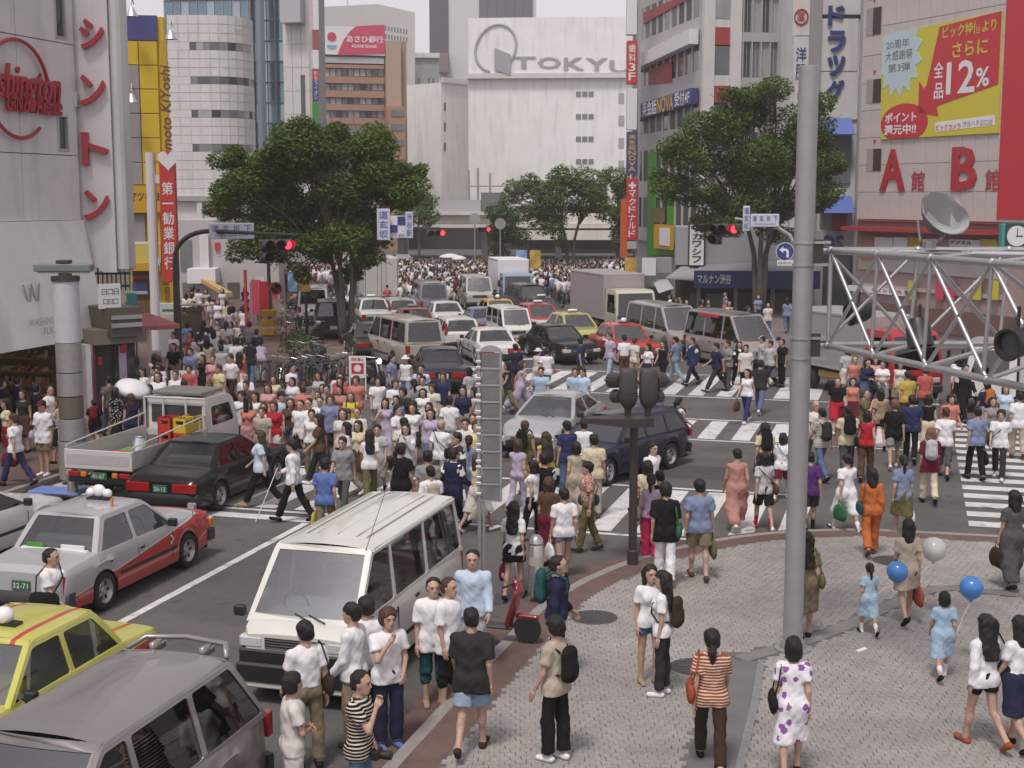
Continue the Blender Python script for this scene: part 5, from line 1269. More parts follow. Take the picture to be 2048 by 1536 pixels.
F6.box('shop_wall', (352, 520), (480, 640), -.6, .2, W_TILE)
# --- blue glass tower behind
F7 = Fac(D(480, 395, 122.).xy.to_3d(), R(-6), 'glass_tower', 'blue glass curtain-wall tower with dark pillars behind the rounded white office')
a, _ = F7.L(330, 100); b, _ = F7.L(568, 100); core(F7, a, b, 40, 15, GREYW, z1=-.2); grid_wall(F7.t, a, 6, b, 41, 14, 20, .93, .94, ALU, [BLUEG, mat('window_glass_pale_blue', (.30, .40, .46), .08, .2, spec=.9, noise=.1, ns=.3), BLUEG], ALU, .12, mullion=0)
for px in (508, 556): F7.box('dark_pillar', (px - 4, -40), (px + 5, 420), -.1, .5, mat('pillar_dark', (.10, .11, .13), .4))
MB().tube([(F7.L(532, 0)[0], 5, 2.0), (F7.L(532, 0)[0], 41, 2.0)], .38, 12).build('round_column', mat('blue_grey_metal', (.20, .25, .30), .35, .4), F7.t, auto=50)
F7b = Fac(D(565, 395, 112.).xy.to_3d(), R(-9), 'narrow_white_building', 'narrow white panelled building between the glass tower and the signs')
a, _ = F7b.L(568, 200); b, _ = F7b.L(622, 200); core(F7b, a, b, 35, 1.0, W_TILE); tiles(F7b.t, a, 4, b, 26, 3, 12, W_TILE, .0); F7b.box('dark_slit', (601, 150), (612, 255), .0, .02, DARKG); F7b.box('upper_block', (568, -40), (610, 48), .0, 1.2, mat('grey_blue_panel', (.42, .43, .46), .4))
F7c = Fac(D(620, 395, 108.).xy.to_3d(), R(15), 'sign_tower', 'slim tower of stacked small vertical signs beside the orange bank building', 'sign')
F7c.box('shaft', (618, -20), (634, 400), -1, -.2, PINKW)
for y0, y1, m in ((-10, 60, WHT), (60, 100, mat('sign_rust', (.3, .1, .08), .5)), (100, 138, WHT), (140, 160, RED), (162, 202, BLU), (204, 242, GRN)): F7c.box('sign_panel', (625, y0), (637, y1), -.2, .2, m)
F7c.letters('銀座ライオン', (627, 142), (635, 200), WHT, .21)
# --- orange bank office
F8 = Fac(D(638, 395, 172.).xy.to_3d(), R(14), 'bank_office_building', 'orange-brown bank office with ribbon windows and a red and white rooftop sign')
a, _ = F8.L(640, 200); b, _ = F8.L(768, 200); core(F8, a, F8.L(815, 200)[0], F8.L(790, 82)[1], 12, mat('orange_stone', (.36, .225, .165), .7, noise=.06, ns=.4), z1=-.4)
ORW = mat('orange_band', (.36, .205, .145), .65, noise=.05, ns=.5)
rowsy = [(128, 138), (152, 168), (180, 196), (208, 222), (235, 250), (262, 280), (294, 310)]
for i, (u0, u1) in enumerate(rowsy):
 F8.box('wall_band', (640, u0 - 0), (768 if i < 4 else 800, u1), -.4, .1, ORW)
wy = [(138, 152), (168, 180), (196, 208), (222, 235), (250, 262), (280, 294)]
for i, (u0, u1) in enumerate(wy):
 n = 10
 for k in range(n):
  px = 648 + (768 - 648) * k / n; F8.box('window', (px + 1, u0), (px + 12 - 1, u1), -.4, -.2, (PALEG, GREYG, GREYG, PALEG, DARKG)[(k * 3 + i) % 5])
F8.box('side_wall', (770, 82), (803, 320), -.4, .4, mat('pale_orange_stone', (.42, .30, .24), .7, noise=.05)); F8.box('lower_wing', (768, 215), (805, 320), .4, 2.4, ORW)
for u0 in (222, 250, 280): F8.box('wing_window', (776, u0), (801, u0 + 13), 2.4, 2.5, GREYG)
F8.box('sign_board', (640, 52), (769, 112), -.4, .3, WHT); F8.box('roof_rail_band', (643, 113), (768, 128), -.3, .1, mat('pale_grey_band', (.45, .45, .47), .6))
F8.poly('red_field', [(674, 111), (769, 108), (769, 50), (712, 53), (700, 62), (687, 80), (679, 97)], .30, .36, PINKS)
F8.text('あさひ銀行', (692, 71), (766, 87), WHT, .38, bold=.02); F8.text('ASAHI BANK', (702, 89), (754, 97), WHT, .38, bold=.02)
x, y = F8.L(663, 74); MB().lathe([(.55, 0), (.55, .06), (0, .06)], 20, M=Matrix.Translation((x, y, .3))).build('logo_disc', PINKS, F8.t); x, y = F8.L(663, 94)
MB().prism([(x + .58 * cos(t), y + .5 * sin(t) + .2) for t in np.linspace(pi, 2 * pi, 12)], .3, .36).build('logo_bowl', mat('logo_blue', (.2, .42, .55), .5), F8.t)
F9 = Fac(D(638, 395, 205.).xy.to_3d(), R(10), 'pale_tower_block', 'pale beige windowless block rising behind the red bank sign')
mb = MB(); q = [F9.L(*p) for p in ((638, 14), (755, 8), (830, 25), (830, 420), (638, 420))]; mb.prism(q[::-1], -20, 0); mb.build('wall', mat('pale_beige_wall', (.50, .475, .48), .7, noise=.04, ns=.3), F9.t)
for k in range(8):
 for y in (52, 68): F9.box('small_window', (770 + k * 6, y + k), (773 + k * 6, y + 9 + k), .0, .05, GREYG)
MB().tube([(F9.L(697, 10)[0], F9.L(697, 10)[1], -2), (F9.L(697, 10)[0], F9.L(697, -30)[1], -2)], .06, 5).build('antenna', STEEL, F9.t)
# --- towers in the middle distance
def block(name, label, rect, dep, ang, m, depth=14):
 f = Fac(D(rect[0], 395, dep).xy.to_3d(), R(ang), name, label); a, y1 = f.L(rect[0], rect[1]); b, y0 = f.L(rect[2], rect[3]); f.rbox('wall', a, -.1, b, y1, -depth, 0, m); return f
f = block('dark_striped_tower', 'tall tower with a dark glazed stripe behind the grey blocks', (858, -60, 1072, 300), 262, 0, mat('pale_tower', (.58, .57, .60), .6, noise=.03), 25)
f.box('dark_strip', (858, -60), (897, 110), 0, .3, mat('dark_cladding', (.10, .095, .11), .5)); f.box('brown_box', (878, 110), (898, 148), .3, 4, mat('brown_cladding', (.20, .16, .15), .6))
for k in range(6): f.box('dark_strip', (958 + k * 18, -60), (975 + k * 18, 38 + k), .0, .3, mat('slate_cladding', (.14, .13, .16), .5))
f = block('grey_middle_block', 'grey office block with small high windows left of the white department store', (815, 108, 880, 420), 225, 5, GREYW)
for k, x in enumerate((818, 824, 836, 856, 865)): f.box('window', (x, 157), (x + 3, 167), 0, .05, DARKG)
f.box('window', (832, 252), (839, 270), 0, .05, DARKG)
f.box('cap', (813, 106), (879, 116), 0, .5, W_PAINT)
f = Fac(D(848, 395, 200).xy.to_3d(), R(2), 'stair_tower', 'open white stair tower with balconies beside the department store', 'building')
a, y1 = f.L(850, 180); b, _ = f.L(883, 180); f.rbox('back_wall', a, 0, b, y1, -3, -2.6, mat('stair_shade', (.22, .20, .20), .8))
for px in (850, 880): f.box('post', (px - 2, 180), (px + 3, 420), -2.6, 0, W_PAINT)
for y in (182, 228, 270, 312, 354, 396): f.box('landing', (852, y), (880, y + 5), -2.6, .1, W_PAINT); f.box('balustrade', (853, y - 13), (880, y), -.1, .0, mat('pale_pink_panel', (.46, .40, .41), .6)) if y > 190 else None
F10 = Fac(D(936, 395, 186.).xy.to_3d(), R(-4), 'department_store', 'huge white department store with raised silver lettering and a big ring logo')
a, yt = F10.L(936, 36); b, _ = F10.L(1275, 50); core(F10, a, b, F10.L(1100, 156)[1], 30, W_BRT, y0=4, z1=0.)
F10.box('sign_panel', (937, 37), (1290, 148), -1.0, .5, W_BRT); F10.box('ledge', (934, 148), (1290, 156), -1, .8, W_TILE)
x, y = F10.L(992, 97); rx = F10.L(1033, 97)[0] - x; ry = F10.L(992, 50)[1] - y
MB().tube([(x + rx * cos(t) * .98 + ry * .35 * sin(t) * .4, y + ry * sin(t), .6) for t in np.linspace(R(-62), R(262), 46)], .16, 6).build('logo_ring', mat('logo_silver', (.45, .45, .46), .4, .3), F10.t, auto=60)
F10.poly('logo_block', [(990, 97), (1022, 110), (1022, 152), (990, 140)], .5, .9, mat('logo_grey', (.33, .34, .36), .5))
LG = mat('letter_silver', (.36, .35, .36), .4, .2)
for c, (a_, b_) in zip('TOKYU', (((1024, 114), (1072, 138)), ((1076, 115), (1122, 138)), ((1128, 116), (1168, 141)), ((1172, 117), (1215, 143)), ((1219, 121), (1262, 146)))): F10.text(c, a_, b_, LG, .55, bold=.02, ext=.06)
for r in range(5):
 for k in range(3): F10.box('window', (1152 + k * 12.5, 183 + r * 45), (1162 + k * 12.5, 193 + r * 45), 0, .08, GREYG)
for r in range(4): F10.box('window', (1237, 186 + r * 45), (1248, 206 + r * 45), 0, .08, mat('pale_window', (.36, .35, .36), .4))
f = Fac(D(882, 395, 190).xy.to_3d(), R(48), 'department_store_wing', 'shaded white wing of the department store with narrow slits')
a, y1 = f.L(882, 165); b, _ = f.L(936, 150); f.rbox('wall', a, 0, b, y1, -8, 0, W_BRT); f.box('coping', (882, 155), (936, 170), 0, .4, W_TILE)
for y in (205, 245, 285): f.box('slit', (888, y), (891, y + 18), 0, .05, DARKG)
# --- railway viaduct across the far end
VG = mat('viaduct_concrete', (.66, .62, .57), .7, noise=.08, ns=.5, dirt=.2)
F11 = Fac(D(740, 395, 150).xy.to_3d(), R(-3), 'railway_viaduct', 'cream railway viaduct crossing the end of the street above the crowd', 'bridge')
for (x0, y0, x1, y1, za, zb, nm, m) in ((740, 428, 1320, 448, -8, 0, 'girder', VG), (740, 448, 1320, 456, -8, .5, 'lower_flange', VG), (865, 400, 960, 428, -6, -1, 'station_wall', mat('station_grey', (.40, .39, .40), .7)), (866, 424, 1040, 430, -3, .8, 'platform_edge', W_PAINT), (960, 385, 1010, 428, -6, -1.5, 'station_glass', GREYG), (1000, 460, 1320, 480, -8, .4, 'second_girder', VG)):
 F11.box(nm, (x0, y0), (x1, y1), za, zb, m)
for px in (790, 960, 1110, 1235): F11.box('pier', (px, 456), (px + 12, 520), -6, -2, GREYW)
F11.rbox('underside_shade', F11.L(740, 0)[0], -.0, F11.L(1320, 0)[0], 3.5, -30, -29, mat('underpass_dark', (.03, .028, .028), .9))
for px, py in ((935, 340), (953, 335), (978, 345)):
 x, y = F11.L(px, 430); MB().tube([(x, y, -2), (x, F11.L(px, py)[1], -2)], .12, 6).build('catenary_mast', STEEL, F11.t)
x0, y0 = F11.L(930, 372); x1, _ = F11.L(1010, 372); MB().tube([(x0, y0, -2), (x1, y0, -2)], .08, 5).build('catenary_beam', STEEL, F11.t)
f = Fac(D(1040, 395, 165).xy.to_3d(), R(0), 'station_building', 'low station building with pale roof and orange signs behind the middle tree')
f.box('wall', (1030, 360), (1320, 470), -10, 0, mat('station_wall_pale', (.50, .47, .46), .7, noise=.06)); f.box('roof_band', (1030, 395), (1320, 412), 0, 1.5, W_BRT); f.box('sign', (1160, 412), (1215, 420), .1, .4, RED); f.box('sign', (1180, 390), (1215, 404), 1.6, 1.8, YEL2); f.poly('gable', [(1195, 345), (1213, 325), (1232, 345)], 0, .5, W_PAINT); f.box('upper_room', (1198, 340), (1222, 362), -4, -.2, GREYG)
# --- striped glazed block with the language school sign (right), two faces
Pc = D(1412, 395, 84.)
F12 = Fac(Pc.xy.to_3d(), R(10), 'glazed_office_building', 'glazed office block with red spandrels and a white corner post')
b, _ = F12.L(1592, 200); core(F12, .6, b, 27, 16, GREYW, z1=-.35)
grid_wall(F12.t, F12.L(1470, 0)[0], 2.8, b, 26.8, 7, 9, .86, .80, ALU, [GREYG, DARKG, GREYG, PALEG], ALU, .3, mullion=1)
F12.box('corner_post', (1410, -80), (1418, 640), -.35, .12, W_TILE); F12.box('corner_post', (1463, -80), (1470, 640), -.35, .12, W_TILE)
for y0, y1, m in ((-20, 38, GREYW), (38, 55, W_TILE), (55, 90, mat('spandrel_red', (.34, .05, .055), .5)), (92, 150, GREYG), (150, 172, W_TILE), (172, 205, MATS['spandrel_red']), (210, 300, GREYG), (300, 318, W_TILE)): F12.box('corner_bay_panel', (1418, y0), (1463, y1), -.35, .0, m)
F13 = Fac((Pc + Vector((-sin(R(10)), cos(R(10)), 0)) * 17.8).xy.to_3d(), R(-80), 'glazed_office_wing', 'long glazed side of the office block facing the street with language school sign')
# along-street face: local x runs from the far end towards the corner
b = 17.75; core(F13, .05, b - .4, 27, 5, GREYW, z1=-.35); grid_wall(F13.t, .1, 3.6, b - .1, 26.4, 11, 7, .80, .68, mat('mullion_grey', (.47, .45, .45), .5), [mat('window_matte_dark', (.07, .075, .085), .35, spec=.2), DARKG, mat('window_matte_grey', (.16, .17, .19), .4, spec=.2), MATS['window_matte_dark']], ALU, .09, mullion=0, oy=.6)
F13.poly('white_sign_band', [(1275, 120), (1400, 58), (1400, 88), (1275, 145)], .1, .7, WHT)
for (u0, v0, u1, v1) in ((1288, 23, 1360, 0), ): F13.poly('spandrel', [(1288, 25), (1375, -12), (1375, 0), (1288, 48)], .02, .06, MATS['spandrel_red'])
F13.poly('spandrel', [(1298, 142), (1345, 122), (1345, 165), (1298, 170)], .01, .05, MATS['spandrel_red'])
F13.poly('language_school_sign', [(1275, 214), (1400, 176), (1400, 207), (1275, 243)], .1, .6, BLU)
F13.text('英会話', (1302, 205), (1330, 228), WHT, .62, bold=.015); F13.text('NOVA', (1332, 196), (1365, 220), YEL, .62, bold=.02); F13.text('受付4F', (1368, 186), (1398, 207), WHT, .62, bold=.015); F13.poly('arrow_box', [(1279, 219), (1298, 213), (1298, 233), (1279, 238)], .6, .63, WHT); F13.text('駅前留学', (1281, 219), (1297, 232), BLUD, .64)
F13.box('green_frame_post', (1299, 305), (1311, 505), 0, .12, GRN); F13.box('green_frame_post', (1338, 390), (1346, 505), 0, .12, GRN); F13.poly('green_frame_base', [(1299, 500), (1356, 490), (1356, 508), (1299, 512)], .01, .15, GRN)
for k in range(5): F13.box('shutter_slat', (1312 + k * 5, 415), (1315 + k * 5, 445), .2, .35, mat('olive_slat', (.16, .12, .05), .6))
F13.box('yellow_notice', (1322, 448), (1356, 500), .3, .5, YEL2); F13.box('white_notice', (1335, 455), (1354, 492), .5, .56, WHT)
# projecting column of stacked vertical signs
F14 = Fac(D(1253, 395, 95.).xy.to_3d(), R(0), 'stacked_shop_signs', 'column of stacked vertical shop signs hung from the office block corner', 'sign')
for y0, y1, m, s, c in ((-30, 70, WHT, '', None), (82, 168, BANNER, '歯科3F', WHT), (178, 260, WHT, '', None), (263, 348, BLU, '英会話NOVA', YEL), (357, 480, RED, '✚マクドナルド', WHT), (483, 498, ALU, '', None)):
 F14.box('sign_panel', (1254, y0), (1273, y1), -.5, .3, m, .02)
 if s: F14.letters(s, (1257, y0 + 6), (1270, y1 - 5), c, .31, bold=.015)
F14.box('post', (1273, -30), (1277, 520), -.3, .0, STEEL); F14.box('orange_side_sign', (1242, 398), (1254, 515), -.4, .2, mat('sign_orange', (.52, .10, .02), .5))
# --- slim white building with vertical signs, then the blue katakana facade
F15 = Fac(D(1585, 395, 80.).xy.to_3d(), R(2), 'signboard_building', 'narrow white building with big blue katakana down its face')
a = 0; b, _ = F15.L(1716, 300); m_, _ = F15.L(1627, 200); core(F15, a, b, 24, 12, W_PAINT, z1=-.1)
for y0, y1 in ((-60, 72), (72, 160), (160, 300)): F15.box('wall_panel', (1588, y0 + 1), (1625, y1 - 1), -.1, .02, W_TILE)
for y0, y1 in ((-60, 30), (36, 143), (143, 240)): F15.box('wall_panel', (1629, y0 + 1), (1721 if y0 < 0 else 1714, y1 - 1), -.1, .02, W_TILE)
F15.box('dark_gap', (1629, 28), (1720, 38), -.05, .0, BLACKS); F15.box('pipe', (1622, -60), (1627, 560), .03, .2, mat('downpipe', (.30, .29, .30), .5))
F15.letters('ド', (1656, 8), (1688, 54), BLUD, .08, bold=.03, ext=.08); F15.letters('ラッグ', (1656, 58), (1687, 205), BLUD, .08, bold=.03, ext=.08)
x, y = F15.L(1602, 34); MB().tube([(x + .38 * cos(t), y + .42 * sin(t), .06) for t in np.linspace(0, 2 * pi, 24)], .04, 5, cap=False).build('round_mark', REDL, F15.t); F15.text('薬', (1594, 24), (1610, 44), REDL, .06, bold=.01)
F15.letters('洋服', (1592, 92), (1611, 160), BLUD, .05, bold=.01)
BLIND = mat('blue_awning', (.10, .16, .46), .7, noise=.1)
for y in (236, 392):
 x0, y1 = F15.L(1640, y); x1, _ = F15.L(1702, y); MB().add([(x0, y1, .02), (x1, y1, .02), (x1, y1 - .95, 1.0), (x0, y1 - .95, 1.0), (x0, y1 - .1, .0), (x1, y1 - .1, .0), (x1, y1 - 1.0, .98), (x0, y1 - 1.0, .98)], [(0, 3, 2, 1), (4, 5, 6, 7), (3, 7, 6, 2), (0, 4, 7, 3), (1, 2, 6, 5)]).build('blue_awning', BLIND, F15.t)
 F15.box('window', (1640, y + 30), (1700, y + 130 if y < 300 else y + 60), -.05, .03, GREYG)
F15.box('red_sign', (1665, 428), (1690, 462), .05, .3, mat('sign_darkred', (.25, .02, .03), .5)); F15.text('OS', (1640, 470), (1686, 505), BLUD, .1, bold=.03, ext=.05); F15.box('store_pier', (1628, 462), (1640, 640), .0, .3, GREYW); F15.box('store_window', (1640, 510), (1712, 650), .0, .05, DARKG)
MB().tube([(b + .1, 0, .3), (b + .1, 24, .3)], .28, 12).build('round_pillar', GREYW, F15.t, auto=50)
# --- camera shop with the yellow and red poster
P1 = D(1716, 395, 69.9); ang = math.atan2(-.92, .39)
F16 = Fac(P1.xy.to_3d(), ang, 'camera_shop_building', 'pink-white tiled camera shop with a huge yellow and red sale poster')
Lb = 15.; core(F16, .0, Lb, 26, 12, PINKW, z1=-.05, y0=F16.L(1800, 440)[1])
wn_ = [F16.L(1735, y0) + F16.L(1764, y1) for y0, y1 in ((18, 68), (160, 205), (298, 342))]; sk = [(q[0] + .1, q[3], q[2] - .1, q[1]) for q in wn_]
tiles(F16.t, .0, F16.L(1800, 440)[1], Lb, 25.5, 18, 15, PINKW, .03, gap=.012)
for q in wn_:
 o = F16.rbox('window', q[0], q[3], q[2], q[1], -.0, .045, mat('window_reveal', (.33, .29, .29), .7)); F16.rbox('pane', q[0] + (q[2] - q[0]) * .45, q[3] + .02, q[2] - .05, q[1] - .02, .046, .06, flat((.05, .03, .025)), parent=o)
 x = (q[0] + q[2]) / 2; MB().prism([(x - .12, q[1] + .42), (x, q[1] + .2), (x + .12, q[1] + .42)], .03, .05).build('red_triangle_mark', RED, F16.t)
F16.poly('poster', [(1768, 72), (2007, 22), (2000, 266), (1765, 279)], .03, .12, YELB)
F16.poly('poster_red_field', [(1884, 54), (2008, 22), (2001, 168), (1878, 212), (1881, 232), (1841, 226), (1843, 163), (1853, 178), (1858, 170)], .12, .14, RED)
ax_, ay_ = F16.L(1800, 108); st = []
for k in range(30):
 t = 2 * pi * k / 30; r_ = 1.0 if k % 2 else .76; st.append((ax_ + .1 + 1.75 * r_ * cos(t) * .98, ay_ + 2.1 * r_ * sin(t)))
x0p = F16.L(1768, 100)[0]; st = [(max(x, x0p + .02), min(y, F16.L(1790, 66)[1])) for x, y in st]
MB().prism(st, .12, .137).build('poster_starburst', PALEB, F16.t)
def t16(st, x0, x1, py, h, m, z, **k):
 a, _ = F16.L(x0, py); b, _ = F16.L(x1, py); c, y = F16.L((x0 + x1) / 2, py); text(st, F16.t, (a + b) / 2, y, z, m, h=h, w=b - a, **k)
for q in (('20周年', 1778, 1823, 88, .42, SEAM, .145), ('大感謝祭', 1776, 1830, 110, .45, SEAM, .145), ('第3弾', 1781, 1825, 135, .42, SEAM, .145), ('ビック特価より', 1891, 1998, 57, .55, YELB, .15), ('さらに', 1910, 1981, 96, .68, YELB, .15), ('全', 1873, 1892, 140, .72, WHT, .15), ('品', 1873, 1892, 182, .72, WHT, .15), ('12', 1898, 1955, 154, 1.45, WHT, .15), ('%', 1957, 1984, 154, .85, WHT, .15)): t16(*q, bold=.004 if q[5] is SEAM else .018)
x, y = F16.L(1812, 246); a_, b_ = F16.L(1860, 246)[0] - x, F16.L(1812, 207)[1] - y
MB().prism([(max(x + a_ * cos(t), x0p + .02), max(y + b_ * sin(t), F16.L(1812, 276)[1])) for t in np.linspace(0, 2 * pi, 28)[:-1]], .12, .14).build('poster_red_bubble', RED, F16.t)
t16('ポイント', 1775, 1838, 234, .48, WHT, .145, bold=.03); t16('還元中!!', 1773, 1837, 259, .5, WHT, .145, bold=.03)
F16.poly('poster_strip', [(1875, 245), (1994, 230), (1994, 250), (1875, 264)], .12, .13, WHT); t16('ビックカメラ', 1877, 1926, 254, .28, RED, .135, bold=.02); t16('渋谷ハチ公口店', 1930, 1990, 246, .27, SEAM, .135)
t16('A', 1763, 1813, 340, 2.0, REDL, .08, bold=.03, ext=.03); t16('B', 1906, 1957, 337, 1.95, REDL, .08, bold=.03, ext=.03); t16('館', 1824, 1851, 362, .95, REDL, .06, bold=.01); t16('館', 1972, 2002, 360, .95, REDL, .06, bold=.01)
F16.box('red_tower_sign', (2019, -80), (2090, 440), -.0, .06, RED)
F16.rbox('ground_floor_wall', 0, .1, Lb, F16.L(1800, 441)[1], -2, -.02, mat('shop_backdrop_pink', (.38, .27, .26), .7, noise=.1)); F16.box('red_awning_valance', (1715, 452), (2010, 470), .0, 1.0, mat('awning_red', (.34, .04, .045), .6)); F16.box('red_band', (1715, 441), (2010, 447), .0, .3, MATS['awning_red'])
for (x0, y0, x1, y1, m) in ((1722, 470, 2000, 480, RED), (1728, 478, 1752, 520, mat('sign_salmon', (.45, .18, .16), .5)), (1755, 474, 1790, 505, WHT), (1793, 474, 1820, 505, WHT), (1823, 474, 1845, 510, YEL2), (1905, 478, 1965, 505, WHT), (1967, 478, 1995, 508, YELB), (1720, 515, 2010, 560, PINKW), (1720, 565, 2010, 600, mat('sign_pale', (.5, .4, .38), .6)), (1702, 570, 1812, 592, WHT), (1716, 600, 2060, 690, mat('shop_inside', (.16, .09, .08), .8))): F16.box('shop_sign' if y1 < 600 else 'shop_front', (x0, y0), (x1, y1), .02, .18 if x1 - x0 < 120 else .1, m)
for s, a_, b_, m in (('デジタル', (1907, 480), (1950, 490), BLACKS), ('ビデオカメラ', (1907, 492), (1962, 502), BLACKS), ('ポイント10%', (1750, 574), (1810, 588), REDL)): F16.text(s, a_, b_, m, .2, bold=.02)
for px, m in ((1902, PINKS), (1880, PINKS), (1955, YELB), (1990, YELB), (1825, YELB)): F16.box('hanging_banner', (px, 560), (px + 14, 600), .2, .25, m)
# --- low shops between: grey roof, blue awning, vertical board
F17 = Fac(D(1350, 395, 79.).xy.to_3d(), R(-6), 'awning_shop_row', 'row of low shops under grey roofs and a long blue lettered awning')
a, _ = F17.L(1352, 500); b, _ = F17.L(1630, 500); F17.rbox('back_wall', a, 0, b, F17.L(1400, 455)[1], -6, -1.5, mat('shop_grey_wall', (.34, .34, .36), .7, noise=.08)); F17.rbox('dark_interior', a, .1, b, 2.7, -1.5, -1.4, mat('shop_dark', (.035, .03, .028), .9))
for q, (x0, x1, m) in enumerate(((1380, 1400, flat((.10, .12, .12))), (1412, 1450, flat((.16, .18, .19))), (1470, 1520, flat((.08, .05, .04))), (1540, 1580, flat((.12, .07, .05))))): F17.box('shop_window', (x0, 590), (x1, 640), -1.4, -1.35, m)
F17.box('vertical_board', (1381, 446), (1408, 532), -1.3, -.9, WHT); F17.box('board_frame', (1378, 443), (1411, 535), -1.45, -1.3, BLACKS); F17.letters('ワカワシフ', (1386, 450), (1403, 528), BLACKS, -.88, bold=.02)
def awn(name, pts, m):
 (x0, y0), (x1, y1), (u0, v0), (u1, v1) = pts; A_ = F17.L(x0, y0, -1.4); B_ = F17.L(x1, y1, -1.4); C_ = F17.L(u1, v1, 1.2); D_ = F17.L(u0, v0, 1.2)
 v = [(*A_, -1.4), (*B_, -1.4), (*C_, 1.2), (*D_, 1.2)]; v += [(p[0], p[1] - .06, p[2]) for p in v]
 return MB().add(v, [(0, 3, 2, 1), (4, 5, 6, 7), (3, 7, 6, 2), (0, 4, 7, 3), (1, 2, 6, 5)]).build(name, m, F17.t)
awn('grey_roof', ((1362, 533), (1400, 533), (1330, 556), (1392, 560)), mat('roof_grey', (.30, .30, .31), .6)); awn('grey_roof', ((1400, 530), (1620, 520), (1388, 552), (1640, 556)), mat('roof_blue_grey', (.22, .23, .27), .6))
A_, yt = F17.L(1388, 541, 1.2); B_, yb_ = F17.L(1640, 578, 1.2); MB().box(A_, yb_, 1.15, B_, yt, 1.22).build('awning_valance', mat('awning_navy', (.035, .045, .16), .6), F17.t)
F17.text('マルナン渋谷', (1395, 548), (1462, 568), WHT, 1.24, dz=1.2, bold=.015)
for px in (1395, 1470, 1545): F17.box('shop_pier', (px, 560), (px + 6, 645), -1.3, -.9, GREYW)
f = Fac(D(1290, 395, 84.).xy.to_3d(), R(0), 'kiosk_stall', 'small dark kiosk with a tilted white awning flap', 'kiosk')
f.box('wall', (1302, 575), (1342, 640), -2, 0, flat((.07, .06, .05))); x0, y0 = f.L(1304, 560); x1, y1 = f.L(1343, 574); MB().add([(x0, y0, 0), (x1 - .3, y0 + .1, 0), (x1, y1, 1.2), (x0 + .3, y1 - .3, 1.2)], [(0, 3, 2, 1), (0, 1, 2, 3)]).build('awning_flap', WHT, f.t); f.box('sign', (1283, 515), (1310, 550), .3, .5, WHT); f.box('ac_unit', (1312, 515), (1342, 545), -.5, .3, mat('unit_grey', (.3, .32, .31), .6))
# --- left far shops behind the crowd
f = Fac(D(352, 395, 88.).xy.to_3d(), R(4), 'left_shop_row', 'pale low shops with white canopy and tan awning behind the left pavement crowd')
f.box('wall', (352, 440), (560, 640), -6, 0, mat('shop_pale_wall', (.44, .42, .42), .7, noise=.08)); f.box('canopy', (384, 535), (440, 563), 0, 2.0, WHT); f.box('shop_window', (360, 480), (385, 540), 0, .1, GREYG); f.box('red_notice', (430, 485), (440, 500), .05, .15, RED); f.box('white_pier', (400, 470), (420, 540), .0, .4, W_TILE); f.box('red_sign', (424, 405), (455, 425), .0, .4, RED)
for px, m in ((365, GREYG), (455, flat((.10, .09, .09))), (500, flat((.16, .12, .10))), (530, flat((.3, .06, .06)))): f.box('shop_opening', (px, 565), (px + 26, 640), .02, .08, m)
x0, y0 = f.L(364, 545, 2.5); x1, y1 = f.L(446, 588, 5.5); MB().add([(x0, y0, .5), (x1, y1, 4.5), (x1, y1 - .25, 4.5), (x0, y0 - .25, .5), (x0 + .3, y0, .2), (x1 + .4, y1, 4.2), (x1 + .4, y1 - .25, 4.2), (x0 + .3, y0 - .25, .2)], [(0, 3, 2, 1), (0, 1, 5, 4), (4, 5, 6, 7), (3, 7, 6, 2), (1, 2, 6, 5)]).build('tan_awning', mat('tan_cloth', (.45, .30, .12), .8), f.t)
f = Fac(D(455, 395, 106.).xy.to_3d(), R(2), 'left_far_building', 'grey and white low building behind the big left tree')
f.box('wall', (440, 395), (640, 560), -6, 0, GREYW); f.box('white_band', (440, 440), (640, 455), 0, .3, WHT)
for px in (450, 490, 530, 570, 610): f.box('window', (px, 462), (px + 26, 500), .02, .08, GREYG)
f = Fac(D(600, 395, 140.).xy.to_3d(), R(6), 'far_left_block', 'pale block seen through gaps beside the orange bank', 'building'); f.box('wall', (600, 250), (760, 520), -8, 0, mat('far_pale_wall', (.42, .39, .38), .7, noise=.08)); f.box('window_row', (610, 330), (750, 345), .02, .1, GREYG); f.box('window_row', (610, 375), (750, 390), .02, .1, GREYG)
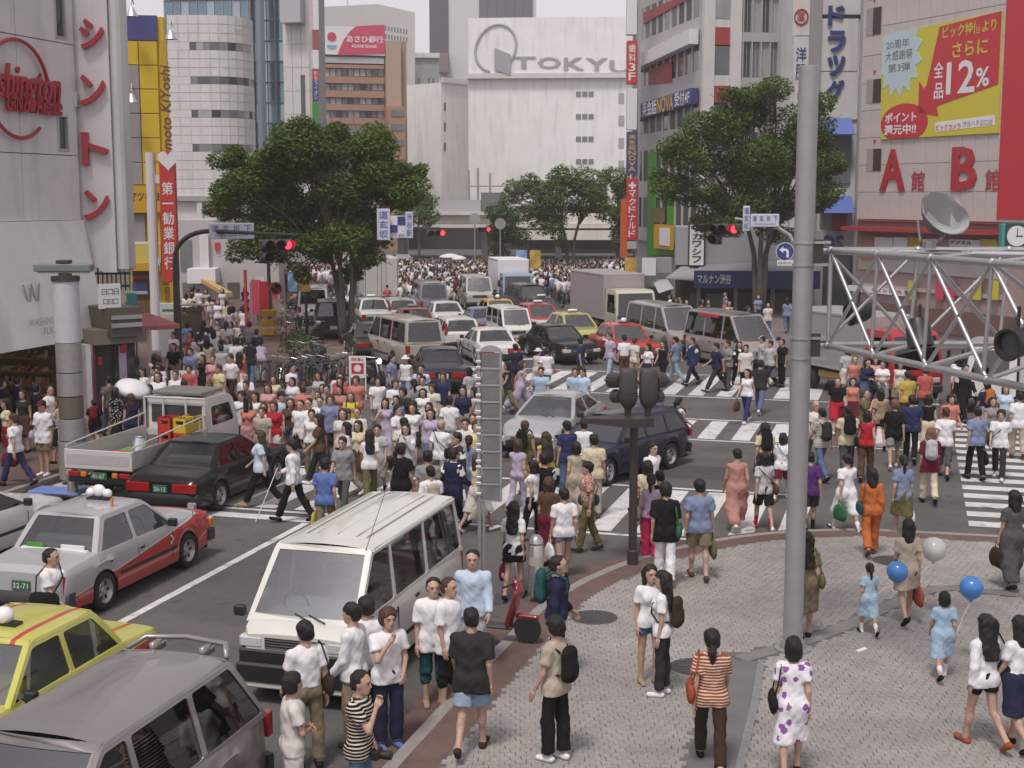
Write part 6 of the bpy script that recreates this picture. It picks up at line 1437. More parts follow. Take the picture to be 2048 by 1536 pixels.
# ---------------------------------------------------------------- trees
def leaf_mat(name, col):
 m, nt, p = nodes(name); L = nt.links.new
 p.inputs['Roughness'].default_value = .75; p.inputs['Specular IOR Level'].default_value = .12
 g = nt.nodes.new('ShaderNodeNewGeometry'); tc = nt.nodes.new('ShaderNodeTexCoord')
 n = nt.nodes.new('ShaderNodeTexNoise'); n.inputs['Scale'].default_value = .9; n.inputs['Detail'].default_value = 3; L(tc.outputs['Object'], n.inputs['Vector'])
 ad = nt.nodes.new('ShaderNodeMath'); ad.operation = 'ADD'; L(n.outputs[0], ad.inputs[0]); L(g.outputs['Random Per Island'], ad.inputs[1])
 r = nt.nodes.new('ShaderNodeMapRange'); r.inputs['From Min'].default_value = .4; r.inputs['From Max'].default_value = 1.5; L(ad.outputs[0], r.inputs[0])
 mx = nt.nodes.new('ShaderNodeMixRGB'); mx.inputs[1].default_value = (*[c * .6 for c in col], 1); mx.inputs[2].default_value = (col[0] * 1.6, col[1] * 1.45, col[2] * 1.3, 1); L(r.outputs[0], mx.inputs[0]); L(mx.outputs[0], p.inputs['Base Color'])
 t = nt.nodes.new('ShaderNodeBsdfTranslucent'); L(mx.outputs[0], t.inputs[0]); ms = nt.nodes.new('ShaderNodeMixShader'); ms.inputs[0].default_value = .3
 o = nt.nodes['Material Output']; L(p.outputs[0], ms.inputs[1]); L(t.outputs[0], ms.inputs[2]); L(ms.outputs[0], o.inputs[0])
 MATS[name] = m; return m
LEAF = leaf_mat('leaf_zelkova', (.092, .160, .036)); LEAF2 = leaf_mat('leaf_bright', (.055, .12, .028)); BARK = mat('bark', (.10, .082, .07), .9, noise=.3, ns=6, bump=.8, bs=18)
def tree(base, clumps, label, leaf=.17, dens=1., m=LEAF, stems=3, trunk=.14, fork=2.6, spread=1.5, seed=1):
 rg = np.random.default_rng(seed); B = Vector(base); o = thing('street_tree', label, 'tree', B, group='trees along the street'); sc = B.y / F
 cl = []
 for px, py, r in clumps:
  for q in range(3):
   a = rg.uniform(0, 6.28); e = r * .55 * (q > 0); p = D(px + e * cos(a), py + e * .8 * sin(a), B.y) - B; p.y += rg.uniform(-1, 1) * spread; cl.append((np.array(p), r * sc * rg.uniform(.62, .92)))
 mb = MB(); tops = []
 for k in range(stems):
  a = 2 * pi * k / stems + .4; x = (stems > 1) * .16; p0 = Vector((x * cos(a), x * sin(a), -.1)); p1 = Vector((x * 2.2 * cos(a), x * 2.2 * sin(a), fork)); p2 = Vector((x * 5 * cos(a), x * 5 * sin(a), fork + 1.6))
  mb.tube([p0, p0.lerp(p1, .5) + Vector((.03, 0, 0)), p1, p2], [trunk * 1.15, trunk, trunk * .85, trunk * .6], 8); tops.append(p2)
 mb.build('trunk', BARK, o, smooth=True)
 br = MB()
 for c, r in cl:
  t = min(tops, key=lambda q: (q - Vector(c)).length); e = Vector(c); mid = t.lerp(e, .5) + Vector((0, 0, .25)); br.tube([t - Vector((0, 0, .3)), mid, e], [trunk * .5, trunk * .3, .02], 5)
  for q in range(4):
   d = Vector(rg.normal(size=3)) * r * .6; br.tube([mid.lerp(e, .6), e + d], [.03, .01], 4)
 br.build('limb', BARK, o, smooth=True)['kind'] = 'stuff'
 V = [];
 for c, r in cl:
  n = int(dens * 640 * (r / leaf / 4.2) ** 2); d = rg.normal(size=(n, 3)); d /= np.linalg.norm(d, axis=1)[:, None]; d[:, 2] *= .72
  P = c + d * (r * rg.uniform(.55, 1.08, n) ** .8)[:, None]
  P = P + np.sin(P[:, [1, 2, 0]] * 3.1 + seed) * r * .10
  u = rg.normal(size=(n, 3)); u[:, 2] *= .45; u /= np.linalg.norm(u, axis=1)[:, None]
  nn = d * .5 + rg.normal(size=(n, 3)) * .42 + np.array((0, 0, .95)); w = np.cross(nn, u); w /= np.linalg.norm(w, axis=1)[:, None]
  s = (leaf * rg.uniform(.6, 1.25, n))[:, None]
  V.append(np.stack([P - u * s * .55, P + w * s * .30, P + u * s * .55, P - w * s * .30], 1))
 V = np.concatenate(V); Q = np.arange(len(V) * 4).reshape(-1, 4)
 put(np_mesh('crown', V.reshape(-1, 3), Q, [m], smooth=False), 'crown', o)
 return o
tree(G(690, 692), [(640, 300, 72), (560, 330, 78), (720, 300, 62), (490, 370, 48), (560, 420, 80), (660, 400, 90), (760, 350, 66), (805, 395, 48), (730, 450, 66), (640, 480, 60), (560, 500, 50), (470, 322, 34), (745, 515, 30), (690, 552, 26), (820, 345, 30), (600, 545, 26), (680, 262, 34), (600, 262, 34), (455, 420, 30), (840, 350, 20), (520, 460, 40)], 'large dark green street tree on the left of the queueing cars, several slim stems', dens=1.15, fork=2.4, seed=3)
tree(G(540, 655), [(520, 440, 50), (470, 380, 45), (560, 380, 50), (500, 500, 36)], 'slim tree behind the row of bicycles, crown merging with the large left tree', trunk=.11, stems=1, seed=5)
tree(D(1517, 640, 73).xy.to_3d(), [(1500, 230, 66), (1430, 240, 50), (1580, 252, 66), (1390, 300, 56), (1470, 320, 78), (1560, 330, 76), (1640, 300, 50), (1345, 312, 42), (1400, 380, 52), (1340, 370, 36), (1500, 410, 56), (1590, 410, 54), (1650, 385, 40), (1565, 470, 38), (1450, 455, 34), (1530, 182, 38), (1320, 350, 22), (1470, 195, 34), (1620, 215, 38), (1665, 340, 26), (1420, 440, 26)], 'large street tree on the right in front of the glazed office block', dens=.9, fork=3.6, trunk=.16, seed=8)
tree(G(1140, 562), [(1080, 382, 44), (1130, 368, 40), (1180, 362, 42), (1045, 372, 34), (1100, 430, 38), (1195, 398, 34), (1018, 392, 24), (1150, 410, 30), (1120, 480, 20), (1060, 420, 30)], 'middle street tree in front of the department store, open crown', leaf=.24, dens=.7, fork=3.2, stems=2, seed=11)
tree(D(1236, 530, 116).xy.to_3d(), [(1240, 365, 32), (1232, 425, 28), (1245, 395, 26), (1236, 470, 24)], 'narrow dark tree left of the stacked shop signs', leaf=.26, dens=.9, stems=1, seed=12)
tree(D(1005, 530, 122).xy.to_3d(), [(1010, 432, 32), (1022, 466, 30), (990, 470, 24), (1000, 500, 22)], 'round bright green tree beside the viaduct', leaf=.26, dens=.9, m=LEAF2, stems=1, seed=13)
tree(D(838, 520, 138).xy.to_3d(), [(838, 415, 34), (815, 440, 28), (855, 440, 24)], 'far tree behind the checkered sign', leaf=.3, dens=.9, stems=1, seed=14)
def bush(base, r, label, m=LEAF2, seed=1, name='shrub'):
 rg = np.random.default_rng(seed); n = 420; d = rg.normal(size=(n, 3)); d /= np.linalg.norm(d, axis=1)[:, None]; d[:, 2] = np.abs(d[:, 2]); P = d * np.array(r) * rg.uniform(.6, 1, (n, 1)) + np.array((0, 0, .05))
 u = rg.normal(size=(n, 3)); u /= np.linalg.norm(u, axis=1)[:, None]; w = np.cross(d + rg.normal(size=(n, 3)) * .5, u); w /= np.linalg.norm(w, axis=1)[:, None]; s = .14
 V = np.stack([P - u * s * .5, P + w * s * .3, P + u * s * .5, P - w * s * .3], 1).reshape(-1, 3)
 o = put(np_mesh('shrub', V, np.arange(len(V)).reshape(-1, 4), [m], smooth=False), name, loc=base); tag(o, label, 'shrub', 'shrubs by the bicycles'); return o
bush(G(602, 705, .12), (1.0, .6, .9), 'clipped bright green shrub behind the seated man by the bicycles', seed=2)
bush(G(652, 728, .12), (.7, .5, .6), 'low green shrub beside the beige notice board', seed=4)
bush(G(590, 610, .12), (.9, .5, .6), 'green shrub behind the parked motorcycles', seed=6)

# ---------------------------------------------------------------- the big silver pole and its lighting truss
PB = G(1585, 1300, .1); zof = lambda py, Y: CAM_H + (Y / F) * 0 + D(1585, py, Y).z
o = thing('steel_pole', 'tall silver steel pole carrying the tubular lighting truss', 'pole', PB)
SIL = mat('silver_paint', (.36, .355, .36), .38, .35, noise=.08, ns=3); SIL2 = mat('truss_aluminium', (.50, .50, .51), .3, .7, noise=.08, ns=5)
zt_ = D(1610, 148, PB.y).z
MB().lathe([(.145, 0), (.142, 1.2), (.138, zt_ - .12), (.138, zt_), (.125, zt_ + .01), (0, zt_ + .01)], 28).build('shaft', SIL, o, auto=40)
MB().lathe([(.26, 0), (.26, .04), (.19, .05), (.17, .16)], 24).build('base_flange', SIL, o, auto=40)
TZ, BZ = D(1610, 515, PB.y).z, D(1600, 704, PB.y).z
for z in (TZ + .11, TZ - .20, BZ + .10, BZ - .18): MB().lathe([(.139, -.016), (.155, -.016), (.155, .016), (.139, .016)], 24, M=Matrix.Translation((0, 0, z))).build('clamp_ring', SIL2, o, auto=40)
tr = thing('lighting_truss', 'large tubular aluminium lighting truss reaching in from the right', 'truss', PB)
def seg(a, b, r, nm, m=SIL2): MB().tube([a, b], r, 10).build(nm, m, tr, smooth=False, auto=50)
a0 = Vector((.33, .06, 0)); fdir = Vector((1, .05, 0)).normalized(); ndir = (Vector((5.75, 14.2, 0)) - Vector((PB.x + .33, PB.y - .06, 0))).normalized(); b0 = Vector((.36, -.08, 0))
for z in (TZ, BZ): seg((.16, 0, z), (.40, 0, z), .05, 'stub')
for z in (TZ - .05, BZ - .04): MB().box(.12, -.05, z - .16, .26, .05, z + .20).build('bracket', DSTEEL, tr)
for z in (TZ + .11, TZ - .20, BZ + .10, BZ - .18): MB().box(.13, -.07, z - .018, .36, .07, z + .018).build('clamp_plate', SIL2, tr)
Np = [b0 + ndir * s for s in np.linspace(0, 7.5, 7)]; Fp = [a0 + fdir * s for s in np.linspace(0, 6.5, 6)]
Z = lambda p, z: Vector((p.x, p.y, z))
Mp = [(Np[min(i, 6)] + Fp[min(i, 5)]) / 2 for i in range(1, 6)]
for L_ in (Np, Fp):
 for z in (TZ, BZ): seg(Z(L_[0], z), Z(L_[-1], z), .045, 'chord')
 for i in range(len(L_) - 1):
  p, q = L_[i], L_[i + 1]; seg(Z(p, TZ), Z(q, BZ), .026, 'diagonal'); seg(Z(q, TZ), Z(q, BZ).lerp(Z(p, BZ), .06), .025, 'diagonal')
  seg(Z(p, BZ), Z(q, TZ), .024, 'brace')
for i, mp_ in enumerate(Mp):
 n_, f_ = Np[i + 1], Fp[min(i + 1, 5)]
 seg(Z(n_, TZ), Z(f_, TZ), .030, 'cross_member'); seg(Z(n_, BZ), Z(f_, BZ), .030, 'cross_member'); seg(Z(n_, TZ), Z(f_, BZ), .026, 'brace')
seg(Z(Np[0].lerp(Fp[0], .5), TZ), Z(Mp[-1], TZ), .045, 'chord'); seg(Z(Np[0], BZ), Z(Np[0], TZ), .03, 'vertical')
for L_ in (Np, Fp):
 for p in L_:
  for z in (TZ, BZ): MB().ell(Z(p, z), (.062, .062, .062), 8).build('node', SIL2, tr, smooth=True)
def aim(d):
 d = Vector(d).normalized(); return d.to_track_quat('Z', 'Y').to_matrix().to_4x4()
DARKL = mat('lamp_black', (.03, .028, .028), .45); WHITEIN = mat('reflector_white', (.55, .58, .58), .3)
fl = D(1858, 500, 18.3); o = thing('flood_lamp', 'big bowl flood lamp standing on top of the truss', 'lamp', fl)
Mx = Matrix.Translation((.12, -.05, .42)) @ aim((.28, -.78, .62))
MB().lathe([(0, -.19), (.13, -.18), (.20, -.10), (.28, .0), (.345, .11), (.35, .12)], 28, M=Mx).build('bowl', mat('bowl_grey', (.16, .155, .15), .5, noise=.1), o, auto=60); MB().lathe([(.345, .12), (.33, .115), (.26, .0), (.15, -.08), (0, -.09)], 28, M=Mx).build('reflector', WHITEIN, o, auto=60); MB().lathe([(0, .1), (.325, .1)], 28, M=Mx).build('lens', glass('lamp_lens', (.75, .8, .82), .05), o)
MB().tube([(0, 0, .02), (0, 0, .12)], .09, 8).box(-.1, -.05, .1, .1, .05, .14).tube([(-.12, 0, .12), (-.16, 0, .40)], .02, 6).tube([(.14, 0, .12), (.30, -.03, .40)], .02, 6).build('yoke', STEEL, o)
def spot(px, py, Y, d, label, r=.17):
 o = thing('spot_lamp', label, 'lamp', D(px, py, Y), group='black spot lamps hung under the truss'); Mx = aim(d)
 MB().lathe([(0, -r * 1.3), (r * .7, -r * 1.2), (r * .95, -r * .5), (r, r * .9), (r * 1.06, r), (r * .9, r), (r * .7, -r * .2), (0, -r * .3)], 18, M=Mx).build('housing', DARKL, o, auto=50); MB().lathe([(0, r * .55), (r * .86, r * .55)], 16, M=Mx).build('lens', GREYG, o)
 MB().tube([(0, 0, r), (0, 0, r + .22)], .02, 6).build('hanger', DARKL, o)
spot(1717, 625, 20.0, (-.9, -.3, -.2), 'black spot lamp pointing left under the truss near the pole', .16); spot(1838, 668, 18.0, (.1, -.3, -1), 'black bowl spot lamp pointing down under the middle of the truss', .17); spot(2035, 685, 14.8, (-.75, -.5, -.1), 'black spot lamp at the right edge of the picture under the truss', .17)

# ---------------------------------------------------------------- signals, signs and lamp posts
RLIT = mat('signal_red_lit', (1, .03, .05), emit=3.0); LENS_G = mat('signal_blue_dark', (.01, .035, .06), .2); LENS_Y = mat('signal_amber_dark', (.12, .035, .005), .25); SIGB = mat('signal_housing', (.05, .045, .045), .5, noise=.1)
def signal(pos, head, label, arrow=True, sc=1.):
 o = thing('traffic_signal', label, 'traffic light', pos, R(head) - pi / 2, group='horizontal traffic signals'); o.scale = [sc] * 3
 # local: lenses look along +Y
 MB().bbox(-.62, -.16, -.2, .62, .06, .2, .05).build('housing', SIGB, o)
 for k, (x, m) in enumerate(((.4, LENS_G), (0, LENS_Y), (-.4, RLIT))):
  MB().lathe([(0, 0), (.15, 0)], 18, M=Matrix.Translation((x, .075, 0)) @ Matrix.Rotation(-pi / 2, 4, 'X')).build('lens', m, o)
  mb = MB(); n = 18; v = [];
  for yy in (.06, .42):
   for rr_ in (.175, .19): v += [(x + rr_ * cos(a), yy - (.0 if sin(a) > -.3 else .22 * (yy > .1)), rr_ * sin(a)) for a in np.linspace(R(-60), R(240), n)]
  f = [(i, i + 1, 2 * n + i + 1, 2 * n + i) for i in range(n - 1)] + [(n + i + 1, n + i, 3 * n + i, 3 * n + i + 1) for i in range(n - 1)] + [(2 * n + i, 2 * n + i + 1, 3 * n + i + 1, 3 * n + i) for i in range(n - 1)]
  mb.add(v, f); mb.build('visor', SIGB, o)
 if arrow:
  MB().bbox(.2, -.14, -.62, .62, .05, -.21, .05).build('arrow_housing', SIGB, o); MB().tube([(.41, .04, -.41), (.41, .40, -.41)], .185, 16, cap=False).build('visor', SIGB, o); MB().lathe([(0, 0), (.15, 0)], 16, M=Matrix.Translation((.41, .06, -.41)) @ Matrix.Rotation(-pi / 2, 4, 'X')).build('lens', BLACKS, o)
 return o
PLATEW = mat('street_sign_plate', (.52, .55, .64), .4); INKBL = mat('street_sign_blue', (.08, .11, .34), .5)
def street_sign(pos, ang, w, h, label, s='道玄坂下', sub='Dogenzaka-shita', vert=False):
 o = thing('street_name_sign', label, 'sign', M=FR(pos, R(ang))); MB().bbox(-w / 2, -h / 2, -.06, w / 2, h / 2, .0, .02).build('plate', PLATEW, o)
 if vert:
  for i, c in enumerate(s): text(c, o, 0, h * (.5 - (i + .5) / len(s)) * .92, .008, INKBL, h=h / len(s) * .75, w=w * .7, bold=.01)
 else:
  for i, c in enumerate(s): text(c, o, -w * .36 + w * .72 * i / (len(s) - 1), h * .16, .008, INKBL, h=h * .42, w=w * .15, bold=.01)
  text(sub, o, 0, -h * .27, .008, INKBL, h=h * .16, w=w * .74)
 return o
cp_ = G(358, 738, .12); Yc = cp_.y; top = D(360, 520, Yc).z
o = thing('curved_lamp_pole', 'dark brown curved pole on the left pavement carrying the street sign and signal', 'pole', cp_)
e1 = D(420, 462, Yc) - cp_; e2 = D(590, 470, Yc - 3) - cp_
MB().tube([(0, 0, 0), (0, 0, 1.1), (0, 0, top - .2)] + [Vector((0, 0, top)) + Vector((e1.x * (1 - cos(t)), 0, (e1.z - top) * sin(t))) for t in np.linspace(.15, pi / 2, 8)] + [e2 * .6 + e1 * .4, e2], [.19, .15, .12] + [.09] * 8 + [.06, .05], 12).build('shaft', DSTEEL, o, auto=50); MB().lathe([(.3, 0), (.27, .3), (.2, .6), (.16, .75)], 16).build('base', DSTEEL, o, auto=50)
street_sign(D(463, 462, Yc - .3), 4, 1.66, .60, 'pale blue street name sign on the curved brown pole at left')
signal(D(553, 490, Yc - 3.6), -58, 'traffic signal showing red beside the large left tree, an unlit arrow head below')
# signals further off
signal(D(872, 466, 88), -75, 'distant traffic signal above the waiting cars in the middle of the street', arrow=False); MB_ = MB()
pz = D(706, 700, 60.); o = thing('signal_pole', 'dark slender pole beside the trunk of the large left tree', 'pole', (pz.x, pz.y, 0)); MB().tube([(0, 0, 0), (0, 0, D(706, 490, 60).z), (1.0, 12, D(760, 455, 72).z), tuple(D(880, 456, 88) - Vector((pz.x, pz.y, 0)))], [.12, .09, .06, .05], 10).build('shaft', DSTEEL, o, auto=50)
for (x0, y0, x1, y1, s, lab) in ((754, 418, 780, 480, '道玄坂', 'tall pale vertical street sign left of the checkered sign'), (811, 424, 826, 476, '渋谷駅', 'narrow vertical street sign right of the checkered sign')):
 Yq = 58.5; w = (x1 - x0) * Yq / F; h = (y1 - y0) * Yq / F; street_sign(D((x0 + x1) / 2, (y0 + y1) / 2, Yq), 2, w, h, lab, s, vert=True)
o = thing('checkered_sign', 'blue and white checkered hanging sign over the middle of the street', 'sign', M=FR(D(795, 450, 58.8), 0)); w = 34 * 59 / F / 2; o.scale = (1, .72, 1)
MB().box(-w, -.75, -.05, w, .55, -.01).build('plate', WHT, o); MB().box(0, 0, -.01, w * .92, .5, .01).build('blue_square', BLUD, o); MB().box(-w * .92, -.45, -.01, 0, 0, .01).build('blue_square', BLUD, o); text('渋谷', o, 0, -.6, .01, INKBL, h=.22, w=.6)
signal(D(968, 459, 112), -80, 'far traffic signal with a red light in front of the viaduct', arrow=False, sc=.9)
for px, top_, base_, Yq in ((948, 430, 560, 112), (1000, 440, 560, 112)):
 b = D(px, 0, Yq); o = thing('sign_pole', f'thin far pole with a round sign {"left" if px < 960 else "right"} of the far signal', 'pole', (b.x, b.y, 0)); zz = D(px, top_, Yq).z; MB().tube([(0, 0, 0), (0, 0, zz)], .06, 6).build('shaft', STEEL, o); MB().lathe([(.45, 0), (.45, .05), (0, .05)], 16, M=Matrix.Translation((0, -.06, zz - .3)) @ Matrix.Rotation(pi / 2, 4, 'X')).build('round_sign', GREYW, o)
# right-hand signal, hidden pole, blue arrow sign
Yr = 47.; rb = D(1607, 0, Yr); o = thing('signal_pole', 'grey signal pole with curved arm mostly hidden behind the silver pole', 'pole', (rb.x, rb.y, 0)); ez = D(1470, 440, Yr) - rb.xy.to_3d(); tz = D(1607, 500, Yr).z
MB().tube([(0, 0, 0), (0, 0, tz), (-.25, 0, tz + .5), (-.8, 0, tz + .85), (ez.x, 0, ez.z + .05)], [.12, .10, .07, .06, .05], 10).build('shaft', STEEL, o, auto=50)
signal(D(1452, 458, Yr - .3), -125, 'traffic signal showing red in front of the right-hand tree', sc=.86)
street_sign(D(1530, 441, Yr - .2), 2, .98, .44, 'white street name sign beside the right-hand traffic signal'); street_sign(D(1493, 437, Yr - .2), 2, .24, .85, 'narrow vertical street sign between right-hand signal and street name sign', '道玄坂', vert=True)
def disc_sign(pos, r, label, m, cat='sign'):
 o = thing('round_road_sign', label, cat, M=FR(pos, 0)); MB().lathe([(r, -.02), (r, .0), (0, .0)], 24).build('rim', WHT, o); MB().lathe([(r * .93, 0), (r * .93, .008), (0, .008)], 24).build('disc', m, o); return o
o = disc_sign(D(1570, 503, Yr - .3), .31, 'round blue road sign with a white left arrow beside the silver pole', BLUD)
o.matrix_world = FR(D(1570, 503, Yr - .3), 0); MB().prism([(.13, -.2), (.13, .02), (.05, .1), (-.06, .1), (-.06, .17), (-.2, .06), (-.06, -.05), (-.06, .02), (.02, .02), (.05, -.02), (.05, -.2)][::-1], .008, .014).build('arrow', WHT, o)
o = thing('sign_subplate', 'small white plate under the blue arrow sign', 'sign', M=FR(D(1571, 526, Yr - .3), 0)); MB().bbox(-.28, -.09, -.02, .28, .09, 0, .006).build('plate', WHT, o); text('自転車を除く', o, 0, 0, .004, BLACKS, w=.48, h=.1)
disc_sign(D(552, 577, 62), .30, 'round no-parking sign with red rim above the bicycles', BLUD); MB().tube([(-.0, 0, .016), (.0, 0, .016)], .01)
o = [q for q in bpy.data.objects if q.get('label', '').startswith('round no-parking')][0]; MB().lathe([(.29, .01), (.29, .018), (.22, .018), (.22, .01)], 24).build('red_ring', RED, o); MB().box(-.03, -.25, .01, .03, .25, .016, M=Matrix.Rotation(R(45), 4, 'Z')).build('red_bar', RED, o)
b = D(556, 0, 62.1); o = thing('sign_pole', 'grey pole of the no-parking sign by the bicycles', 'pole', (b.x, b.y, .12)); MB().tube([(0, 0, 0), (0, 0, D(552, 560, 62).z)], .04, 8).build('shaft', STEEL, o)
b = G(494, 690, .12); o = thing('red_pole', 'thin bright red pole on the left pavement', 'pole', b); MB().tube([(0, 0, 0), (0, 0, D(494, 545, b.y).z)], .07, 8).build('shaft', RED, o)
b = G(716, 800, .0); o = thing('notice_stand', 'white notice stand with a red panel in front of the bicycles', 'sign', M=FR(b, 0)); hh = D(716, 712, b.y).z
MB().box(-.28, .0, -.03, -.24, hh, .0).box(.24, 0, -.03, .28, hh, 0).build('frame', WHT, o); MB().box(-.24, hh * .50, -.025, .24, hh, -.005).build('panel', WHT, o); MB().box(-.2, hh * .60, -.005, .2, hh * .84, .005).build('red_panel', RED, o); MB().lathe([(.12, 0), (.12, .004), (0, .004)], 16, M=Matrix.Translation((0, hh * .72, .006))).build('emblem', WHT, o); text('駐輪禁止', o, 0, hh * .92, .0, RED, w=.4, h=.12, bold=.02)
b = G(665, 735, .12); o = thing('beige_board', 'beige notice board on legs in front of the shrubs', 'sign', M=FR(b, R(4))); hh = D(665, 700, b.y).z; MB().bbox(-.45, hh * .35, -.05, .45, hh, 0, .01).build('panel', mat('beige_board', (.30, .25, .16), .7, noise=.1), o); MB().box(-.42, 0, -.05, -.36, hh * .35, -.01).box(.36, 0, -.05, .42, hh * .35, -.01).build('frame_leg', STEEL, o)
b = G(538, 672, .12); o = thing('yellow_crate_rack', 'yellow wire crate rack behind the bicycles', 'rack', b)
for z in (0.05, .5, .95): MB().bbox(-.32, -.3, z, .32, .3, z + .28, .02).build('crate', YEL2, o)
MB().tube([(-.36, -.3, 0), (-.36, -.3, 1.35)], .02, 5).tube([(.36, -.3, 0), (.36, -.3, 1.35)], .02, 5).build('frame', YEL2, o)
# banner flags on poles
def flags(px, py0, py1, Y, base, items, label):
 b = D(px, 0, Y); o = thing('banner_pole', label, 'banner', (b.x, b.y, 0)); MB().tube([(0, 0, 0), (0, 0, D(px, py0 - 12, Y).z)], .07, 8).build('shaft', DSTEEL, o)
 for x0, x1, m in items:
  mb = MB(); n = 7; A_, B_ = D(x0, py0, Y), D(x1, py1, Y); v = []
  for j in range(n + 1):
   z = A_.z + (B_.z - A_.z) * j / n
   for i in range(4): v.append((A_.x + (B_.x - A_.x) * i / 3 - b.x, -.1 + .06 * sin(i * 2 + j), z))
  mb.add(v, [(4 * j + i, 4 * j + 4 + i, 4 * j + 5 + i, 4 * j + 1 + i) for j in range(n) for i in range(3)]); mb.build('flag', m, o, smooth=True)
FLB = mat('flag_blue', (.22, .40, .62), .8, noise=.3, ns=3); FLY = mat('flag_yellow', (.50, .33, .06), .8, noise=.3, ns=3)
flags(1057, 500, 537, 92, 590, [(1032, 1054, FLB), (1060, 1081, FLY)], 'pole with one blue and one yellow street banner in the crowd'); flags(1274, 515, 575, 80, 620, [(1250, 1272, FLY)], 'pole with a single yellow banner left of the kiosk')
flags(600, 543, 583, 66, 640, [(576, 596, FLB), (597, 622, FLY)], 'banner pole half hidden under the large left tree')
# twin signal seen from behind, on the plaza kerb
b = G(1265, 1128, .1); Y0 = b.y; o = thing('pedestrian_signal', 'dark pedestrian signal pole with two heads seen from behind at the plaza kerb', 'traffic light', b); ph = D(1265, 842, Y0).z - .1
MB().tube([(0, 0, 0), (0, 0, ph)], .075, 12).build('shaft', DSTEEL, o, auto=50); MB().lathe([(.1, 0), (.1, .25), (.08, .27)], 14).build('base', DSTEEL, o)
mb = MB(); mb.add([(-.95, -.02, ph + .05), (-.1, -.42, ph + .09), (.32, -.3, ph + .09), (.32, .35, ph + .09), (-.2, .35, ph + .09), (-.95, -.02, ph - .03), (-.1, -.42, ph - .06), (.32, -.3, ph - .06), (.32, .35, ph - .06), (-.2, .35, ph - .06)], [(0, 1, 2, 3, 4), (9, 8, 7, 6, 5), (0, 5, 6, 1), (1, 6, 7, 2), (2, 7, 8, 3), (3, 8, 9, 4), (4, 9, 5, 0)]); mb.build('bracket_plate', DSTEEL, o)
for px, sd in ((1252, -1), (1293, 1)):
 x = (px - 1265) * Y0 / F; z0 = ph + .1; MB().tube([(x, 0, z0 - .02), (x, 0, z0 + .16)], [.05, .07], 8).build('neck', SIGB, o)
 mb = MB(); rings = []
 for z, w_, d_ in ((.14, .08, .08), (.22, .14, .13), (.34, .165, .15), (.76, .16, .15), (.82, .13, .12), (.84, .05, .05)): rings.append([(x + w_ * (abs(cos(a)) ** .5) * (1 if cos(a) > 0 else -1), d_ * (abs(sin(a)) ** .5) * (1 if sin(a) > 0 else -1), z0 + z) for a in np.linspace(0, 2 * pi, 17)[:-1]])
 mb.loft(rings, cap=True); mb.build('signal_head', SIGB, o, auto=40)
 MB().tube([(x + sd * .10, .1, z0 + .60), (x + sd * .26, .36, z0 + .58)], [.12, .15], 14, cap=True).build('visor', SIGB, o); MB().tube([(x + sd * .10, .1, z0 + .32), (x + sd * .20, .3, z0 + .30)], [.11, .13], 14).build('visor', SIGB, o)
# slatted grey panel on a slim post
b = G(962, 1208, .1); Y1 = b.y; o = thing('slatted_signal_panel', 'tall grey slatted panel seen from behind on a slim split post at the kerb', 'panel', M=FR(b, R(-8))); wv = lambda px: (px - 962) * Y1 / F; zv = lambda py: D(962, py, Y1).z - .1
LOUV = mat('smoked_panel', (.20, .19, .195), .35, noise=.1); LOUV.node_tree.nodes['Principled BSDF'].inputs['Alpha'].default_value = .78
MB().tube([(-.02, 0, 0), (-.02, zv(700), 0)], .032, 8).tube([(.05, 0, 0), (.05, zv(1000), 0)], .022, 8).build('post', STEEL, o)
ytop, ybot = zv(703), zv(1000); nb = 9
for k in range(nb):
 y0, y1 = ybot + (ytop - ybot) * k / nb, ybot + (ytop - ybot) * (k + 1) / nb
 MB().bbox(.02, y0 + .02, -.02, wv(1003), y1 - .02, .02, .008).build('panel', LOUV, o); MB().box(.01, y0 - .015, -.03, wv(1004), y0 + .015, .03).build('slat', STEEL, o)
 for q in range(2): MB().bbox(-.07, y0 + .08 + q * .17, -.05, .02, y0 + .13 + q * .17, .05, .01).build('rung', ALU, o)
MB().box(wv(1002), ybot, -.02, wv(1006), ytop, .02).build('edge', STEEL, o); mb = MB(); mb.prism([(wv(1004) / 2 + wv(1004) / 2 * cos(t), ytop + .1 * sin(t)) for t in np.linspace(0, pi, 10)], -.03, .03); mb.build('top_cap', STEEL, o)
# silver bollards
def bollard(p, label, h=.86, r=.115):
 o = thing('steel_bollard', label, 'bollard', p, group='steel bollards at the kerbs'); MB().lathe([(r, 0), (r, h - .12), (r * .9, h - .10), (r * .9, h - .08), (r, h - .06), (r * .85, h + .01), (r * .5, h + .06), (0, h + .08)], 20).build('body', mat('stainless', (.50, .49, .47), .25, .75, noise=.1), o, auto=40); MB().lathe([(r * 1.01, h * .55), (r * 1.01, h * .7), (r * .99, h * .7)], 20).build('sticker_band', flat((.42, .38, .36)), o)
bollard(G(1072, 1190, .1), 'round-topped stainless steel bollard beside the woman with the red umbrella', .95, .125); bollard(G(146, 990, .12), 'steel bollard at the foot of the lamp column by the white truck')
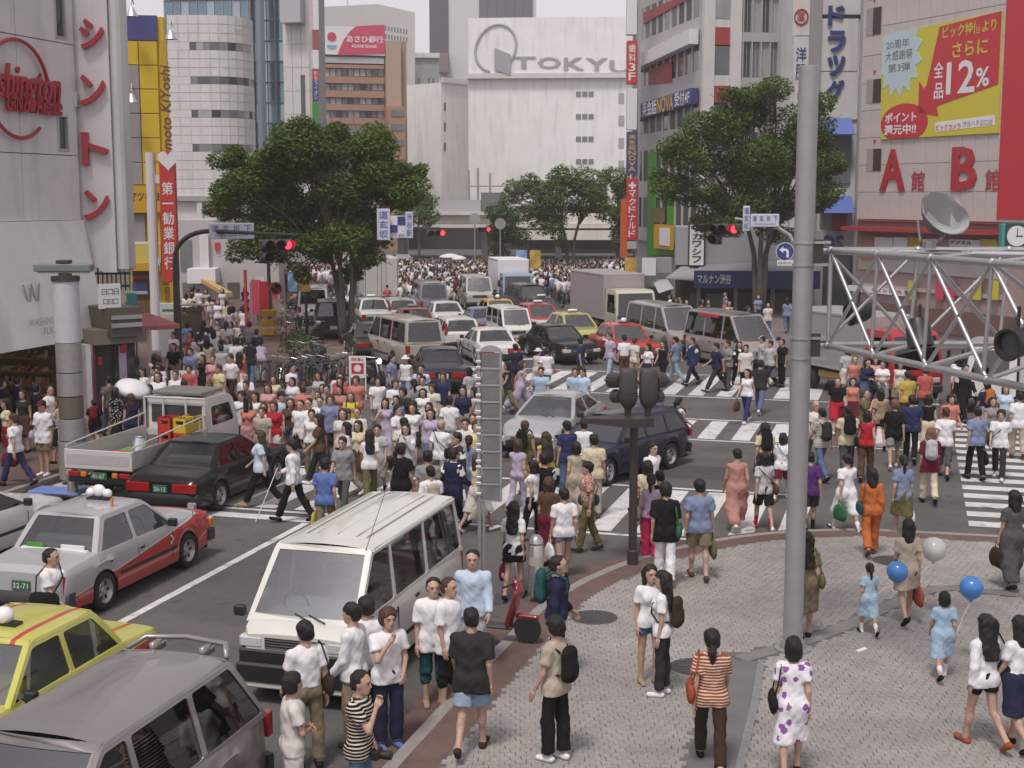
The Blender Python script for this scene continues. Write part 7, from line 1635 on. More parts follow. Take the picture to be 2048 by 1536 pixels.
# lamp column on the left pavement
b = G(148, 955, .12); Yl = b.y; kz = lambda py: D(148, py, Yl).z - .12; o = thing('lamp_column', 'wide grey lamp column with a white shade box and a flat arm on top', 'street lamp', b); rr0 = 26 * Yl / F
STONE = mat('column_granite', (.26, .235, .215), .6, noise=.3, ns=18); BAND = mat('brushed_band', (.36, .34, .33), .4, .4, noise=.1)
MB().lathe([(rr0 * 1.1, 0), (rr0 * 1.1, kz(880))], 24).build('granite_base', STONE, o, auto=50)
for y0, y1, m, s in ((878, 836, BAND, 1.06), (834, 792, mat('column_brown', (.13, .11, .09), .5), .95), (790, 745, BAND, .98), (743, 685, BAND, .97)): MB().lathe([(rr0 * s, kz(y0)), (rr0 * s, kz(y1))], 24).build('column_drum', m, o, auto=50)
MB().lathe([(rr0 * .99, kz(684)), (rr0 * .99, kz(560)), (0, kz(560))], 24).build('lamp_shade', mat('shade_white', (.50, .50, .54), .4, noise=.06), o, auto=50)
MB().lathe([(rr0 * 1.08, kz(562)), (rr0 * 1.08, kz(552)), (rr0 * .5, kz(551)), (rr0 * .5, kz(545))], 20).build('cap', DSTEEL, o, auto=50); MB().bbox(-.68, -.14, kz(543), .62, .14, kz(528), .02).build('flat_arm', mat('arm_greygreen', (.17, .19, .18), .5), o); MB().box(-.6, -.1, kz(543) - .04, .55, .1, kz(543)).build('lamp_strip', mat('strip_grey', (.3, .4, .39), .4), o); MB().bbox(-.17, -.12, kz(527), .14, .12, kz(520), .01).build('ballast_box', DSTEEL, o)
# placard boards among the left crowd, blue sheet on the pavement
def placard(px, py, Yb, w, h, label, lines, pole=True):
 p = D(px, py, Yb); o = thing('placard', label, 'sign', M=FR(p, R(3))); MB().bbox(-w / 2, -h / 2, -.02, w / 2, h / 2, 0, .004).build('board', WHT, o)
 if pole: MB().tube([(0, -h / 2, -.03), (0, -p.z + .15, -.03)], .015, 6).build('stick', mat('wood_stick', (.2, .12, .06), .7), o)
 for i, s in enumerate(lines): text(s, o, 0, h * (.3 - .3 * i), .003, SEAM, w=w * .7, h=h * .17)
placard(366, 765, 41, .72, .72, 'white placard with handwritten columns behind the flatbed truck cab', ['日日', '口日', '日口'])
placard(312, 748, 44, .5, .48, 'smaller white placard held up in the left crowd', ['日口', '口日'])
o = thing('blue_sheet', 'blue plastic board lying at the kerb behind the white truck', 'board', G(120, 985, .12), R(-12)); MB().bbox(-.62, -.3, .02, .62, .3, .07, .01).build('board', mat('blue_plastic', (.16, .24, .55), .5, noise=.1), o)
b = G(385, 690, .12); o = thing('street_kiosk', 'dark brown round kiosk box behind the curved pole', 'kiosk', b); MB().lathe([(.45, 0), (.45, 1.5), (.5, 1.52), (.5, 1.62), (0, 1.7)], 14).build('body', mat('kiosk_brown', (.11, .085, .07), .6), o, auto=40); MB().bbox(-.7, -.3, 1.75, .9, .3, 1.82, .01).build('shelf', STEEL, o)
b = G(343, 720, .12); o = thing('signboard', 'white standing shop board on the left pavement by the curved pole', 'sign', M=FR(b, R(0))); MB().bbox(-.4, .1, -.05, .4, 1.75, 0, .02).build('panel', mat('board_grey', (.50, .49, .49), .6), o); MB().bbox(-.4, 1.78, -.06, .4, 2.3, 0, .02).build('top_panel', WHT, o); MB().box(-.3, 1.95, 0, .3, 2.05, .006).build('green_strip', GRN, o)
for k, (px, py, m) in enumerate(((505, 640, PINKS), (512, 630, WHT), (520, 645, RED))):
 b = G(px, py + 25, .12); o = thing('nobori_flag', f'{["pink", "white", "red"][k]} vertical shop flag by the far bicycles', 'flag', b); MB().tube([(0, 0, 0), (0, 0, 2.6)], .015, 5).build('pole', STEEL, o); MB().box(0, -.01, .9, .45, .01, 2.55).build('cloth', m, o)

o = thing('street_clock', 'round white clock in a dark green case at the right picture edge', 'clock', M=FR(D(2034, 472, 57), 0)); MB().bbox(-.62, -.52, -.3, .6, .55, 0, .05).build('case', mat('case_green', (.02, .06, .05), .5), o); MB().bbox(-.66, -.5, -.3, -.5, .5, .04, .02).build('case_side', TEAL, o); MB().lathe([(.42, 0), (.42, .03), (0, .03)], 24).build('dial', WHT, o); MB().box(-.015, -.05, .03, .015, .33, .04).build('minute_hand', BLACKS, o); MB().box(-.05, -.02, .04, .24, .02, .05).build('hour_hand', BLACKS, o)
# ---------------------------------------------------------------- two-wheelers
def wheel_ring(mb, c, r, t=.02, n=20, mi=0):
 mb.tube([(c[0] + r * cos(a), c[1], c[2] + r * sin(a)) for a in np.linspace(0, 2 * pi, n + 1)], t, 5, mi, cap=False)
DST2 = mat('dull_wire', (.16, .16, .16), .5, .4)
def make_bicycle():
 o = thing('bicycle', '', 'bicycle'); t = .33
 for x in (-.52, .52):
  mb = MB(); wheel_ring(mb, (x, 0, t), t - .02, .02, 18); w = mb.build('wheel', RUB, o)
  mb = MB(); wheel_ring(mb, (x, 0, t), t - .045, .01, 16)
  for k in range(8): a = k * pi / 8; mb.tube([(x - .28 * cos(a), 0, t - .28 * sin(a)), (x + .28 * cos(a), 0, t + .28 * sin(a))], .003, 3)
  mb.build('rim', DST2, w)
 mb = MB(); bb_, st, hd = Vector((-.08, 0, .28)), Vector((-.2, 0, .74)), Vector((.40, 0, .74))
 for a, b in ((bb_, st), (bb_, hd - Vector((-.03, 0, .14))), (st * .75 + bb_ * .25, hd), (hd + Vector((-.03, 0, .1)), Vector((.52, 0, t))), (bb_, Vector((-.52, 0, t))), (st, Vector((-.52, 0, t)))): mb.tube([a, b], .017, 6)
 mb.build('frame', SIGB, o); MB().bbox(-.34, -.08, .82, -.08, .08, .88, .02).tube([(-.2, 0, .74), (-.21, 0, .84)], .014, 6).build('saddle', BLK, o)
 MB().tube([(.2, -.27, .98), (.38, -.2, 1.0), (.40, 0, .95), (.38, .2, 1.0), (.2, .27, .98)], .012, 6).tube([(.40, 0, .8), (.40, 0, .96)], .012, 6).build('handlebar', CHR, o)
 mb = MB();
 for z in (.70, .80, .92): mb.tube([(.46, -.16, z), (.76, -.18, z), (.76, .18, z), (.46, .16, z), (.46, -.16, z)], .006, 4)
 for k in range(6): mb.tube([(.76, -.18 + .072 * k, .70), (.76, -.18 + .072 * k, .92)], .004, 3)
 mb.build('basket', DST2, o); MB().box(-.66, -.05, .69, -.46, .05, .71).build('carrier', DST2, o); MB().bbox(-.1, -.12, .2, -.02, .12, .24, .01).build('pedal', BLK, o); return o
bike = make_bicycle(); rr = random.Random(11)
spots = [(545, 770, 70), (566, 772, 80), (588, 775, 75), (606, 772, 85), (622, 768, 95), (640, 770, 78), (658, 768, 88), (676, 765, 82), (694, 762, 92), (584, 735, 85), (604, 738, 72), (630, 735, 90), (575, 690, 80), (595, 672, 85), (612, 660, 82), (590, 648, 78), (565, 660, 84), (520, 640, 80), (535, 628, 82), (620, 640, 85)]
desc = ['nearest the kerb', 'second along the front row', 'third along the front row', 'fourth along the front row', 'fifth along the front row', 'sixth along the front row', 'seventh along the front row', 'eighth along the front row', 'last of the front row beside the notice stand', 'behind the front row at left', 'behind the front row, middle', 'behind the front row at right', 'by the clipped shrub', 'left of the parked cars', 'beside the dark four-wheel-drive', 'by the far shrub', 'beside the yellow crate rack', 'at the far left row', 'far row under the no-parking sign', 'far row nearest the white van']
FRC = [SIGB, CHR, paint((.25, .03, .03)), paint((.05, .08, .2)), paint((.3, .3, .3)), paint((.03, .12, .06))]; FRN = ['black', 'silver', 'red', 'blue', 'grey', 'green']
for i, (px, py, hd) in enumerate(spots):
 o = bike if i == 0 else copy_tree(bike); g = G(px, py, .12 if px < 700 else 0); o.location = g; o.rotation_euler = (R(rr.uniform(-5, 5)), 0, R(hd + rr.uniform(-12, 12)))
 k = rr.randrange(6)
 for c in o.children:
  if c.name.startswith('frame'): c.material_slots[0].link = 'OBJECT'; c.material_slots[0].material = FRC[k]
 tag(o, f'{FRN[k]} bicycle parked {desc[i]} on the left pavement', 'bicycle', 'bicycles parked on the left pavement')
def make_motorbike(label, p, hd, col, lit=False, scooter=False, group=None):
 o = thing('motor_scooter' if scooter else 'motorcycle', label, 'scooter' if scooter else 'motorcycle', p, R(hd), group); r = .24 if scooter else .3; wbx = .62
 for x in (-wbx, wbx):
  w = MB().lathe([(r * .55, -.05), (r * .92, -.055), (r, 0), (r * .92, .055), (r * .55, .05)], 20, M=Matrix.Translation((x, 0, r)) @ Matrix.Rotation(pi / 2, 4, 'X')).build('wheel', RUB, o, auto=50); MB().lathe([(0, .04), (r * .56, .05), (r * .56, -.05), (0, -.04)], 16, M=Matrix.Translation((x, 0, r)) @ Matrix.Rotation(pi / 2, 4, 'X')).build('rim', RIM, w)
 if scooter:
  def shell(P, name, m):
   V, Q = surface(P, .022); return put(np_mesh(name, V, Q, [m]), name, o)
  shell([cap((-.75, 0, .55), (-.2, 0, .52), .14, .15, (1, .9, 1), .05), cap((-.55, 0, .4), (-.25, 0, .3), .15, .12, k=.08)], 'rear_body', col); shell([cap((.30, 0, .32), (.46, 0, .82), .12, .13, (.45, 1.6, 1), .04), cap((.46, 0, .85), (.42, 0, .98), .1, .08, k=.04)], 'leg_shield', col); shell([cap((.5, 0, .44), (.76, 0, .44), .09, .07, (1, .8, .6), .04)], 'front_fender', col)
  MB().bbox(-.3, -.14, .22, .38, .14, .27, .02).build('footboard', GREYP, o); V, Q = surface([cap((-.68, 0, .70), (-.22, 0, .71), .13, .12, (1, 1, .55), .05)], .02); put(np_mesh('seat', V, Q, [PAT['dots']]), 'seat', o, color=(.22, .10, .09))
  MB().tube([(.30, -.34, .99), (.40, -.1, 1.0), (.40, .1, 1.0), (.30, .34, .99)], .018, 6).build('handlebar', BLK, o); MB().bbox(-.86, -.08, .52, -.78, .08, .6, .02).build('tail_light', TAIL, o); MB().tube([(.44, 0, .40), (.62, 0, r)], .03, 6).build('fork', CHR, o)
  for sy in (1, -1): MB().tube([(.36, sy * .25, 1.0), (.30, sy * .34, 1.16)], .008, 5).ell((.30, sy * .35, 1.2), (.02, .06, .04), 8).build('mirror', CHR, o)
 else:
  V, Q = surface([cap((-.05, 0, .78), (.28, 0, .80), .13, .15, k=.04)], .025); put(np_mesh('fuel_tank', V, Q, [col]), 'fuel_tank', o); MB().bbox(-.62, -.13, .70, -.08, .13, .80, .04).build('saddle', BLK, o); MB().bbox(-.22, -.15, .28, .25, .15, .62, .04).build('engine', DSTEEL, o)
  MB().tube([(.36, -.08, .95), (wbx, -.08, r)], .03, 6).tube([(.36, .08, .95), (wbx, .08, r)], .03, 6).build('fork', CHR, o); MB().tube([(.2, -.36, 1.05), (.36, -.12, 1.02), (.36, .12, 1.02), (.2, .36, 1.05)], .016, 6).build('handlebar', CHR, o); MB().tube([(-wbx, .1, r), (-.15, .1, .45)], .03, 6).tube([(-.8, -.14, .38), (-.1, -.14, .32)], .045, 8).build('exhaust', CHR, o)
  MB().lathe([(0, -.1), (.08, -.09), (.1, 0)], 16, M=Matrix.Translation((.48, 0, .90)) @ Matrix.Rotation(pi / 2, 4, 'Y')).build('headlight', CHR, o); MB().lathe([(0, 0), (.09, 0)], 14, M=Matrix.Translation((.482, 0, .90)) @ Matrix.Rotation(pi / 2, 4, 'Y')).build('headlight_lens', mat('lamp_lit', (1, .85, .6), emit=5) if lit else LAMP, o); MB().bbox(-.82, -.07, .68, -.72, .07, .76, .02).build('tail_light', TAIL, o)
 return o
make_motorbike('dark red scooter with a patterned seat cover parked by the plaza kerb', G(985, 1278, .1), -18, paint((.20, .012, .02), 'scooter_red'), scooter=True).scale = (.88, .88, .9)
make_motorbike('black motorcycle with lit headlamp in front of the grey minibus', G(748, 770), -60, paint((.02, .02, .02)), True)
for i, (px, py, hd, c, l) in enumerate(((632, 690, 80, (.02, .02, .02), 'black motorcycle between the slim tree and the dark four-wheel-drive'), (585, 625, 80, (.3, .02, .02), 'red motorcycle parked in the far left row'), (605, 618, 85, (.4, .4, .4), 'silver motorcycle parked in the far left row'), (640, 745, 75, (.03, .03, .05), 'dark motorcycle standing among the bicycles'))): make_motorbike(l, G(px, py, .12), hd, paint(c), group='motorcycles parked on the left pavement')
# ---------------------------------------------------------------- vehicles where they stand
HA, HT = 73.9, 253.9
def P2(x, y, z=0.): return Vector((x, y, z))
SILV = (.36, .355, .365); WH = (.66, .65, .64); BKC = (.010, .009, .010); NAVY = (.016, .016, .04)
TAXI_RS = two_tone('taxi_silver_red', (.40, .395, .41), (.45, .022, .02), .115, .70); TAXI_Y = striped('taxi_yellow_red', (.52, .50, .10), (.48, .035, .03), .36, .43, .72); TAXI_YG = striped('taxi_yellow_green', (.48, .46, .12), (.36, .34, .10), .9, .95); TAXI_G = two_tone('taxi_green_white', (.55, .57, .54), (.02, .10, .06), .0, .70); TAXI_RW = two_tone('taxi_red_white', (.45, .03, .03), (.62, .61, .6), 0, .86); TAXI_OR = two_tone('taxi_orange', (.55, .33, .05), (.05, .08, .2), 0, .6)
tv = vehicle('taxi', 'silver taxi with a red lower body and cloud-shaped roof lamp waiting at the stop line', 'taxi', UV(-13.1, 20.2), HA, TAXI_RS, bumper=GREYP, taxi='cloud', plate=PLATEG, num='32-71', seatm=SEATW)
CLW = mat('seat_cover_white', (.62, .63, .64), .9)
for q, m in ((tv, 1), ):
 MB().bbox(-1.5, -.62, .93, -1.16, .62, .99, .02).build('shelf_cover', CLW, q); MB().bbox(-1.46, -.55, .97, -1.43, -.12, 1.06, .004).build('window_sticker', WHT, q); MB().bbox(-1.46, .2, .97, -1.43, .52, 1.06, .004).build('window_sticker', GRN, q)
 for y in (.76, -.76): MB().tube([(1.62, y, .86), (1.60, y * 1.04, 1.02)], .012, 6).bbox(1.54, y * 1.04 - .08, 1.02, 1.62, y * 1.04 + .08, 1.13, .02).build('fender_mirror', CHR, q)
 MB().prism([(0, 0), (.10, .09), (0, .18), (-.02, .16), (.06, .09), (-.02, .02)], 0, .003).build('door_mark', WHT, q).matrix_local = Matrix(((1, 0, 0, .72), (0, 0, -1, -.85), (0, 1, 0, .58), (0, 0, 0, 1)))
vehicle('sedan', 'black saloon hire car with full red tail lamps beside the flatbed truck', 'car', UV(-14.75, 27.2), HA, paint(BKC), plate=PLATEG, num='26-12', seatm=SEATW)
vehicle('round', 'white car cut off by the left picture edge behind the silver taxi', 'car', UV(-16.6, 20.9), HA, paint(WH), glassy=GLASSD)
hv = vehicle('hiace', 'white high-roofed van facing the camera beside the plaza kerb', 'van', UV(-7.5, 18.1), HT, paint((.66, .65, .61), 'van_white'), bumper=GREYP, mirror=BLK)
for y in (-.45, -.3, .0, .3, .45): MB().bbox(-1.9, y - .02, 0, .9, y + .02, .02, .008).build('roof_rib', paint((.66, .65, .61), 'van_white'), hv, loc=(0, 0, 1.96 + .012 * (1 - abs(y))))
MB().bbox(2.24, -.80, .50, 2.335, .80, .74, .03).build('front_panel', BLK, hv); MB().bbox(2.28, -.82, .30, 2.39, .82, .56, .03).build('lower_bumper', BLK, hv); MB().bbox(2.29, -.78, .22, 2.36, .78, .295, .02).build('front_lip', paint((.66, .65, .61), 'van_white'), hv)
MB().tube([(1.35, .62, 1.9), (1.0, .9, 3.0)], .006, 4).build('aerial', CHR, hv)
vehicle('taxi', 'bright yellow taxi with red roof stripes and a round white roof lamp', 'taxi', UV(-10.3, 13.55), HT, TAXI_Y, bumper=GREYP, taxi='ball', seatm=SEATW)
ev = vehicle('estima', 'mauve-grey minivan with a roof spoiler cut off by the bottom left corner', 'minivan', UV(-7.45, 10.95), HT, paint((.27, .245, .25), 'paint_mauve', .35), glassy=GLASSD)
mb = MB(); z = 1.80
z -= .04; mb.tube([(-1.80, -.60, z - .03), (-2.0, -.48, z + .05), (-2.04, 0, z + .075), (-2.0, .48, z + .05), (-1.80, .60, z - .03)], .032, 8)
for y in (-.3, .3): mb.box(-2.05, y - .03, z - .06, -1.8, y + .03, z + .05)
mb.build('roof_spoiler', MATS['paint_mauve'], ev, smooth=True)
vehicle('round', 'silver saloon turning across the near crossing', 'car', P2(1.15, 36.5), 251, paint((.44, .45, .47), None, .3))
vehicle('wagon', 'dark navy estate car crossing behind the pedestrian signal', 'car', P2(2.45, 32.75), 231, paint(NAVY), glassy=GLASSD, steer=12)
K = dict(group='cars queueing in the middle of the street')
vehicle('sedan', 'dark blue-black saloon with wide red tail lamps at the head of the departing queue', 'car', P2(-2.6, 48.4), 97, paint((.02, .022, .035)), plate=PLATE)
vehicle('hiace', 'beige-grey minibus van seen from behind just behind the dark saloon', 'van', P2(-4.3, 54.5), 115, paint((.40, .37, .32)), glassy=GLASSD, **K)
vehicle('advan', 'white estate car with tall red lamps beside the beige minibus van', 'car', P2(-2.6, 60.2), 104, paint(WH), **K)
vehicle('sedan', 'white saloon seen from behind between the slatted panel and the kei van', 'car', P2(-1.0, 55.8), 104, paint(WH), **K)
vehicle('sedan', 'black taxi saloon facing the far crossing with blue-tinted windscreen', 'taxi', P2(1.9, 56.5), 292, paint(BKC), **K)
vehicle('kei', 'white microvan with a yellow number plate behind the black taxi saloon', 'van', P2(-.15, 61.4), 286, paint(WH), plate=PLATEY, **K)
vehicle('taxi', 'yellow-green taxi in front of the grey box truck', 'taxi', P2(2.75, 61.3), 290, TAXI_YG, taxi='box', **K)
vehicle('taxi', 'bright red taxi between the yellow-green taxi and the silver vans', 'taxi', P2(4.6, 56.0), 285, paint((.45, .03, .025)), taxi='ball', **K)
vehicle('grand', 'silver high-roof van behind the other silver van on the right', 'van', P2(6.6, 58.8), 290, paint((.40, .375, .375), None, .3), glassy=GLASSD, **K)
gv = vehicle('grand', 'nearest silver high-roof van with a red roof plate at the far crossing', 'van', P2(8.75, 54.4), 293, paint((.37, .34, .34), None, .3), glassy=GLASSD, **K); MB().bbox(-1.2, -.80, 1.90, .2, -.74, 2.02, .01).build('roof_plate', RED, gv)
vehicle('estima', 'black minivan behind the orange-roofed taxi', 'minivan', P2(.9, 77.5), 285, paint(BKC), glassy=GLASSD, **K)
vehicle('sedan', 'dark green taxi with a yellow roof lamp left of the box truck', 'taxi', P2(1.6, 72.2), 285, paint((.02, .05, .035)), taxi='box', **K)
vehicle('taxi', 'white and red taxi between the microvan and the box truck', 'taxi', P2(1.3, 66.8), 288, TAXI_RW, taxi='box', **K)
vehicle('taxi', 'orange and blue taxi behind the white and red taxi', 'taxi', P2(-.7, 69.6), 284, TAXI_OR, taxi='ball', **K)
vehicle('sedan', 'steel blue saloon right of the white estate car', 'car', P2(-1.5, 66.2), 102, paint((.10, .14, .22)), **K)
vehicle('sedan', 'small white saloon two cars behind the white estate car', 'car', P2(-3.5, 70.0), 102, paint(WH), **K)
vehicle('hiace', 'grey-blue van in the middle of the departing queue', 'van', P2(-4.7, 77.5), 101, paint((.22, .25, .32)), glassy=GLASSD, **K)
vehicle('advan', 'silver estate car with tall red lamps behind the red-roofed taxi', 'car', P2(-6.0, 71.5), 104, paint((.50, .49, .50), None, .2), **K)
vehicle('taxi', 'red-roofed white taxi behind the beige minibus van', 'taxi', P2(-4.7, 64.6), 103, TAXI_RW, taxi='box', **K)
vehicle('taxi', 'green and white taxi behind the trunk of the large left tree', 'taxi', P2(-7.3, 71.0), 103, TAXI_G, taxi='box', **K)
vehicle('suv', 'dark grey four-wheel-drive beside the large left tree', 'car', P2(-8.6, 65.6), 99, paint((.035, .038, .045)), glassy=GLASSD, **K)
vehicle('hiace', 'white van parked at the far left kerb behind the motorcycles', 'van', P2(-10.6, 73.5), 97, paint(WH), **K)
vehicle('sedan', 'dark olive saloon behind the black motorcycle', 'car', P2(-6.1, 58.0), 104, paint((.05, .048, .04)), **K)
vehicle('hiace', 'pale grey van facing the camera beside the blue truck', 'van', P2(-2.2, 83.0), 278, paint((.45, .43, .40)), **K)
vehicle('round', 'far silver car on the road under the viaduct', 'car', P2(-10.2, 128), 100, paint((.5, .5, .5))); vehicle('round', 'far white car left of the silver car by the viaduct', 'car', P2(-15.5, 132), 100, paint(WH)); vehicle('suv', 'far black car under the checkered sign', 'car', P2(-11.2, 112), 100, paint(BKC))
# ---- trucks
def truck(label, pos, head, cab_m, box_m, L=6.2, W=2.0, Hb=2.9, kind='box', cab_h=2.2, group=None, band=None):
 o = thing('box_truck' if kind == 'box' else 'flatbed_truck', label, 'truck', pos, R(head), group); h = L / 2; w = W / 2; cl = 1.55; xf = h - .75; rw = .36
 V = [];
 def side(y, sd):
  P = rpoly([(h - cl, .55), (h - .02, .55), (h, 1.05), (h - .22, cab_h - .15), (h - .45, cab_h), (h - cl, cab_h)], .09)
  win = rpoly([(h - cl + .22, 1.22), (h - .20, 1.22), (h - .42, cab_h - .22), (h - cl + .22, cab_h - .22)], .06)
  return P, win
 P, win = side(0, 1); mb = MB()
 for sd in (1, -1): mb.panel(P[::-1] if sd > 0 else P, [win[::-1] if sd > 0 else win], lambda x, z, d, sd=sd: (x, sd * (w * (.98 if z < 1.2 else .98 - .07 * (z - 1.2)) - d), z), .04)
 wz = lambda z: w * (.98 if z < 1.2 else .98 - .07 * (z - 1.2)) - .005
 i0 = min(range(len(P)), key=lambda i: abs(P[i][0] - h + .02) + abs(P[i][1] - .55)); prof = [(h - .02, .55), (h, 1.0), (h - .02, 1.14)]; mb.loft([[(x, -wz(z), z), (x, wz(z), z)] for x, z in prof], closed=False)
 top = [(h - .215, cab_h - .15), (h - .30, cab_h - .07), (h - .45, cab_h - .003), (h - cl, cab_h + .0), (h - cl, .55)]; mb.loft([[(x, -wz(z), z), (x, 0, z + (.03 if z > cab_h - .1 else 0)), (x, wz(z), z)] for x, z in top], closed=False)
 for sd in (1, -1): mb.add([(h - .02, sd * wz(1.14), 1.14), (h - .215, sd * wz(cab_h - .15), cab_h - .15), (h - .215, sd * (wz(cab_h) - .1), cab_h - .15), (h - .02, sd * (wz(1.14) - .1), 1.14)], [(0, 1, 2, 3) if sd < 0 else (3, 2, 1, 0)])
 mb.build('cab', cab_m, o, auto=35)
 MB().add([(h - .03, -w * .88, 1.15), (h - .03, w * .88, 1.15), (h - .22, w * .84, cab_h - .16), (h - .22, -w * .84, cab_h - .16)], [(0, 1, 2, 3)]).build('windscreen', GLASSD if kind == 'box' else GLASSC, o)
 for sd in (1, -1): MB().add([(x, sd * (wz(z) - .02), z) for x, z in win], [tuple(range(len(win))) if sd < 0 else tuple(range(len(win)))[::-1]]).build('side_window', GLASS, o); MB().bbox(h - .06, sd * w * .72 - .16, .68, h + .02, sd * w * .72 + .16, .86, .03).build('headlight', LAMP, o); MB().bbox(h - .1, sd * (w + .22) - .07, 1.35, h - .02, sd * (w + .22) + .07, 1.75, .03).tube([(h - .1, sd * w * .95, 1.4), (h - .06, sd * (w + .2), 1.5)], .015, 5).build('mirror', BLK, o); MB().bbox(-h - .01, sd * w * .75 - .14, .62, -h + .05, sd * w * .75 + .14, .74, .02).build('tail_light', TAIL, o); MB().bbox(-h - .012, sd * w * .46 - .07, .62, -h + .05, sd * w * .46 + .07, .74, .02).build('indicator', AMB, o)
 MB().bbox(h - .1, -w * .98, .36, h + .06, w * .98, .62, .04).build('front_bumper', cab_m if kind != 'box' else GREYP, o); MB().box(h - .02, -.4, .70, h + .012, .4, .95).build('grille', BLK, o)
 if band: MB().box(h - .0, -w * .93, .98, h + .013, w * .93, 1.14).build('front_band', band, o)
 for y in (.45, -.45): MB().bbox(h - 1.4, y - .28, .9, h - .85, y + .28, 1.05, .05).bbox(h - 1.45, y - .26, 1.0, h - 1.3, y + .26, 1.75, .05).build('front_seat', SEAT, o)
 MB().bbox(h - .6, -w * .85, 1.0, h - .2, w * .85, 1.14, .04).build('dashboard', BLK, o)
 MB().box(-h + .1, -.42, .42, h - .3, .42, .62).box(-h, -.9 * w, .5, -h + .1, .9 * w, .62).build('chassis', UNDER, o)
 bx0, bx1 = -h, h - cl - .08
 if kind == 'box':
  MB().bbox(bx0, -w, .82, bx1, w, Hb, .03).build('cargo_box', box_m, o)
  for sd in (1, -1):
   MB().box(bx0 + .02, sd * (w + .012) - .012, .84, bx1 - .02, sd * (w + .012) + .012, .92).box(bx0 + .02, sd * (w + .01) - .01, Hb - .08, bx1 - .02, sd * (w + .01) + .01, Hb - .02).build('edge_rail', ALU, o)
   MB().bbox(-.2 * L, sd * w * .9 - .05, .5, .1 * L, sd * w * .9 + .05, .72, .02).build('tool_box', flat((.3, .2, .06)), o)
  MB().box(bx0 - .02, -.012, .9, bx0 - .001, .012, Hb - .05).box(bx0 - .02, -w * .96, .88, bx0 - .001, -w * .93, Hb - .05).box(bx0 - .02, w * .93, .88, bx0 - .001, w * .96, Hb - .05).build('door_seam', SEAM, o)
  for y in (-.25, .25): MB().tube([(bx0 - .03, y, .9), (bx0 - .03, y, Hb - .1)], .015, 6).build('door_bar', ALU, o)
 else:
  MB().box(bx0, -w, .78, bx1, w, .84).build('bed_floor', flat((.12, .10, .09)), o)
  for sd in (1, -1): MB().bbox(bx0, sd * (w - .02) - .02, .80, bx1, sd * (w - .02) + .02, 1.22, .01).build('side_board', box_m, o); MB().tube([(bx0 + .05, sd * w * .97, 1.3), (bx1, sd * w * .97, 1.52)], .018, 6).tube([(bx0 + .05, sd * w * .97, 1.2), (bx0 + .05, sd * w * .97, 1.3)], .015, 5).tube([(bx0 + 1.2, sd * w * .97, 1.2), (bx0 + 1.2, sd * w * .97, 1.39)], .015, 5).tube([(bx1 - .3, sd * w * .97, 1.2), (bx1 - .3, sd * w * .97, 1.5)], .015, 5).build('rail', box_m, o)
  MB().bbox(bx0 - .02, -w, .80, bx0 + .03, w, 1.22, .012).build('tailgate', box_m, o); MB().box(bx0 - .026, -w * .92, .90, bx0 - .0205, w * .92, 1.12).build('tailgate_panel', flat((.43, .41, .42)), o)
  for y in (-w * .96, -.3, .3, w * .96): MB().tube([(bx1 - .02, y, .84), (bx1 - .02, y, cab_h + .02)], .03, 6).build('guard_post', box_m, o)
  MB().tube([(bx1 - .02, -w * .96, cab_h), (bx1 - .02, w * .96, cab_h)], .03, 6).box(bx1 - .03, -w * .9, 1.0, bx1 + .02, w * .9, 1.15).build('guard_rail', box_m, o); MB().box(h - cl - .012, -w * .8, 1.3, h - cl - .004, w * .8, cab_h - .18).build('rear_window', DARKG, o); MB().bbox(h - cl, -w * .8, cab_h + .05, h - .5, w * .8, cab_h + .14, .02).build('roof_board', flat((.18, .17, .16)), o)
 for x in (xf, -h + 1.3):
  for sd in (1, -1):
   t = MB(); t.lathe([(rw * .6, -.1), (rw * .93, -.11), (rw, -.07), (rw, .07), (rw * .93, .11), (rw * .6, .1)], 24, M=Matrix.Translation((x, sd * (w - .14), rw)) @ Matrix.Rotation(-sd * pi / 2, 4, 'X')); q = t.build('wheel', RUB, o, auto=45)
   t = MB(); Mx = Matrix.Translation((x, sd * (w - .14), rw)) @ Matrix.Rotation(-sd * pi / 2, 4, 'X'); t.lathe([(0, .09), (rw * .25, .09), (rw * .3, .05), (rw * .55, .04), (rw * .62, .11), (rw * .64, -.05), (0, -.05)][::-1], 22, M=Mx)
   for k in range(6): a = k * pi / 3; t.lathe([(.028, .035), (.028, .046), (0, .046)], 8, 1, M=Mx @ Matrix.Translation((rw * .43 * cos(a), rw * .43 * sin(a), 0)))
   t.build('rim', [RIM, BLK], q, auto=40)
 return o
ft = truck('white flatbed pickup truck with crates on its bed beside the lamp column', UV(-16.6, 27.9), HA, paint(WH, 'truck_white'), paint((.55, .54, .54), 'bed_white'), L=4.9, W=1.66, kind='flat', cab_h=1.9)
me = text_mesh('41-67', INKW); q = put(me, 'lettering', ft); q.matrix_local = Matrix(((0, 0, -1, -2.47), (-1, 0, 0, 0), (0, 1, 0, .66), (0, 0, 0, 1))) @ Matrix.Diagonal((.3 / me['w'], .1 / me['h'], 1, 1)); MB().bbox(-2.465, -.2, .58, -2.45, .2, .74, .004).build('number_plate', PLATEG, ft)
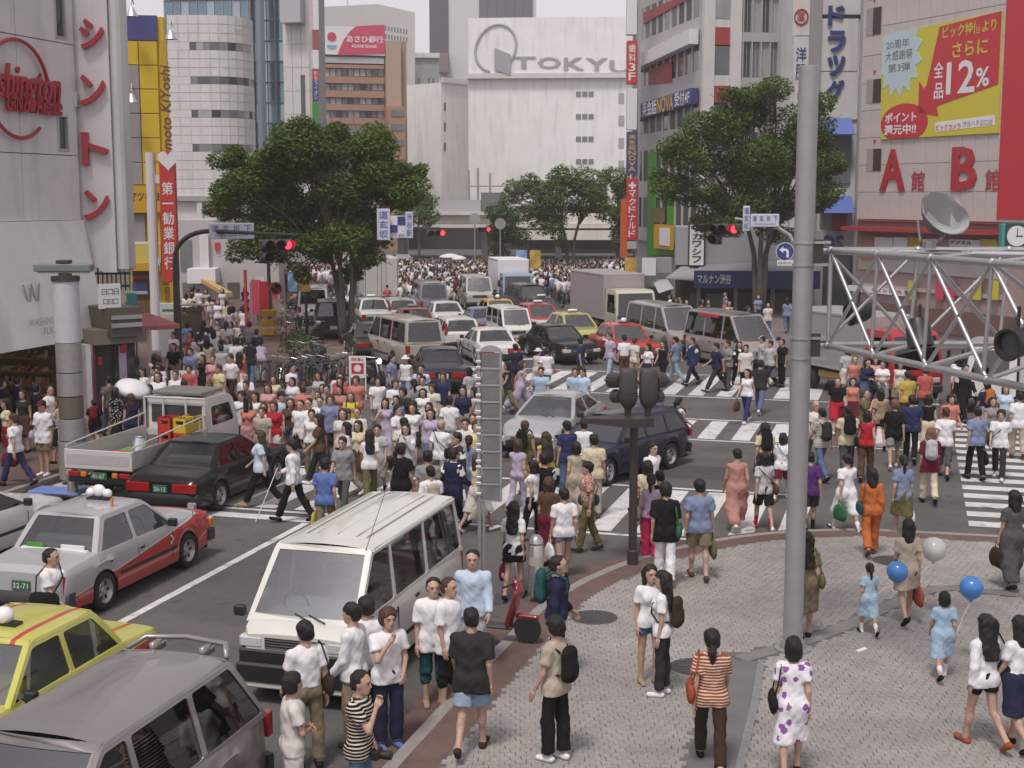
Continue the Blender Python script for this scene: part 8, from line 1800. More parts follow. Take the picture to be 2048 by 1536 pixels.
def bottle_crate(pos, label, m):
 o = thing('bottle_crate', label, 'crate', pos, R(HA)); w, d, hh = .22, .17, .34
 for s in (1, -1):
  MB().panel([(-w, 0), (w, 0), (w, hh), (-w, hh)] if s < 0 else [(w, 0), (-w, 0), (-w, hh), (w, hh)], [rrect(-w * .62, hh * .58, -w * .1, hh * .84, .02), rrect(w * .1, hh * .58, w * .62, hh * .84, .02)], lambda x, z, t, s=s: (s * (d - t) if False else x, s * (d - t), z), .02).build('side_panel', m, o)
  MB().panel([(-d, 0), (d, 0), (d, hh), (-d, hh)] if s > 0 else [(d, 0), (-d, 0), (-d, hh), (d, hh)], [rrect(-d * .6, hh * .58, d * .6, hh * .84, .02)], lambda x, z, t, s=s: (s * (w - t), x, z), .02).build('end_panel', m, o)
 MB().box(-w * .97, -d * .97, .0, w * .97, d * .97, .02).build('crate_base', m, o)
 for i in range(3):
  for j in range(2): MB().lathe([(.04, .02), (.04, .22), (.018, .28), (.018, .32), (0, .32)], 8, M=Matrix.Translation((-.13 + .13 * i, -.07 + .14 * j, 0))).build('bottle', flat((.06, .03, .015), .2), o)
 return o
def on_bed(x, y, z=.84): return ft.matrix_world @ Vector((x, y, z)) if False else Vector(ft.location) + Vector((x * cos(R(HA)) - y * sin(R(HA)), x * sin(R(HA)) + y * cos(R(HA)), z))
CR, CY = mat('crate_red', (.50, .03, .02), .45), mat('crate_yellow', (.60, .42, .03), .45)
bottle_crate(on_bed(.35, -.1), 'lower red bottle crate under the other red crate on the truck bed', CR); bottle_crate(on_bed(.35, -.1, 1.19), 'red bottle crate on top of its stack on the truck bed', CR); bottle_crate(on_bed(.35, -.5, 1.19), 'yellow bottle crate left half of the pair on the truck bed', CY); bottle_crate(on_bed(.75, -.5, 1.19), 'yellow bottle crate nearest the truck cab', CY); bottle_crate(on_bed(.35, -.5), 'red crate carrying the left yellow crate on the truck bed', CR); bottle_crate(on_bed(.75, -.5), 'red crate carrying the yellow crate nearest the cab', CR)
o = thing('beer_keg', 'steel keg standing at the tail of the truck bed', 'keg', on_bed(-1.3, -.3)); MB().lathe([(.15, 0), (.17, .03), (.17, .18), (.18, .2), (.17, .22), (.17, .4), (.13, .45), (.13, .5), (.11, .5), (.1, .44), (0, .44)], 18).build('barrel', CHR, o, auto=40)
o = thing('green_mat', 'bright green and red plastic mat lying on the truck bed', 'mat', on_bed(-.4, .1, .85), R(HA)); MB().bbox(-.5, -.5, 0, .35, .5, .05, .01).build('sheet', flat((.10, .33, .05)), o); MB().bbox(-.55, -.55, .0, -.45, .5, .07, .01).build('red_edge', RED, o)
truck('grey box truck with a cream cab and blue bumper band facing the crossing', P2(4.9, 67.2), 287, paint((.55, .52, .42)), mat('box_grey', (.34, .31, .31), .5, noise=.06, ns=1), L=6.4, W=2.1, Hb=3.0, cab_h=2.3, band=BLU)
truck('small blue-cabbed truck with a white box in the distance', P2(-.1, 84.5), 280, paint((.25, .33, .46)), WHT, L=5.5, W=1.9, Hb=2.9, cab_h=2.1)
truck('white box truck seen from its rear doors behind the large left tree', P2(-8.2, 83.5), 101, paint(WH), mat('box_white', (.52, .50, .48), .5, noise=.06, ns=1), L=5.8, W=2.0, Hb=3.1)
truck('grey box truck with a red cab behind the lighting truss', P2(11.9, 46.4), 291, paint((.42, .02, .03)), mat('box_grey2', (.33, .315, .32), .5, noise=.06, ns=1), L=6.0, W=2.0, Hb=2.75, cab_h=2.35)
truck('long white box truck cut off by the right picture edge behind the truss', P2(18.2, 41.8), 164, paint(WH), mat('box_offwhite', (.47, .45, .43), .5, noise=.06, ns=1), L=8.4, W=2.2, Hb=2.75)
# ---------------------------------------------------------------- who is where: head-top pixel, height, facing, pose, top, bottom, hair, extras
TABLE = """
583 1353 1.62 -70 fold tee:offwhite shorts:offwhite mop - s=white
610 1250 1.72 25 relax tucked:white trousers:khaki short sb:darkbrown s=black
705 1213 1.74 65 relax long:white trousers:tan short - s=brown
733 1200 1.66 0 stand tee:white jeans:black mop - s=black
775 1222 1.70 -150 face tee:white wide:navy mop:brown - s=blue
718 1347 1.72 -105 photo tee:black/stripe jeans:denim crop camera s=black
866 1160 1.68 -165 stand loose:white long_shorts:teal crop - s=tan
897 1160 1.70 -120 stand loose:white long_shorts:black crop:brown - s=rust
945 1105 1.74 175 relax long:lightblue trousers:lightgrey crop - s=black
943 1218 1.74 -8 step2 loose:charcoal shorts:paledenim crop - s=darkbrown
1112 1240 1.68 50 stand2 tee:beige wide:black mop bp:black s=white
1115 1117 1.68 -95 relax sweat:navy jeans:black crop bp:teal s=black
1300 1135 1.60 -160 stand2 blouse:white hotpants:denim mid sbl:black s=tan
1327 1147 1.64 70 stand blouse:white jeans:charcoal long bp:darkbrown s=white
1425 1257 1.64 -5 walk tee:rust/stripe trousers:darkbrown low_pony sbl:rust s=black
1588 1280 1.60 -6 bagl dress:white/flower - bob sbl:black s=black
1890 1185 1.20 -5 step2 dress:skyblue - bob - s=black k=white
1740 1128 1.08 5 step dress:skyblue - pony hb:pink s=black k=white
1818 1040 1.62 0 step2 mini_dress:beige mini:black mid hb:rust s=black
1974 1232 1.60 18 step long:white hotpants:black long sb:black s=rust
2042 1235 1.60 20 step2 blouse:white skirt:navy mid - s=black
2030 985 1.62 10 bagl long_dress:darkgrey - mid hbl:darkbrown s=black
1613 1065 1.62 -4 step2 dress:khaki/camo - long sb:olive s=black
1332 970 1.72 -8 bagr loose:black wide:white mop sb:green s=brown
1400 963 1.70 0 bagr tee:greyblue shorts:khaki short hb:olive s=brown
1303 952 1.58 -15 stand tank:lilac wide:hotpink pony sbl:beige s=white
1028 1007 1.62 -20 bagl shirt:white mini:black long hbl:darkred s=black
1128 980 1.58 15 bagl tee:white hotpants:denim short hbl:white s=brown
1176 927 1.68 85 bagr tucked:dustypink/dots trousers:olive short sb:teal s=darkbrown
100 1095 1.66 -95 walk tee:white shorts:khaki crop sb:black s=black
1066 922 1.58 60 phone top:white trousers:black bob sb:black s=black
1088 905 1.70 5 walk jacket:black trousers:black short - s=black
1153 885 1.58 10 step slip:beige - bob sb:beige s=tan
1188 872 1.72 0 stand tee:cream trousers:beige short - s=brown
1303 878 1.70 -140 stride tucked:white trousers:darkgrey short sb:black s=black
1296 925 1.60 -20 stand tee:cream skirt:brown bob - s=black
1320 945 1.58 10 stand blouse:black skirt:black bun - s=black
585 880 1.70 78 cane long:white trousers:black short cane s=black
650 920 1.66 -10 bagl tee:blue trousers:khaki short hbl:mustard s=black
685 872 1.70 172 walk tee:grey jeans:darkgrey short - s=black
716 842 1.58 178 step blouse:cream skirt:brown mid - s=tan
755 850 1.58 160 step2 dress:lightgrey - short sb:black s=black
802 890 1.72 -5 stand tee:black trousers:black short - s=black
856 905 1.70 -6 stand shirt:grey trousers:darkgrey short - s=black
861 935 1.66 3 stand tucked:white trousers:grey crop bp:beige s=black
904 890 1.74 -28 stride jacket:navy trousers:navy short - s=black
914 868 1.72 120 stand jacket:charcoal trousers:charcoal short - s=black
938 870 1.58 -15 walk dress:greyblue - pony hb:charcoal s=black
882 838 1.68 -10 walk tee:white trousers:grey thin:grey sb:black s=black
899 795 1.70 -5 bagr tucked:white trousers:lightgrey short - s=black
931 840 1.58 165 stand blouse:offwhite skirt:beige short - s=black
812 850 1.62 172 facel jacket:lightgrey skirt:darkgrey mid sb:black s=black
795 812 1.68 -130 fold tucked:white trousers:grey short - s=black
826 800 1.58 178 walk tank:black skirt:black mid sb:black s=black
858 806 1.60 178 phone blouse:lightgrey trousers:tan bob - s=brown
806 778 1.66 172 face tee:charcoal trousers:black mop - s=black
845 750 1.72 178 walk2 shirt:lightgrey trousers:black short - s=white
755 752 1.70 174 walk tee:white trousers:offwhite mop bp:lightgrey s=white
790 760 1.64 -160 step tee:white jeans:denim mop:brown - s=white
770 798 1.58 170 phone slip:lilac - mid - s=black
886 743 1.70 178 walk2 tee:darkblue trousers:beige mop:brown - s=brown
842 730 1.70 170 step shirt:lightblue trousers:navy short - s=black
811 712 1.62 180 step tank:white jeans:paledenim sunhat:white - s=white
783 712 1.68 -100 stand shirt:greyblue jeans:denim short - s=black
701 783 1.60 178 walk blouse:yellow skirt:navy long:light bp:brown s=tan
660 787 1.76 175 walk2 shirt:greyblue trousers:charcoal mop:brown - s=black
712 753 1.66 178 step tee:salmon trousers:beige mop:brown - s=white
680 770 1.58 175 walk2 blouse:dustypink skirt:beige bob - s=black
636 782 1.56 180 step tee:lightgrey jeans:olive bob:brown - s=black
617 795 1.70 176 walk tee:white jeans:paledenim crop - s=brown
601 798 1.68 178 walk2 loose:white shorts:black crop - s=brown
580 795 1.60 180 walk top:brown hotpants:denim long:brown - s=tan
548 804 1.60 174 step tee:red shorts:offwhite bob:brown - s=white
527 803 1.60 170 walk2 tank:offwhite skirt:beige mid:brown hb:cream s=tan
562 784 1.70 -150 step tee:lightblue jeans:paledenim cap:navy - s=white
585 757 1.58 178 stand tee:white skirt:red bob - s=white
536 767 1.60 175 walk blouse:pink jeans:paledenim mid:brown - s=white
492 760 1.68 168 walk2 tee:brown jeans:denim short - s=black
511 783 1.58 172 walk tank:white jeans:navy mid - s=black
496 800 1.60 170 step2 top:salmon skirt:pink mid:brown - s=white
652 770 1.64 178 step2 tee:grey trousers:olive short - s=black
637 745 1.58 178 step blouse:lightgrey jeans:black mid - s=black
583 730 1.70 -120 stand tee:white trousers:lightgrey short - s=white
669 742 1.66 -60 step tee:white skirt:mustard bob - s=black
680 757 1.58 170 stand blouse:coral skirt:brown bob - s=black
547 750 1.58 160 walk blouse:cream trousers:tan mid:brown - s=black
461 708 1.72 165 walk tucked:white trousers:darkbrown short - s=black
437 730 1.68 160 step2 shirt:paleyellow trousers:tan short:brown sb:brown s=black
405 711 1.58 168 stand top:black skirt:black mid:brown - s=black
423 653 1.72 -5 walk2 tee:lightblue jeans:paledenim short bp:olive s=white
440 648 1.58 170 walk long_dress:cream - mid:brown - s=white
462 645 1.60 175 facel tank:dustypink skirt:navy bob - s=black
454 672 1.60 178 walk tank:white trousers:black mid:brown - s=black
482 670 1.60 -170 fold tank:darkbrown skirt:black mid - s=black
513 660 1.72 -10 stand tee:navy wide:white crop - s=white
520 676 1.6 20 bend tee:lilac trousers:lightgrey short - s=black
380 697 1.66 175 step shirt:greyblue trousers:grey short - s=black
399 690 1.60 160 stand tee:offwhite skirt:beige bob - s=black
28 838 1.66 70 walk blouse:white jeans:darkblue short:brown hb:wine s=black
84 815 1.74 175 stand loose:white shorts:khaki cap:wine sb:lilac s=white
12 800 1.60 110 stand blouse:cream skirt:darkred mid - s=black
45 782 1.58 150 stand tank:charcoal skirt:brown bob - s=black
72 770 1.66 -20 stand tee:black wide:black mop - s=black
97 772 1.66 -100 step tee:white jeans:denim crop - s=white
118 795 1.62 90 step tee:beige skirt:black bob:brown - s=black
2 760 1.64 -60 stand tee:black jeans:black mop - s=black
34 755 1.64 -30 stand tee:navy jeans:black mop - s=black
217 750 1.70 10 walk tee:darkgrey/camo jeans:denim crop - s=black
188 800 1.30 -15 step tee:black shorts:navy crop bp:darkred s=white
231 786 1.60 -20 umb dress:black/dots long_skirt:black mid umbrella s=black
262 790 1.60 10 stand tank:navy skirt:navy mid:brown - s=black
287 810 1.60 -60 bend long:purple jeans:black bob - s=black
272 757 1.58 170 step blouse:charcoal skirt:black bob - s=black
298 770 1.56 168 step tank:green skirt:beige mid - s=black
285 735 1.58 172 walk blouse:white skirt:offwhite mid - s=black
315 735 1.6 175 step tee:white jeans:denim short - s=black
1475 898 1.64 -4 step2 slip:dustypink - crop - s=white k=white
1530 903 1.60 0 walk blouse:lightgrey shorts:black bob sb:brown s=white k=red
1531 847 1.60 -10 step blouse:paleyellow skirt:navy bob bp:black s=black
1567 865 1.50 -5 walk2 tee:white shorts:wine bob sb:blue s=white k=white
1622 905 1.62 -2 step2 tee:purple shorts:charcoal crop - s=black k=black
1695 907 1.60 2 walk dress:white - bun hbl:green s=brown k=white
1746 938 1.60 -8 step2 long:orange wide:orange mid sbl:teal s=brown
1808 914 1.62 -2 bagr shirt:greyblue skirt:olive pony hb:white s=black
1862 858 1.64 -4 step loose:wine trousers:cream long:light bp:lightgrey s=black
1645 814 1.74 0 walk2 tee:grey/stripe jeans:denim crop bp:charcoal s=black
1697 814 1.72 -5 bagl shirt:cream trousers:darkgrey crop bp:black s=black
1735 824 1.64 3 bagl tank:red wide:brown bob sbl:black s=black
1632 800 1.70 176 walk shirt:offwhite trousers:khaki thin:grey - s=black
1676 754 1.60 178 walk2 tee:black skirt:red crop - s=white
1706 756 1.58 178 step tank:salmon skirt:wine bob - s=black
1729 782 1.66 -100 face shirt:olive trousers:tan crop:brown - s=brown
1762 776 1.62 -6 walk loose:tan mini:black mid - s=black
1791 798 1.72 -4 walk2 loose:black shorts:grey mop:light - s=white
1825 792 1.70 0 step tee:darkblue trousers:black short - s=black
1858 790 1.62 -5 step2 tank:black skirt:cream bob - s=black
1893 814 1.70 -3 walk tee:white long_shorts:darkgrey short:brown - s=black
1955 817 1.70 -4 bagr tee:greyblue trousers:black short hb:black s=black
2003 818 1.68 178 walk tee:white jeans:charcoal mop sb:black s=white
1975 765 1.60 -5 step2 tee:navy skirt:grey short bp:orange s=black
1931 727 1.74 176 walk2 jacket:black trousers:black short hb:black s=black
1851 735 1.72 0 stand tee:coral jeans:darkgrey crop - s=white
1816 745 1.66 5 stand tee:mustard trousers:brown short - s=black
1766 723 1.58 174 fold tee:white skirt:grey pony - s=black
1735 720 1.60 -170 fold long:navy skirt:denim mid hb:charcoal s=black
1801 720 1.60 178 walk tank:offwhite skirt:cream mid - s=white
1752 715 1.56 175 step tee:pink trousers:hotpink bob - s=black
1902 790 1.60 170 step2 tee:salmon trousers:offwhite mop - s=black
2012 768 1.60 178 walk2 blouse:lightblue skirt:grey mid - s=black
2040 785 1.70 -5 step shirt:white trousers:beige short - s=brown
1985 795 1.58 172 step tank:grey skirt:darkgrey bob - s=black
1495 737 1.62 150 walk tank:white jeans:darkblue long hb:brown s=white
1521 716 1.72 -30 stride tee:charcoal jeans:denim short - s=white
1356 790 1.60 -45 stride tank:white skirt:brown pony bp:black s=rust
1313 765 1.68 -8 walk shirt:greyblue trousers:black short - s=black
1435 682 1.74 115 stride tee:navy jeans:charcoal short - s=brown
1456 683 1.70 140 fold tee:grey trousers:darkgrey short hb:rust s=black
1385 674 1.72 95 walk jacket:darkblue trousers:navy short:brown - s=black
1352 672 1.70 70 walk2 shirt:greyblue jeans:paledenim short - s=brown
1327 678 1.66 130 stride tank:black trousers:black mid - s=brown
1479 682 1.60 165 walk jacket:black trousers:black mid - s=black
1492 690 1.70 160 step shirt:offwhite trousers:black short - s=black
1525 674 1.68 110 stand shirt:lightgrey trousers:grey cap:white - s=black
1541 680 1.66 140 walk tee:lightgrey jeans:navy short - s=black
1565 680 1.66 130 stand tee:black jeans:black crop hb:lightgrey s=black
1297 688 1.60 120 step blouse:white skirt:navy bob - s=black
1270 676 1.64 -60 step2 tee:offwhite shorts:tan short:brown - s=black
1249 672 1.70 -20 stand tucked:white trousers:brown short - s=black
1220 668 1.70 130 bagr shirt:lilac jeans:skyblue short:brown sb:black s=brown
1162 676 1.70 -70 step2 shirt:darkblue trousers:olive mop - s=black
1094 695 1.68 -30 walk tee:white jeans:darkgrey short - s=black
1076 697 1.56 -40 step2 dress:offwhite - sunhat:offwhite - s=white
1088 683 1.66 60 stand tee:darkblue jeans:black short - s=black
1082 733 1.70 175 walk2 shirt:skyblue trousers:black short - s=black
1150 738 1.66 172 stand shirt:skyblue trousers:navy short - s=black
1166 737 1.68 165 step shirt:lightblue trousers:darkgrey short - s=black
1041 718 1.62 -75 stride slip:lilac - mid:brown - s=white
1031 690 1.72 10 stand tee:navy trousers:brown short - s=black
1002 706 1.66 60 walk tee:white trousers:offwhite short:brown - s=black
1015 722 1.66 100 walk2 tank:charcoal wide:khaki bob - s=rust
938 735 1.64 30 step2 tee:lightgrey shorts:tan bob - s=black
1050 845 1.62 -6 stand tank:olive shorts:khaki short:brown bp:black s=black
1134 845 1.68 20 stand tee:darkblue jeans:denim short - s=black
1168 842 1.62 -20 stand tee:white jeans:navy short - s=black
1092 865 1.60 -8 step tank:yellow jeans:skyblue long:brown bp:charcoal s=black
1036 880 1.58 -25 step2 top:lilac trousers:lilac bob:brown - s=tan
1098 958 1.60 -20 stand blouse:brown skirt:wine bob:brown - s=black
955 905 1.6 -30 walk2 blouse:cream skirt:offwhite mid:brown hb:beige s=white
"""
def bag_mesh(kind, lod):
 k = ('bag', kind, lod)
 if k in GM: return GM[k]
 h = .014 if lod == 0 else .022
 P = dict(bp=[cap((0, 0, -.13), (0, 0, .13), .11, .10, (1.25, .75, 1), .03), cap((0, -.05, -.1), (0, -.05, .0), .07, .06, (1.4, .8, 1), .03)],
   sb=[cap((0, -.12, 0), (0, .12, 0), .10, .10, (.55, 1, 1.2), .02)], hb=[cap((0, -.11, -.06), (0, .11, -.06), .12, .12, (.45, 1, 1.2), .02), cap((0, -.07, .05), (0, .07, .05), .06, .06, (.4, 1, 1), .05)])[kind]
 V, Q = surface(P, h, [], .003, 3); GM[k] = np_mesh('bag', V, Q, [CLOTH]); return GM[k]
BAGN = dict(bp=('backpack', 'backpack', 'worn by'), sb=('shoulder_bag', 'shoulder bag', 'on the shoulder of'), hb=('hand_bag', 'hand bag', 'carried by'))
BAGS = []
def add_bag(rec, spec):
 o = rec['o']; J = rec['J']; kind, c = spec.split(':'); left = kind.endswith('l') and kind != 'bp'; kind = kind.rstrip('l') if kind in ('sbl', 'hbl') else kind
 sd = 'l' if left else 'r'; sx = -1 if left else 1; M = Matrix.Translation(o.location) @ Matrix.Rotation(o.rotation_euler.z, 4, 'Z') @ Matrix.Scale(o.scale[0], 4)
 ch, pel = J['chest'], J['pel']
 if kind == 'bp': p = Vector((ch.x, ch.y - .215, ch.z - .05))
 elif kind == 'sb': p = Vector((pel.x + sx * .235, pel.y - .01, pel.z + .02))
 else: p = J['hand' + sd] + Vector((0, 0, -.24))
 t = thing(BAGN[kind][0], None, BAGN[kind][1], M=M @ Matrix.Translation(p)); b = put(bag_mesh(kind, rec['lod']), 'body', t, color=COL[c])
 r = .011
 if kind == 'bp':
  for s in (1, -1): MB().tube([(s * .09, .07, .14), (s * .12, .17, .21), (s * .125, .33, .12), (s * .12, .35, -.02), (s * .14, .25, -.14), (s * .1, .08, -.14)], .016, 5).build('strap', CLOTH, t).color = (*COL[c], 1)
 elif kind == 'sb':
  q = J['sh' + ('l' if (rec['pose'] in ('walk', 'walk2', 'stand') and not left) else sd)] - p; top = q + Vector((0, .0, .07)); f = (Vector((0, .12, .08)), Vector((0, -.12, .08)))
  MB().tube([f[0], f[0].lerp(top, .5) + Vector((0, .13, 0)), top + Vector((0, .04, 0)), top + Vector((0, -.05, 0)), f[1].lerp(top, .5) + Vector((0, -.13, 0)), f[1]], r, 5).build('strap', CLOTH, t).color = (*COL[c], 1)
 else: MB().tube([(0, .08, .05), (0, .05, .2), (0, 0, .25), (0, -.05, .2), (0, -.08, .05)], .009, 5, cap=False).build('handle', CLOTH, t).color = (*COL[c], 1)
 BAGS.append((t, kind, c, rec))
def floor_z(x, y):
 u, v = x * cos(A1) - y * sin(A1), x * sin(A1) + y * cos(A1)
 if inside((u, v), PLU): return .108
 if inside((x, y), [(p.x, p.y) for p in LEFTP]) or inside((x, y), [(p.x, p.y) for p in RIGHTP]): return .12
 return -.012
def at_head(px, py, h):
 z = 0.
 for _ in range(3): g = G(px, py, h + z); z = floor_z(g.x, g.y)
 return Vector((g.x, g.y, z))
EXTRA = []; rr0_ = random.Random(9)
for ln in TABLE.strip().split('\n'):
 f = ln.split(); px, py, h, hd = int(f[0]), int(f[1]), float(f[2]), float(f[3]); ex = dict(a.split('=') for a in f[9:] if '=' in a)
 pos = at_head(px, py, h * 1.005); lod = 0 if pos.y < 34 else (1 if pos.y < 66 else 2)
 if len(PEOPLE) > 37: hd += rr0_.uniform(-22, 22)
 person(pos, hd, f[4], f[5], '' if f[6] == '-' else f[6], f[7], h, lod=lod, shoes=ex.get('s', 'black'), sock=(ex['k'], .75 if ex['k'] != 'white' else .4) if 'k' in ex else None)
 PEOPLE[-1]['ex'] = f[8]
 if ':' in f[8]: add_bag(PEOPLE[-1], f[8])
 elif f[8] != '-': EXTRA.append((f[8], PEOPLE[-1]))
# people on the left pavement and at the right-hand shops, further off
rr = random.Random(21)
TOPS = ['tee', 'tee', 'tee', 'shirt', 'blouse', 'tank', 'tucked', 'long']; TC = ['white'] * 9 + ['offwhite'] * 4 + ['cream', 'beige', 'lightgrey', 'grey', 'lightblue', 'skyblue', 'pink', 'salmon', 'black', 'navy', 'charcoal', 'coral', 'paleyellow', 'brown', 'greyblue', 'wine', 'lilac', 'olive']
BTK = ['jeans', 'trousers', 'trousers', 'skirt', 'skirt', 'shorts', 'wide', 'mini']; BTC = ['black', 'navy', 'denim', 'denim', 'charcoal', 'khaki', 'beige', 'grey', 'brown', 'offwhite', 'darkgrey', 'olive']
HH = ['short', 'short', 'crop', 'mop', 'bob', 'mid', 'mid', 'long', 'pony']; PS = ['walk', 'walk2', 'step', 'step2', 'stand', 'stand2', 'relax', 'bagr', 'phone']
def rand_person(px, py, hd, lod):
 h = rr.uniform(1.54, 1.74); p = at_head(px, py, h)
 if any((q['pos'] - p).xy.length < .42 for q in PEOPLE): return False
 person(p, hd, rr.choice(PS), rr.choice(TOPS) + ':' + rr.choice(TC), rr.choice(BTK) + ':' + rr.choice(BTC), rr.choice(HH) + ':' + rr.choice(['black', 'black', 'brown']), h, lod=lod, shoes=rr.choice(['black', 'white', 'brown', 'tan']))
 return True
n = 0
while n < 52:
 y = rr.uniform(572, 752); x0, x1 = (345, 500) if y < 690 else (270, 480)
 if rand_person(rr.uniform(x0, x1), y, rr.choice([175, 165, 185, 0, 10, -8]), 2 if y < 660 else 1): n += 1
n = 0
while n < 20:
 if rand_person(rr.uniform(1300, 1600), rr.uniform(588, 628), rr.choice([90, -90, 180, 170, 0]), 2): n += 1
n = 0
while n < 10:
 if rand_person(rr.uniform(1690, 2040), rr.uniform(690, 720), rr.choice([180, 0, 160]), 1): n += 1
n = 0
while n < 26:
 if rand_person(rr.uniform(490, 960), rr.uniform(742, 862), rr.choice([175, 165, 185, 180, 10, 90]), 1): n += 1
n = 0
while n < 4:
 if rand_person(rr.uniform(290, 500), rr.uniform(690, 790), rr.choice([175, 165, 0]), 1): n += 1
# the packed far crossing: nearest people one by one, the rest as one mass
def blocked(x, y):
 c = Vector((x, y)) - Vector((-1.5, 56)); s = c.dot(BD.xy); t = c.dot(BC.xy); return s < 21 and -9.5 < t < 11
CROWD = []
while len(CROWD) < 1700:
 px = rr.uniform(560, 1262); y = 79 + 36 * rr.random() ** .8; x = (px - 1024) / F * y
 if px > 940 and px < 1110 and y < 88: continue
 if px < 760 and y < 92: continue
 if blocked(x, y) and rr.random() < .92: continue
 if px > 1090 and y < 84: continue
 CROWD.append((y, x))
CROWD.sort()
used = []; rest_c = []; ncr = max(0, 300 - len(PEOPLE) - 2)
cell = {}
for y, x in CROWD:
 k = (int(x / .55), int(y / .55))
 if k in cell: continue
 cell[k] = 1
 if any(abs(x - v.location.x) < 1.4 and abs(y - v.location.y) < 3.2 for v in VEH): continue
 if len(used) < ncr: used.append((x, y))
 else: rest_c.append((x, y))
far_poses = ['walk', 'walk2', 'step', 'step2', 'stand']
for x, y in used:
 kind = rr.choice(TOPS[:6]); person(Vector((x, y, floor_z(x, y))), rr.choice([0, 180, 90, -90, 170, 100]), rr.choice(far_poses), kind + ':' + rr.choice(TC), rr.choice(BTK[:7]) + ':' + rr.choice(BTC), rr.choice(HH) + ':black', rr.uniform(1.55, 1.75), lod=2); PEOPLE[-1]['far'] = True
# mass of the rest: one object, low detail bodies in the same clothes
def low_person(p, hd, h, tc, bc, hc, skin_i, mb, sc):
 M = Matrix.Translation(p) @ Matrix.Rotation(R(hd), 4, 'Z') @ Matrix.Scale(h / 1.7, 4); s = sc
 mb.tube([(0, 0, .72), (0, 0, .98), (0, 0, 1.25), (0, 0, 1.42)], [.15, .14, .18, .08], 6, tc, M=M)
 for x in (-.09, .09): mb.tube([(x, s * x * 2, .03), (x, s * x, .42), (x, 0, .85)], [.05, .06, .09], 5, bc, M=M)
 for x in (-.2, .2): mb.tube([(x, -s * x * 1.2, .82), (x * 1.05, 0, 1.1)], [.035, .045], 4, skin_i, M=M); mb.tube([(x * 1.05, 0, 1.1), (x * .85, 0, 1.37)], [.055, .06], 4, tc, M=M)
 mb.ell((0, .02, 1.57), (.075, .085, .11), 6, skin_i, M=M); mb.ell((0, -.02, 1.61), (.09, .1, .1), 6, hc, M=M)
cm = [SKIN, HAIRM['black']]; ci = {}
def cidx(c):
 if c not in ci: ci[c] = len(cm); cm.append(flat(COL[c], .9))
 return ci[c]
mb = MB()
for x, y in rest_c: low_person((x, y, floor_z(x, y)), rr.uniform(0, 360), rr.uniform(1.55, 1.75), cidx(rr.choice(TC)), cidx(rr.choice(BTC)), 1, 0, mb, rr.choice((-1, 1, .3)))
o = mb.build('crowd', cm, smooth=True); tag(o, kind='stuff')
for i, (px, py) in enumerate(((900, 508), (918, 512), (932, 549))):
 Y = (112, 108, 92)[i]; p = D(px, py, Y); o = thing('white_parasol', ['wide white sun umbrella above the far crowd', 'smaller white sun umbrella right behind the wide one', 'white umbrella nearer the cars in the far crowd'][i], 'umbrella', p); r = .95 if i == 0 else .65
 MB().lathe([(r, -.28), (r * .8, -.12), (r * .4, .0), (0, .05)], 12).build('canopy', WHT, o, smooth=True); MB().tube([(0, 0, -.9), (0, 0, .1)], .012, 5).build('handle', STEEL, o)

# ---------------------------------------------------------------- things in hands, balloons
def W(rec, k): o = rec['o']; return Matrix.Translation(o.location) @ Matrix.Rotation(o.rotation_euler.z, 4, 'Z') @ Matrix.Scale(o.scale[0], 4) @ (rec['J'][k] if isinstance(k, str) else k)
for kind, rec in EXTRA:
 if kind == 'camera':
  p = W(rec, 'handl'); o = thing('photo_camera', 'black camera held low by the man in the striped T-shirt', 'camera', p, R(rec['hd'])); MB().bbox(-.08, -.04, -.05, .08, .05, .06, .015).build('body', BLK, o); MB().lathe([(.045, 0), (.05, .12), (.04, .13), (0, .125)], 16, M=Matrix.Translation((0, .04, 0)) @ Matrix.Rotation(-pi / 2, 4, 'X')).build('lens', BLK, o, auto=40)
 if kind == 'cane':
  p = W(rec, 'handr'); q = Vector((p.x - .42, p.y - .35, .0)); o = thing('white_cane', 'long white cane of the man crossing in a white shirt', 'cane', p); MB().tube([(0, 0, .1), tuple(q - p)], .009, 6).build('stick', WHT, o)
 if kind == 'umbrella':
  p = W(rec, 'handr'); o = thing('white_parasol', 'white parasol over the woman in the black dotted dress', 'umbrella', p); a = Vector((.12, .1, .42)); MB().tube([(0, 0, -.1), tuple(a)], .01, 5).build('handle', STEEL, o); MB().lathe([(.48, -.2), (.4, -.07), (.2, .02), (0, .05)], 14, M=Matrix.Translation(a) @ aim((.35, -.3, 1))).build('canopy', WHT, o, smooth=True)
def balloon(px, py, Y, r, col, label, to):
 p = D(px, py, Y); o = thing('balloon', label, 'balloon', p, group='balloons held by the family'); MB().lathe([(0, -r * 1.25), (.025, -r * 1.22), (.012, -r * 1.12), (r * .35, -r * .98), (r * .75, -r * .68), (r * .97, -r * .2), (r, .12 * r), (r * .86, .55 * r), (r * .5, .88 * r), (0, r)], 22).build('skin', mat('balloon_' + label[:6].strip().replace(' ', '_'), col, .25, coat=.4), o, smooth=True); MB().tube([(0, 0, -r * 1.22), tuple((to - p) * .5 + Vector((0, 0, -.05))), tuple(to - p)], .004, 4).build('string', WHT, o)
fam = {(round(q['h'], 2)): q for q in PEOPLE[:22]}
balloon(1795, 1143, 20.4, .165, (.06, .22, .58), 'bright blue balloon in front of the mother in the beige dress', W(fam[1.08], 'handr')); balloon(1943, 1175, 18.6, .165, (.06, .22, .58), 'second blue balloon above the girl with the red hair tie', W(fam[1.2], 'handr')); balloon(1868, 1098, 20.8, .19, (.62, .62, .60), 'white balloon beside the mother in the beige dress', W([q for q in PEOPLE if q['top'].startswith('mini_dress:beige')][0], 'handr'))

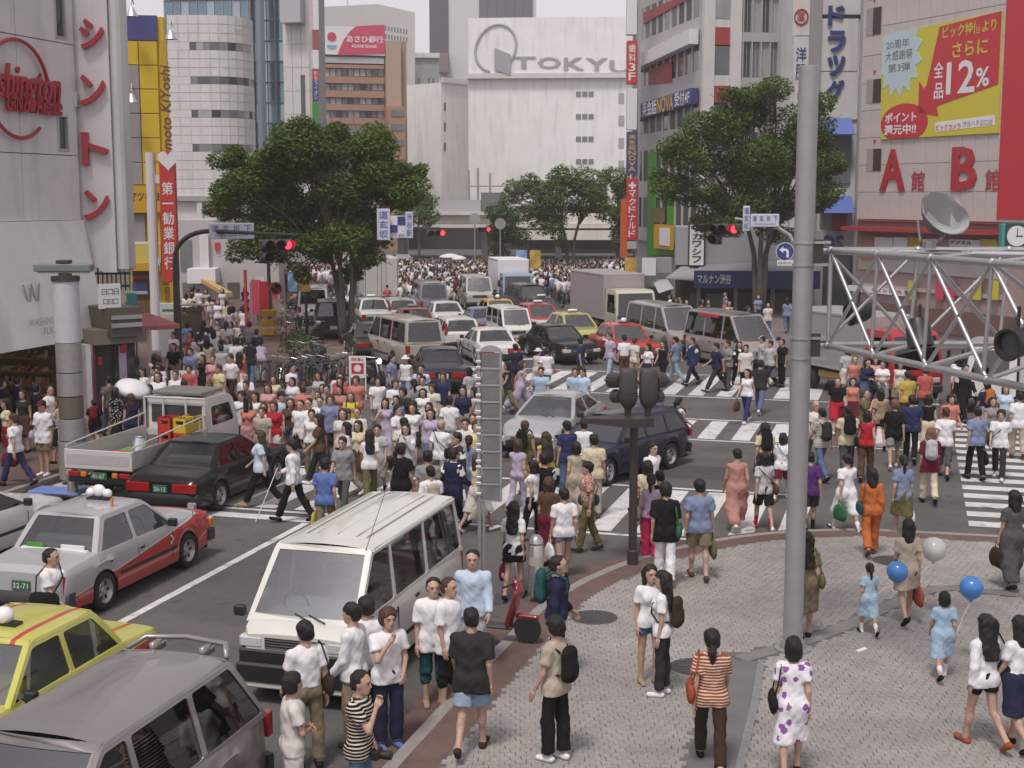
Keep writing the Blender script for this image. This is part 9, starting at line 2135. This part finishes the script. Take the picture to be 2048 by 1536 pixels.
# ---------------------------------------------------------------- labels that single people out
HAIRW = dict(short='short-haired', crop='cropped-haired', mop='shaggy-haired', thin='balding', bob='bob-haired', mid='shoulder-length-haired', long='long-haired', pony='ponytailed', bun='bun-haired', low_pony='low-ponytailed', cap='capped', sunhat='sun-hatted')
def gar(spec):
 k, c = spec.split(':'); c, pt = (c.split('/') + [None])[:2]; w = {'stripe': ' striped', 'flower': ' flowered', 'dots': ' speckled', 'camo': ' mottled'}.get(pt, '')
 return f'{CNAME.get(c, c)}{w} {KNAME.get(k, k)}'
def zone(p):
 u, v = p.x * cos(A1) - p.y * sin(A1), p.x * sin(A1) + p.y * cos(A1)
 if inside((u, v), PLU): return 'on the paved plaza'
 if inside((p.x, p.y), [(q.x, q.y) for q in LEFTP]): return 'on the left pavement'
 if inside((p.x, p.y), [(q.x, q.y) for q in RIGHTP]): return 'by the right-hand shops'
 if v < 25.5: return 'beside the plaza kerb' if u > -9.5 else 'among the waiting cars'
 if v < 32 and u < -1.5: return 'on the near crossing'
 if u > -2 and v < 45: return 'on the right-hand crossing'
 if v < 45: return 'on the road mid-junction'
 if v < 53: return 'on the far crossing'
 return 'in the street behind'
LMK = [('the yellow taxi', UV(-10.1, 14)), ('the white van', UV(-7.9, 19)), ('the silver taxi', UV(-13.2, 22)), ('the black saloon', UV(-15.6, 28)), ('the flatbed truck', UV(-17.2, 29.5)), ('the silver saloon', P2(1.2, 37)), ('the navy estate', P2(2.5, 32.8)), ('the pedestrian signal', P2(2.2, 24.4)), ('the silver pole', P2(4.2, 19.8)), ('the red scooter', P2(-.3, 20.2)), ('the slatted panel', P2(-.5, 22)), ('the lamp column', P2(-10.7, 33)), ('the curved pole', P2(-13, 53)), ('the bicycles', P2(-7.5, 49)), ('the notice stand', P2(-5, 46)), ('the silver vans', P2(7.7, 56)), ('the red taxi', P2(4.6, 56)), ('the red-cabbed truck', P2(11.9, 46)), ('the red pole', P2(-11.8, 60)), ('the red parasol', P2(-11, 47)), ('the bank banner', P2(-15, 60)), ('the shoe shop', P2(-14, 38)), ('the kiosk', P2(8.5, 84)), ('the right-hand tree', P2(13, 73)), ('the awning', P2(15, 78)), ('the white box truck', P2(18, 42))]
taken = {}
def face_w(hd):
 a = (hd + 180) % 360 - 180; return 'facing away' if abs(a) < 45 else 'facing the camera' if abs(a) > 135 else 'facing left' if a > 0 else 'facing right'
for q in PEOPLE:
 hs = HAIRW[q['hair'].split(':')[0]]; kid = 'small child, a ' if q['h'] < 1.35 else ''; g = gar(q['top']) + (' and ' + gar(q['bot']) if q['bot'] else ''); q['desc'] = 'person in ' + g
 if q.get('far'):
  q['label'] = f'person in {g} in the packed far crowd'; continue
 z = zone(q['pos']); near = sorted(LMK, key=lambda m: (m[1].xy - q['pos'].xy).length)
 who = 'child' if q['h'] < 1.35 else 'person'
 cand = [f'{hs} {who} in {g} {z}', f'{hs} {who} in {g} {z}, {face_w(q["hd"])}'] + [f'{hs} {who} in {g} near {m[0]}' for m in near[:4]]
 for c in cand:
  if c not in taken and len(c.split()) <= 16: break
 else: c = f'{who} in {g} {z}, {face_w(q["hd"])}'
 taken[c] = 1; q['label'] = c
nm = {}
for q in PEOPLE: tag(q['o'], q['label'], 'person', 'people in the packed far crowd' if q.get('far') else 'people walking and waiting in the street')
bl = {}
for t, kind, c, rec in BAGS:
 w = rec['top'].split(':'); l = f'{CNAME.get(c, c)} {BAGN[kind][1]} {BAGN[kind][2]} the {rec["label"].split(",")[0]}'
 ws = l.split()
 if len(ws) > 16: l = f'{CNAME.get(c, c)} {BAGN[kind][1]} of the person in {gar(rec["top"])} {zone(rec["pos"])}'
 if l in bl: l = f'{CNAME.get(c, c)} {BAGN[kind][1]} with the {rec["desc"]}'
 bl[l] = 1; tag(t, l, BAGN[kind][1], 'bags carried by people')
# small litter and wear on the plaza
rr = random.Random(4)
for i, (px, py) in enumerate(((1723, 1300), (1380, 1150), (870, 1100), (960, 1290))):
 p = G(px, py, floor_z(*G(px, py).xy) + .004); o = thing('paper_scrap', ['white paper scrap on the open paving at right', 'pale scrap on the paving near the green bag', 'scrap on the asphalt behind the white van', 'leaf scrap under the red scooter'][i], 'litter', p, rr.uniform(0, 3)); MB().add([(-.1, -.03, 0), (.1, -.04, .004), (.12, .03, .012), (0, .045, .004), (-.11, .03, .008)], [(0, 1, 2, 3, 4)]).build('paper', WHT, o)
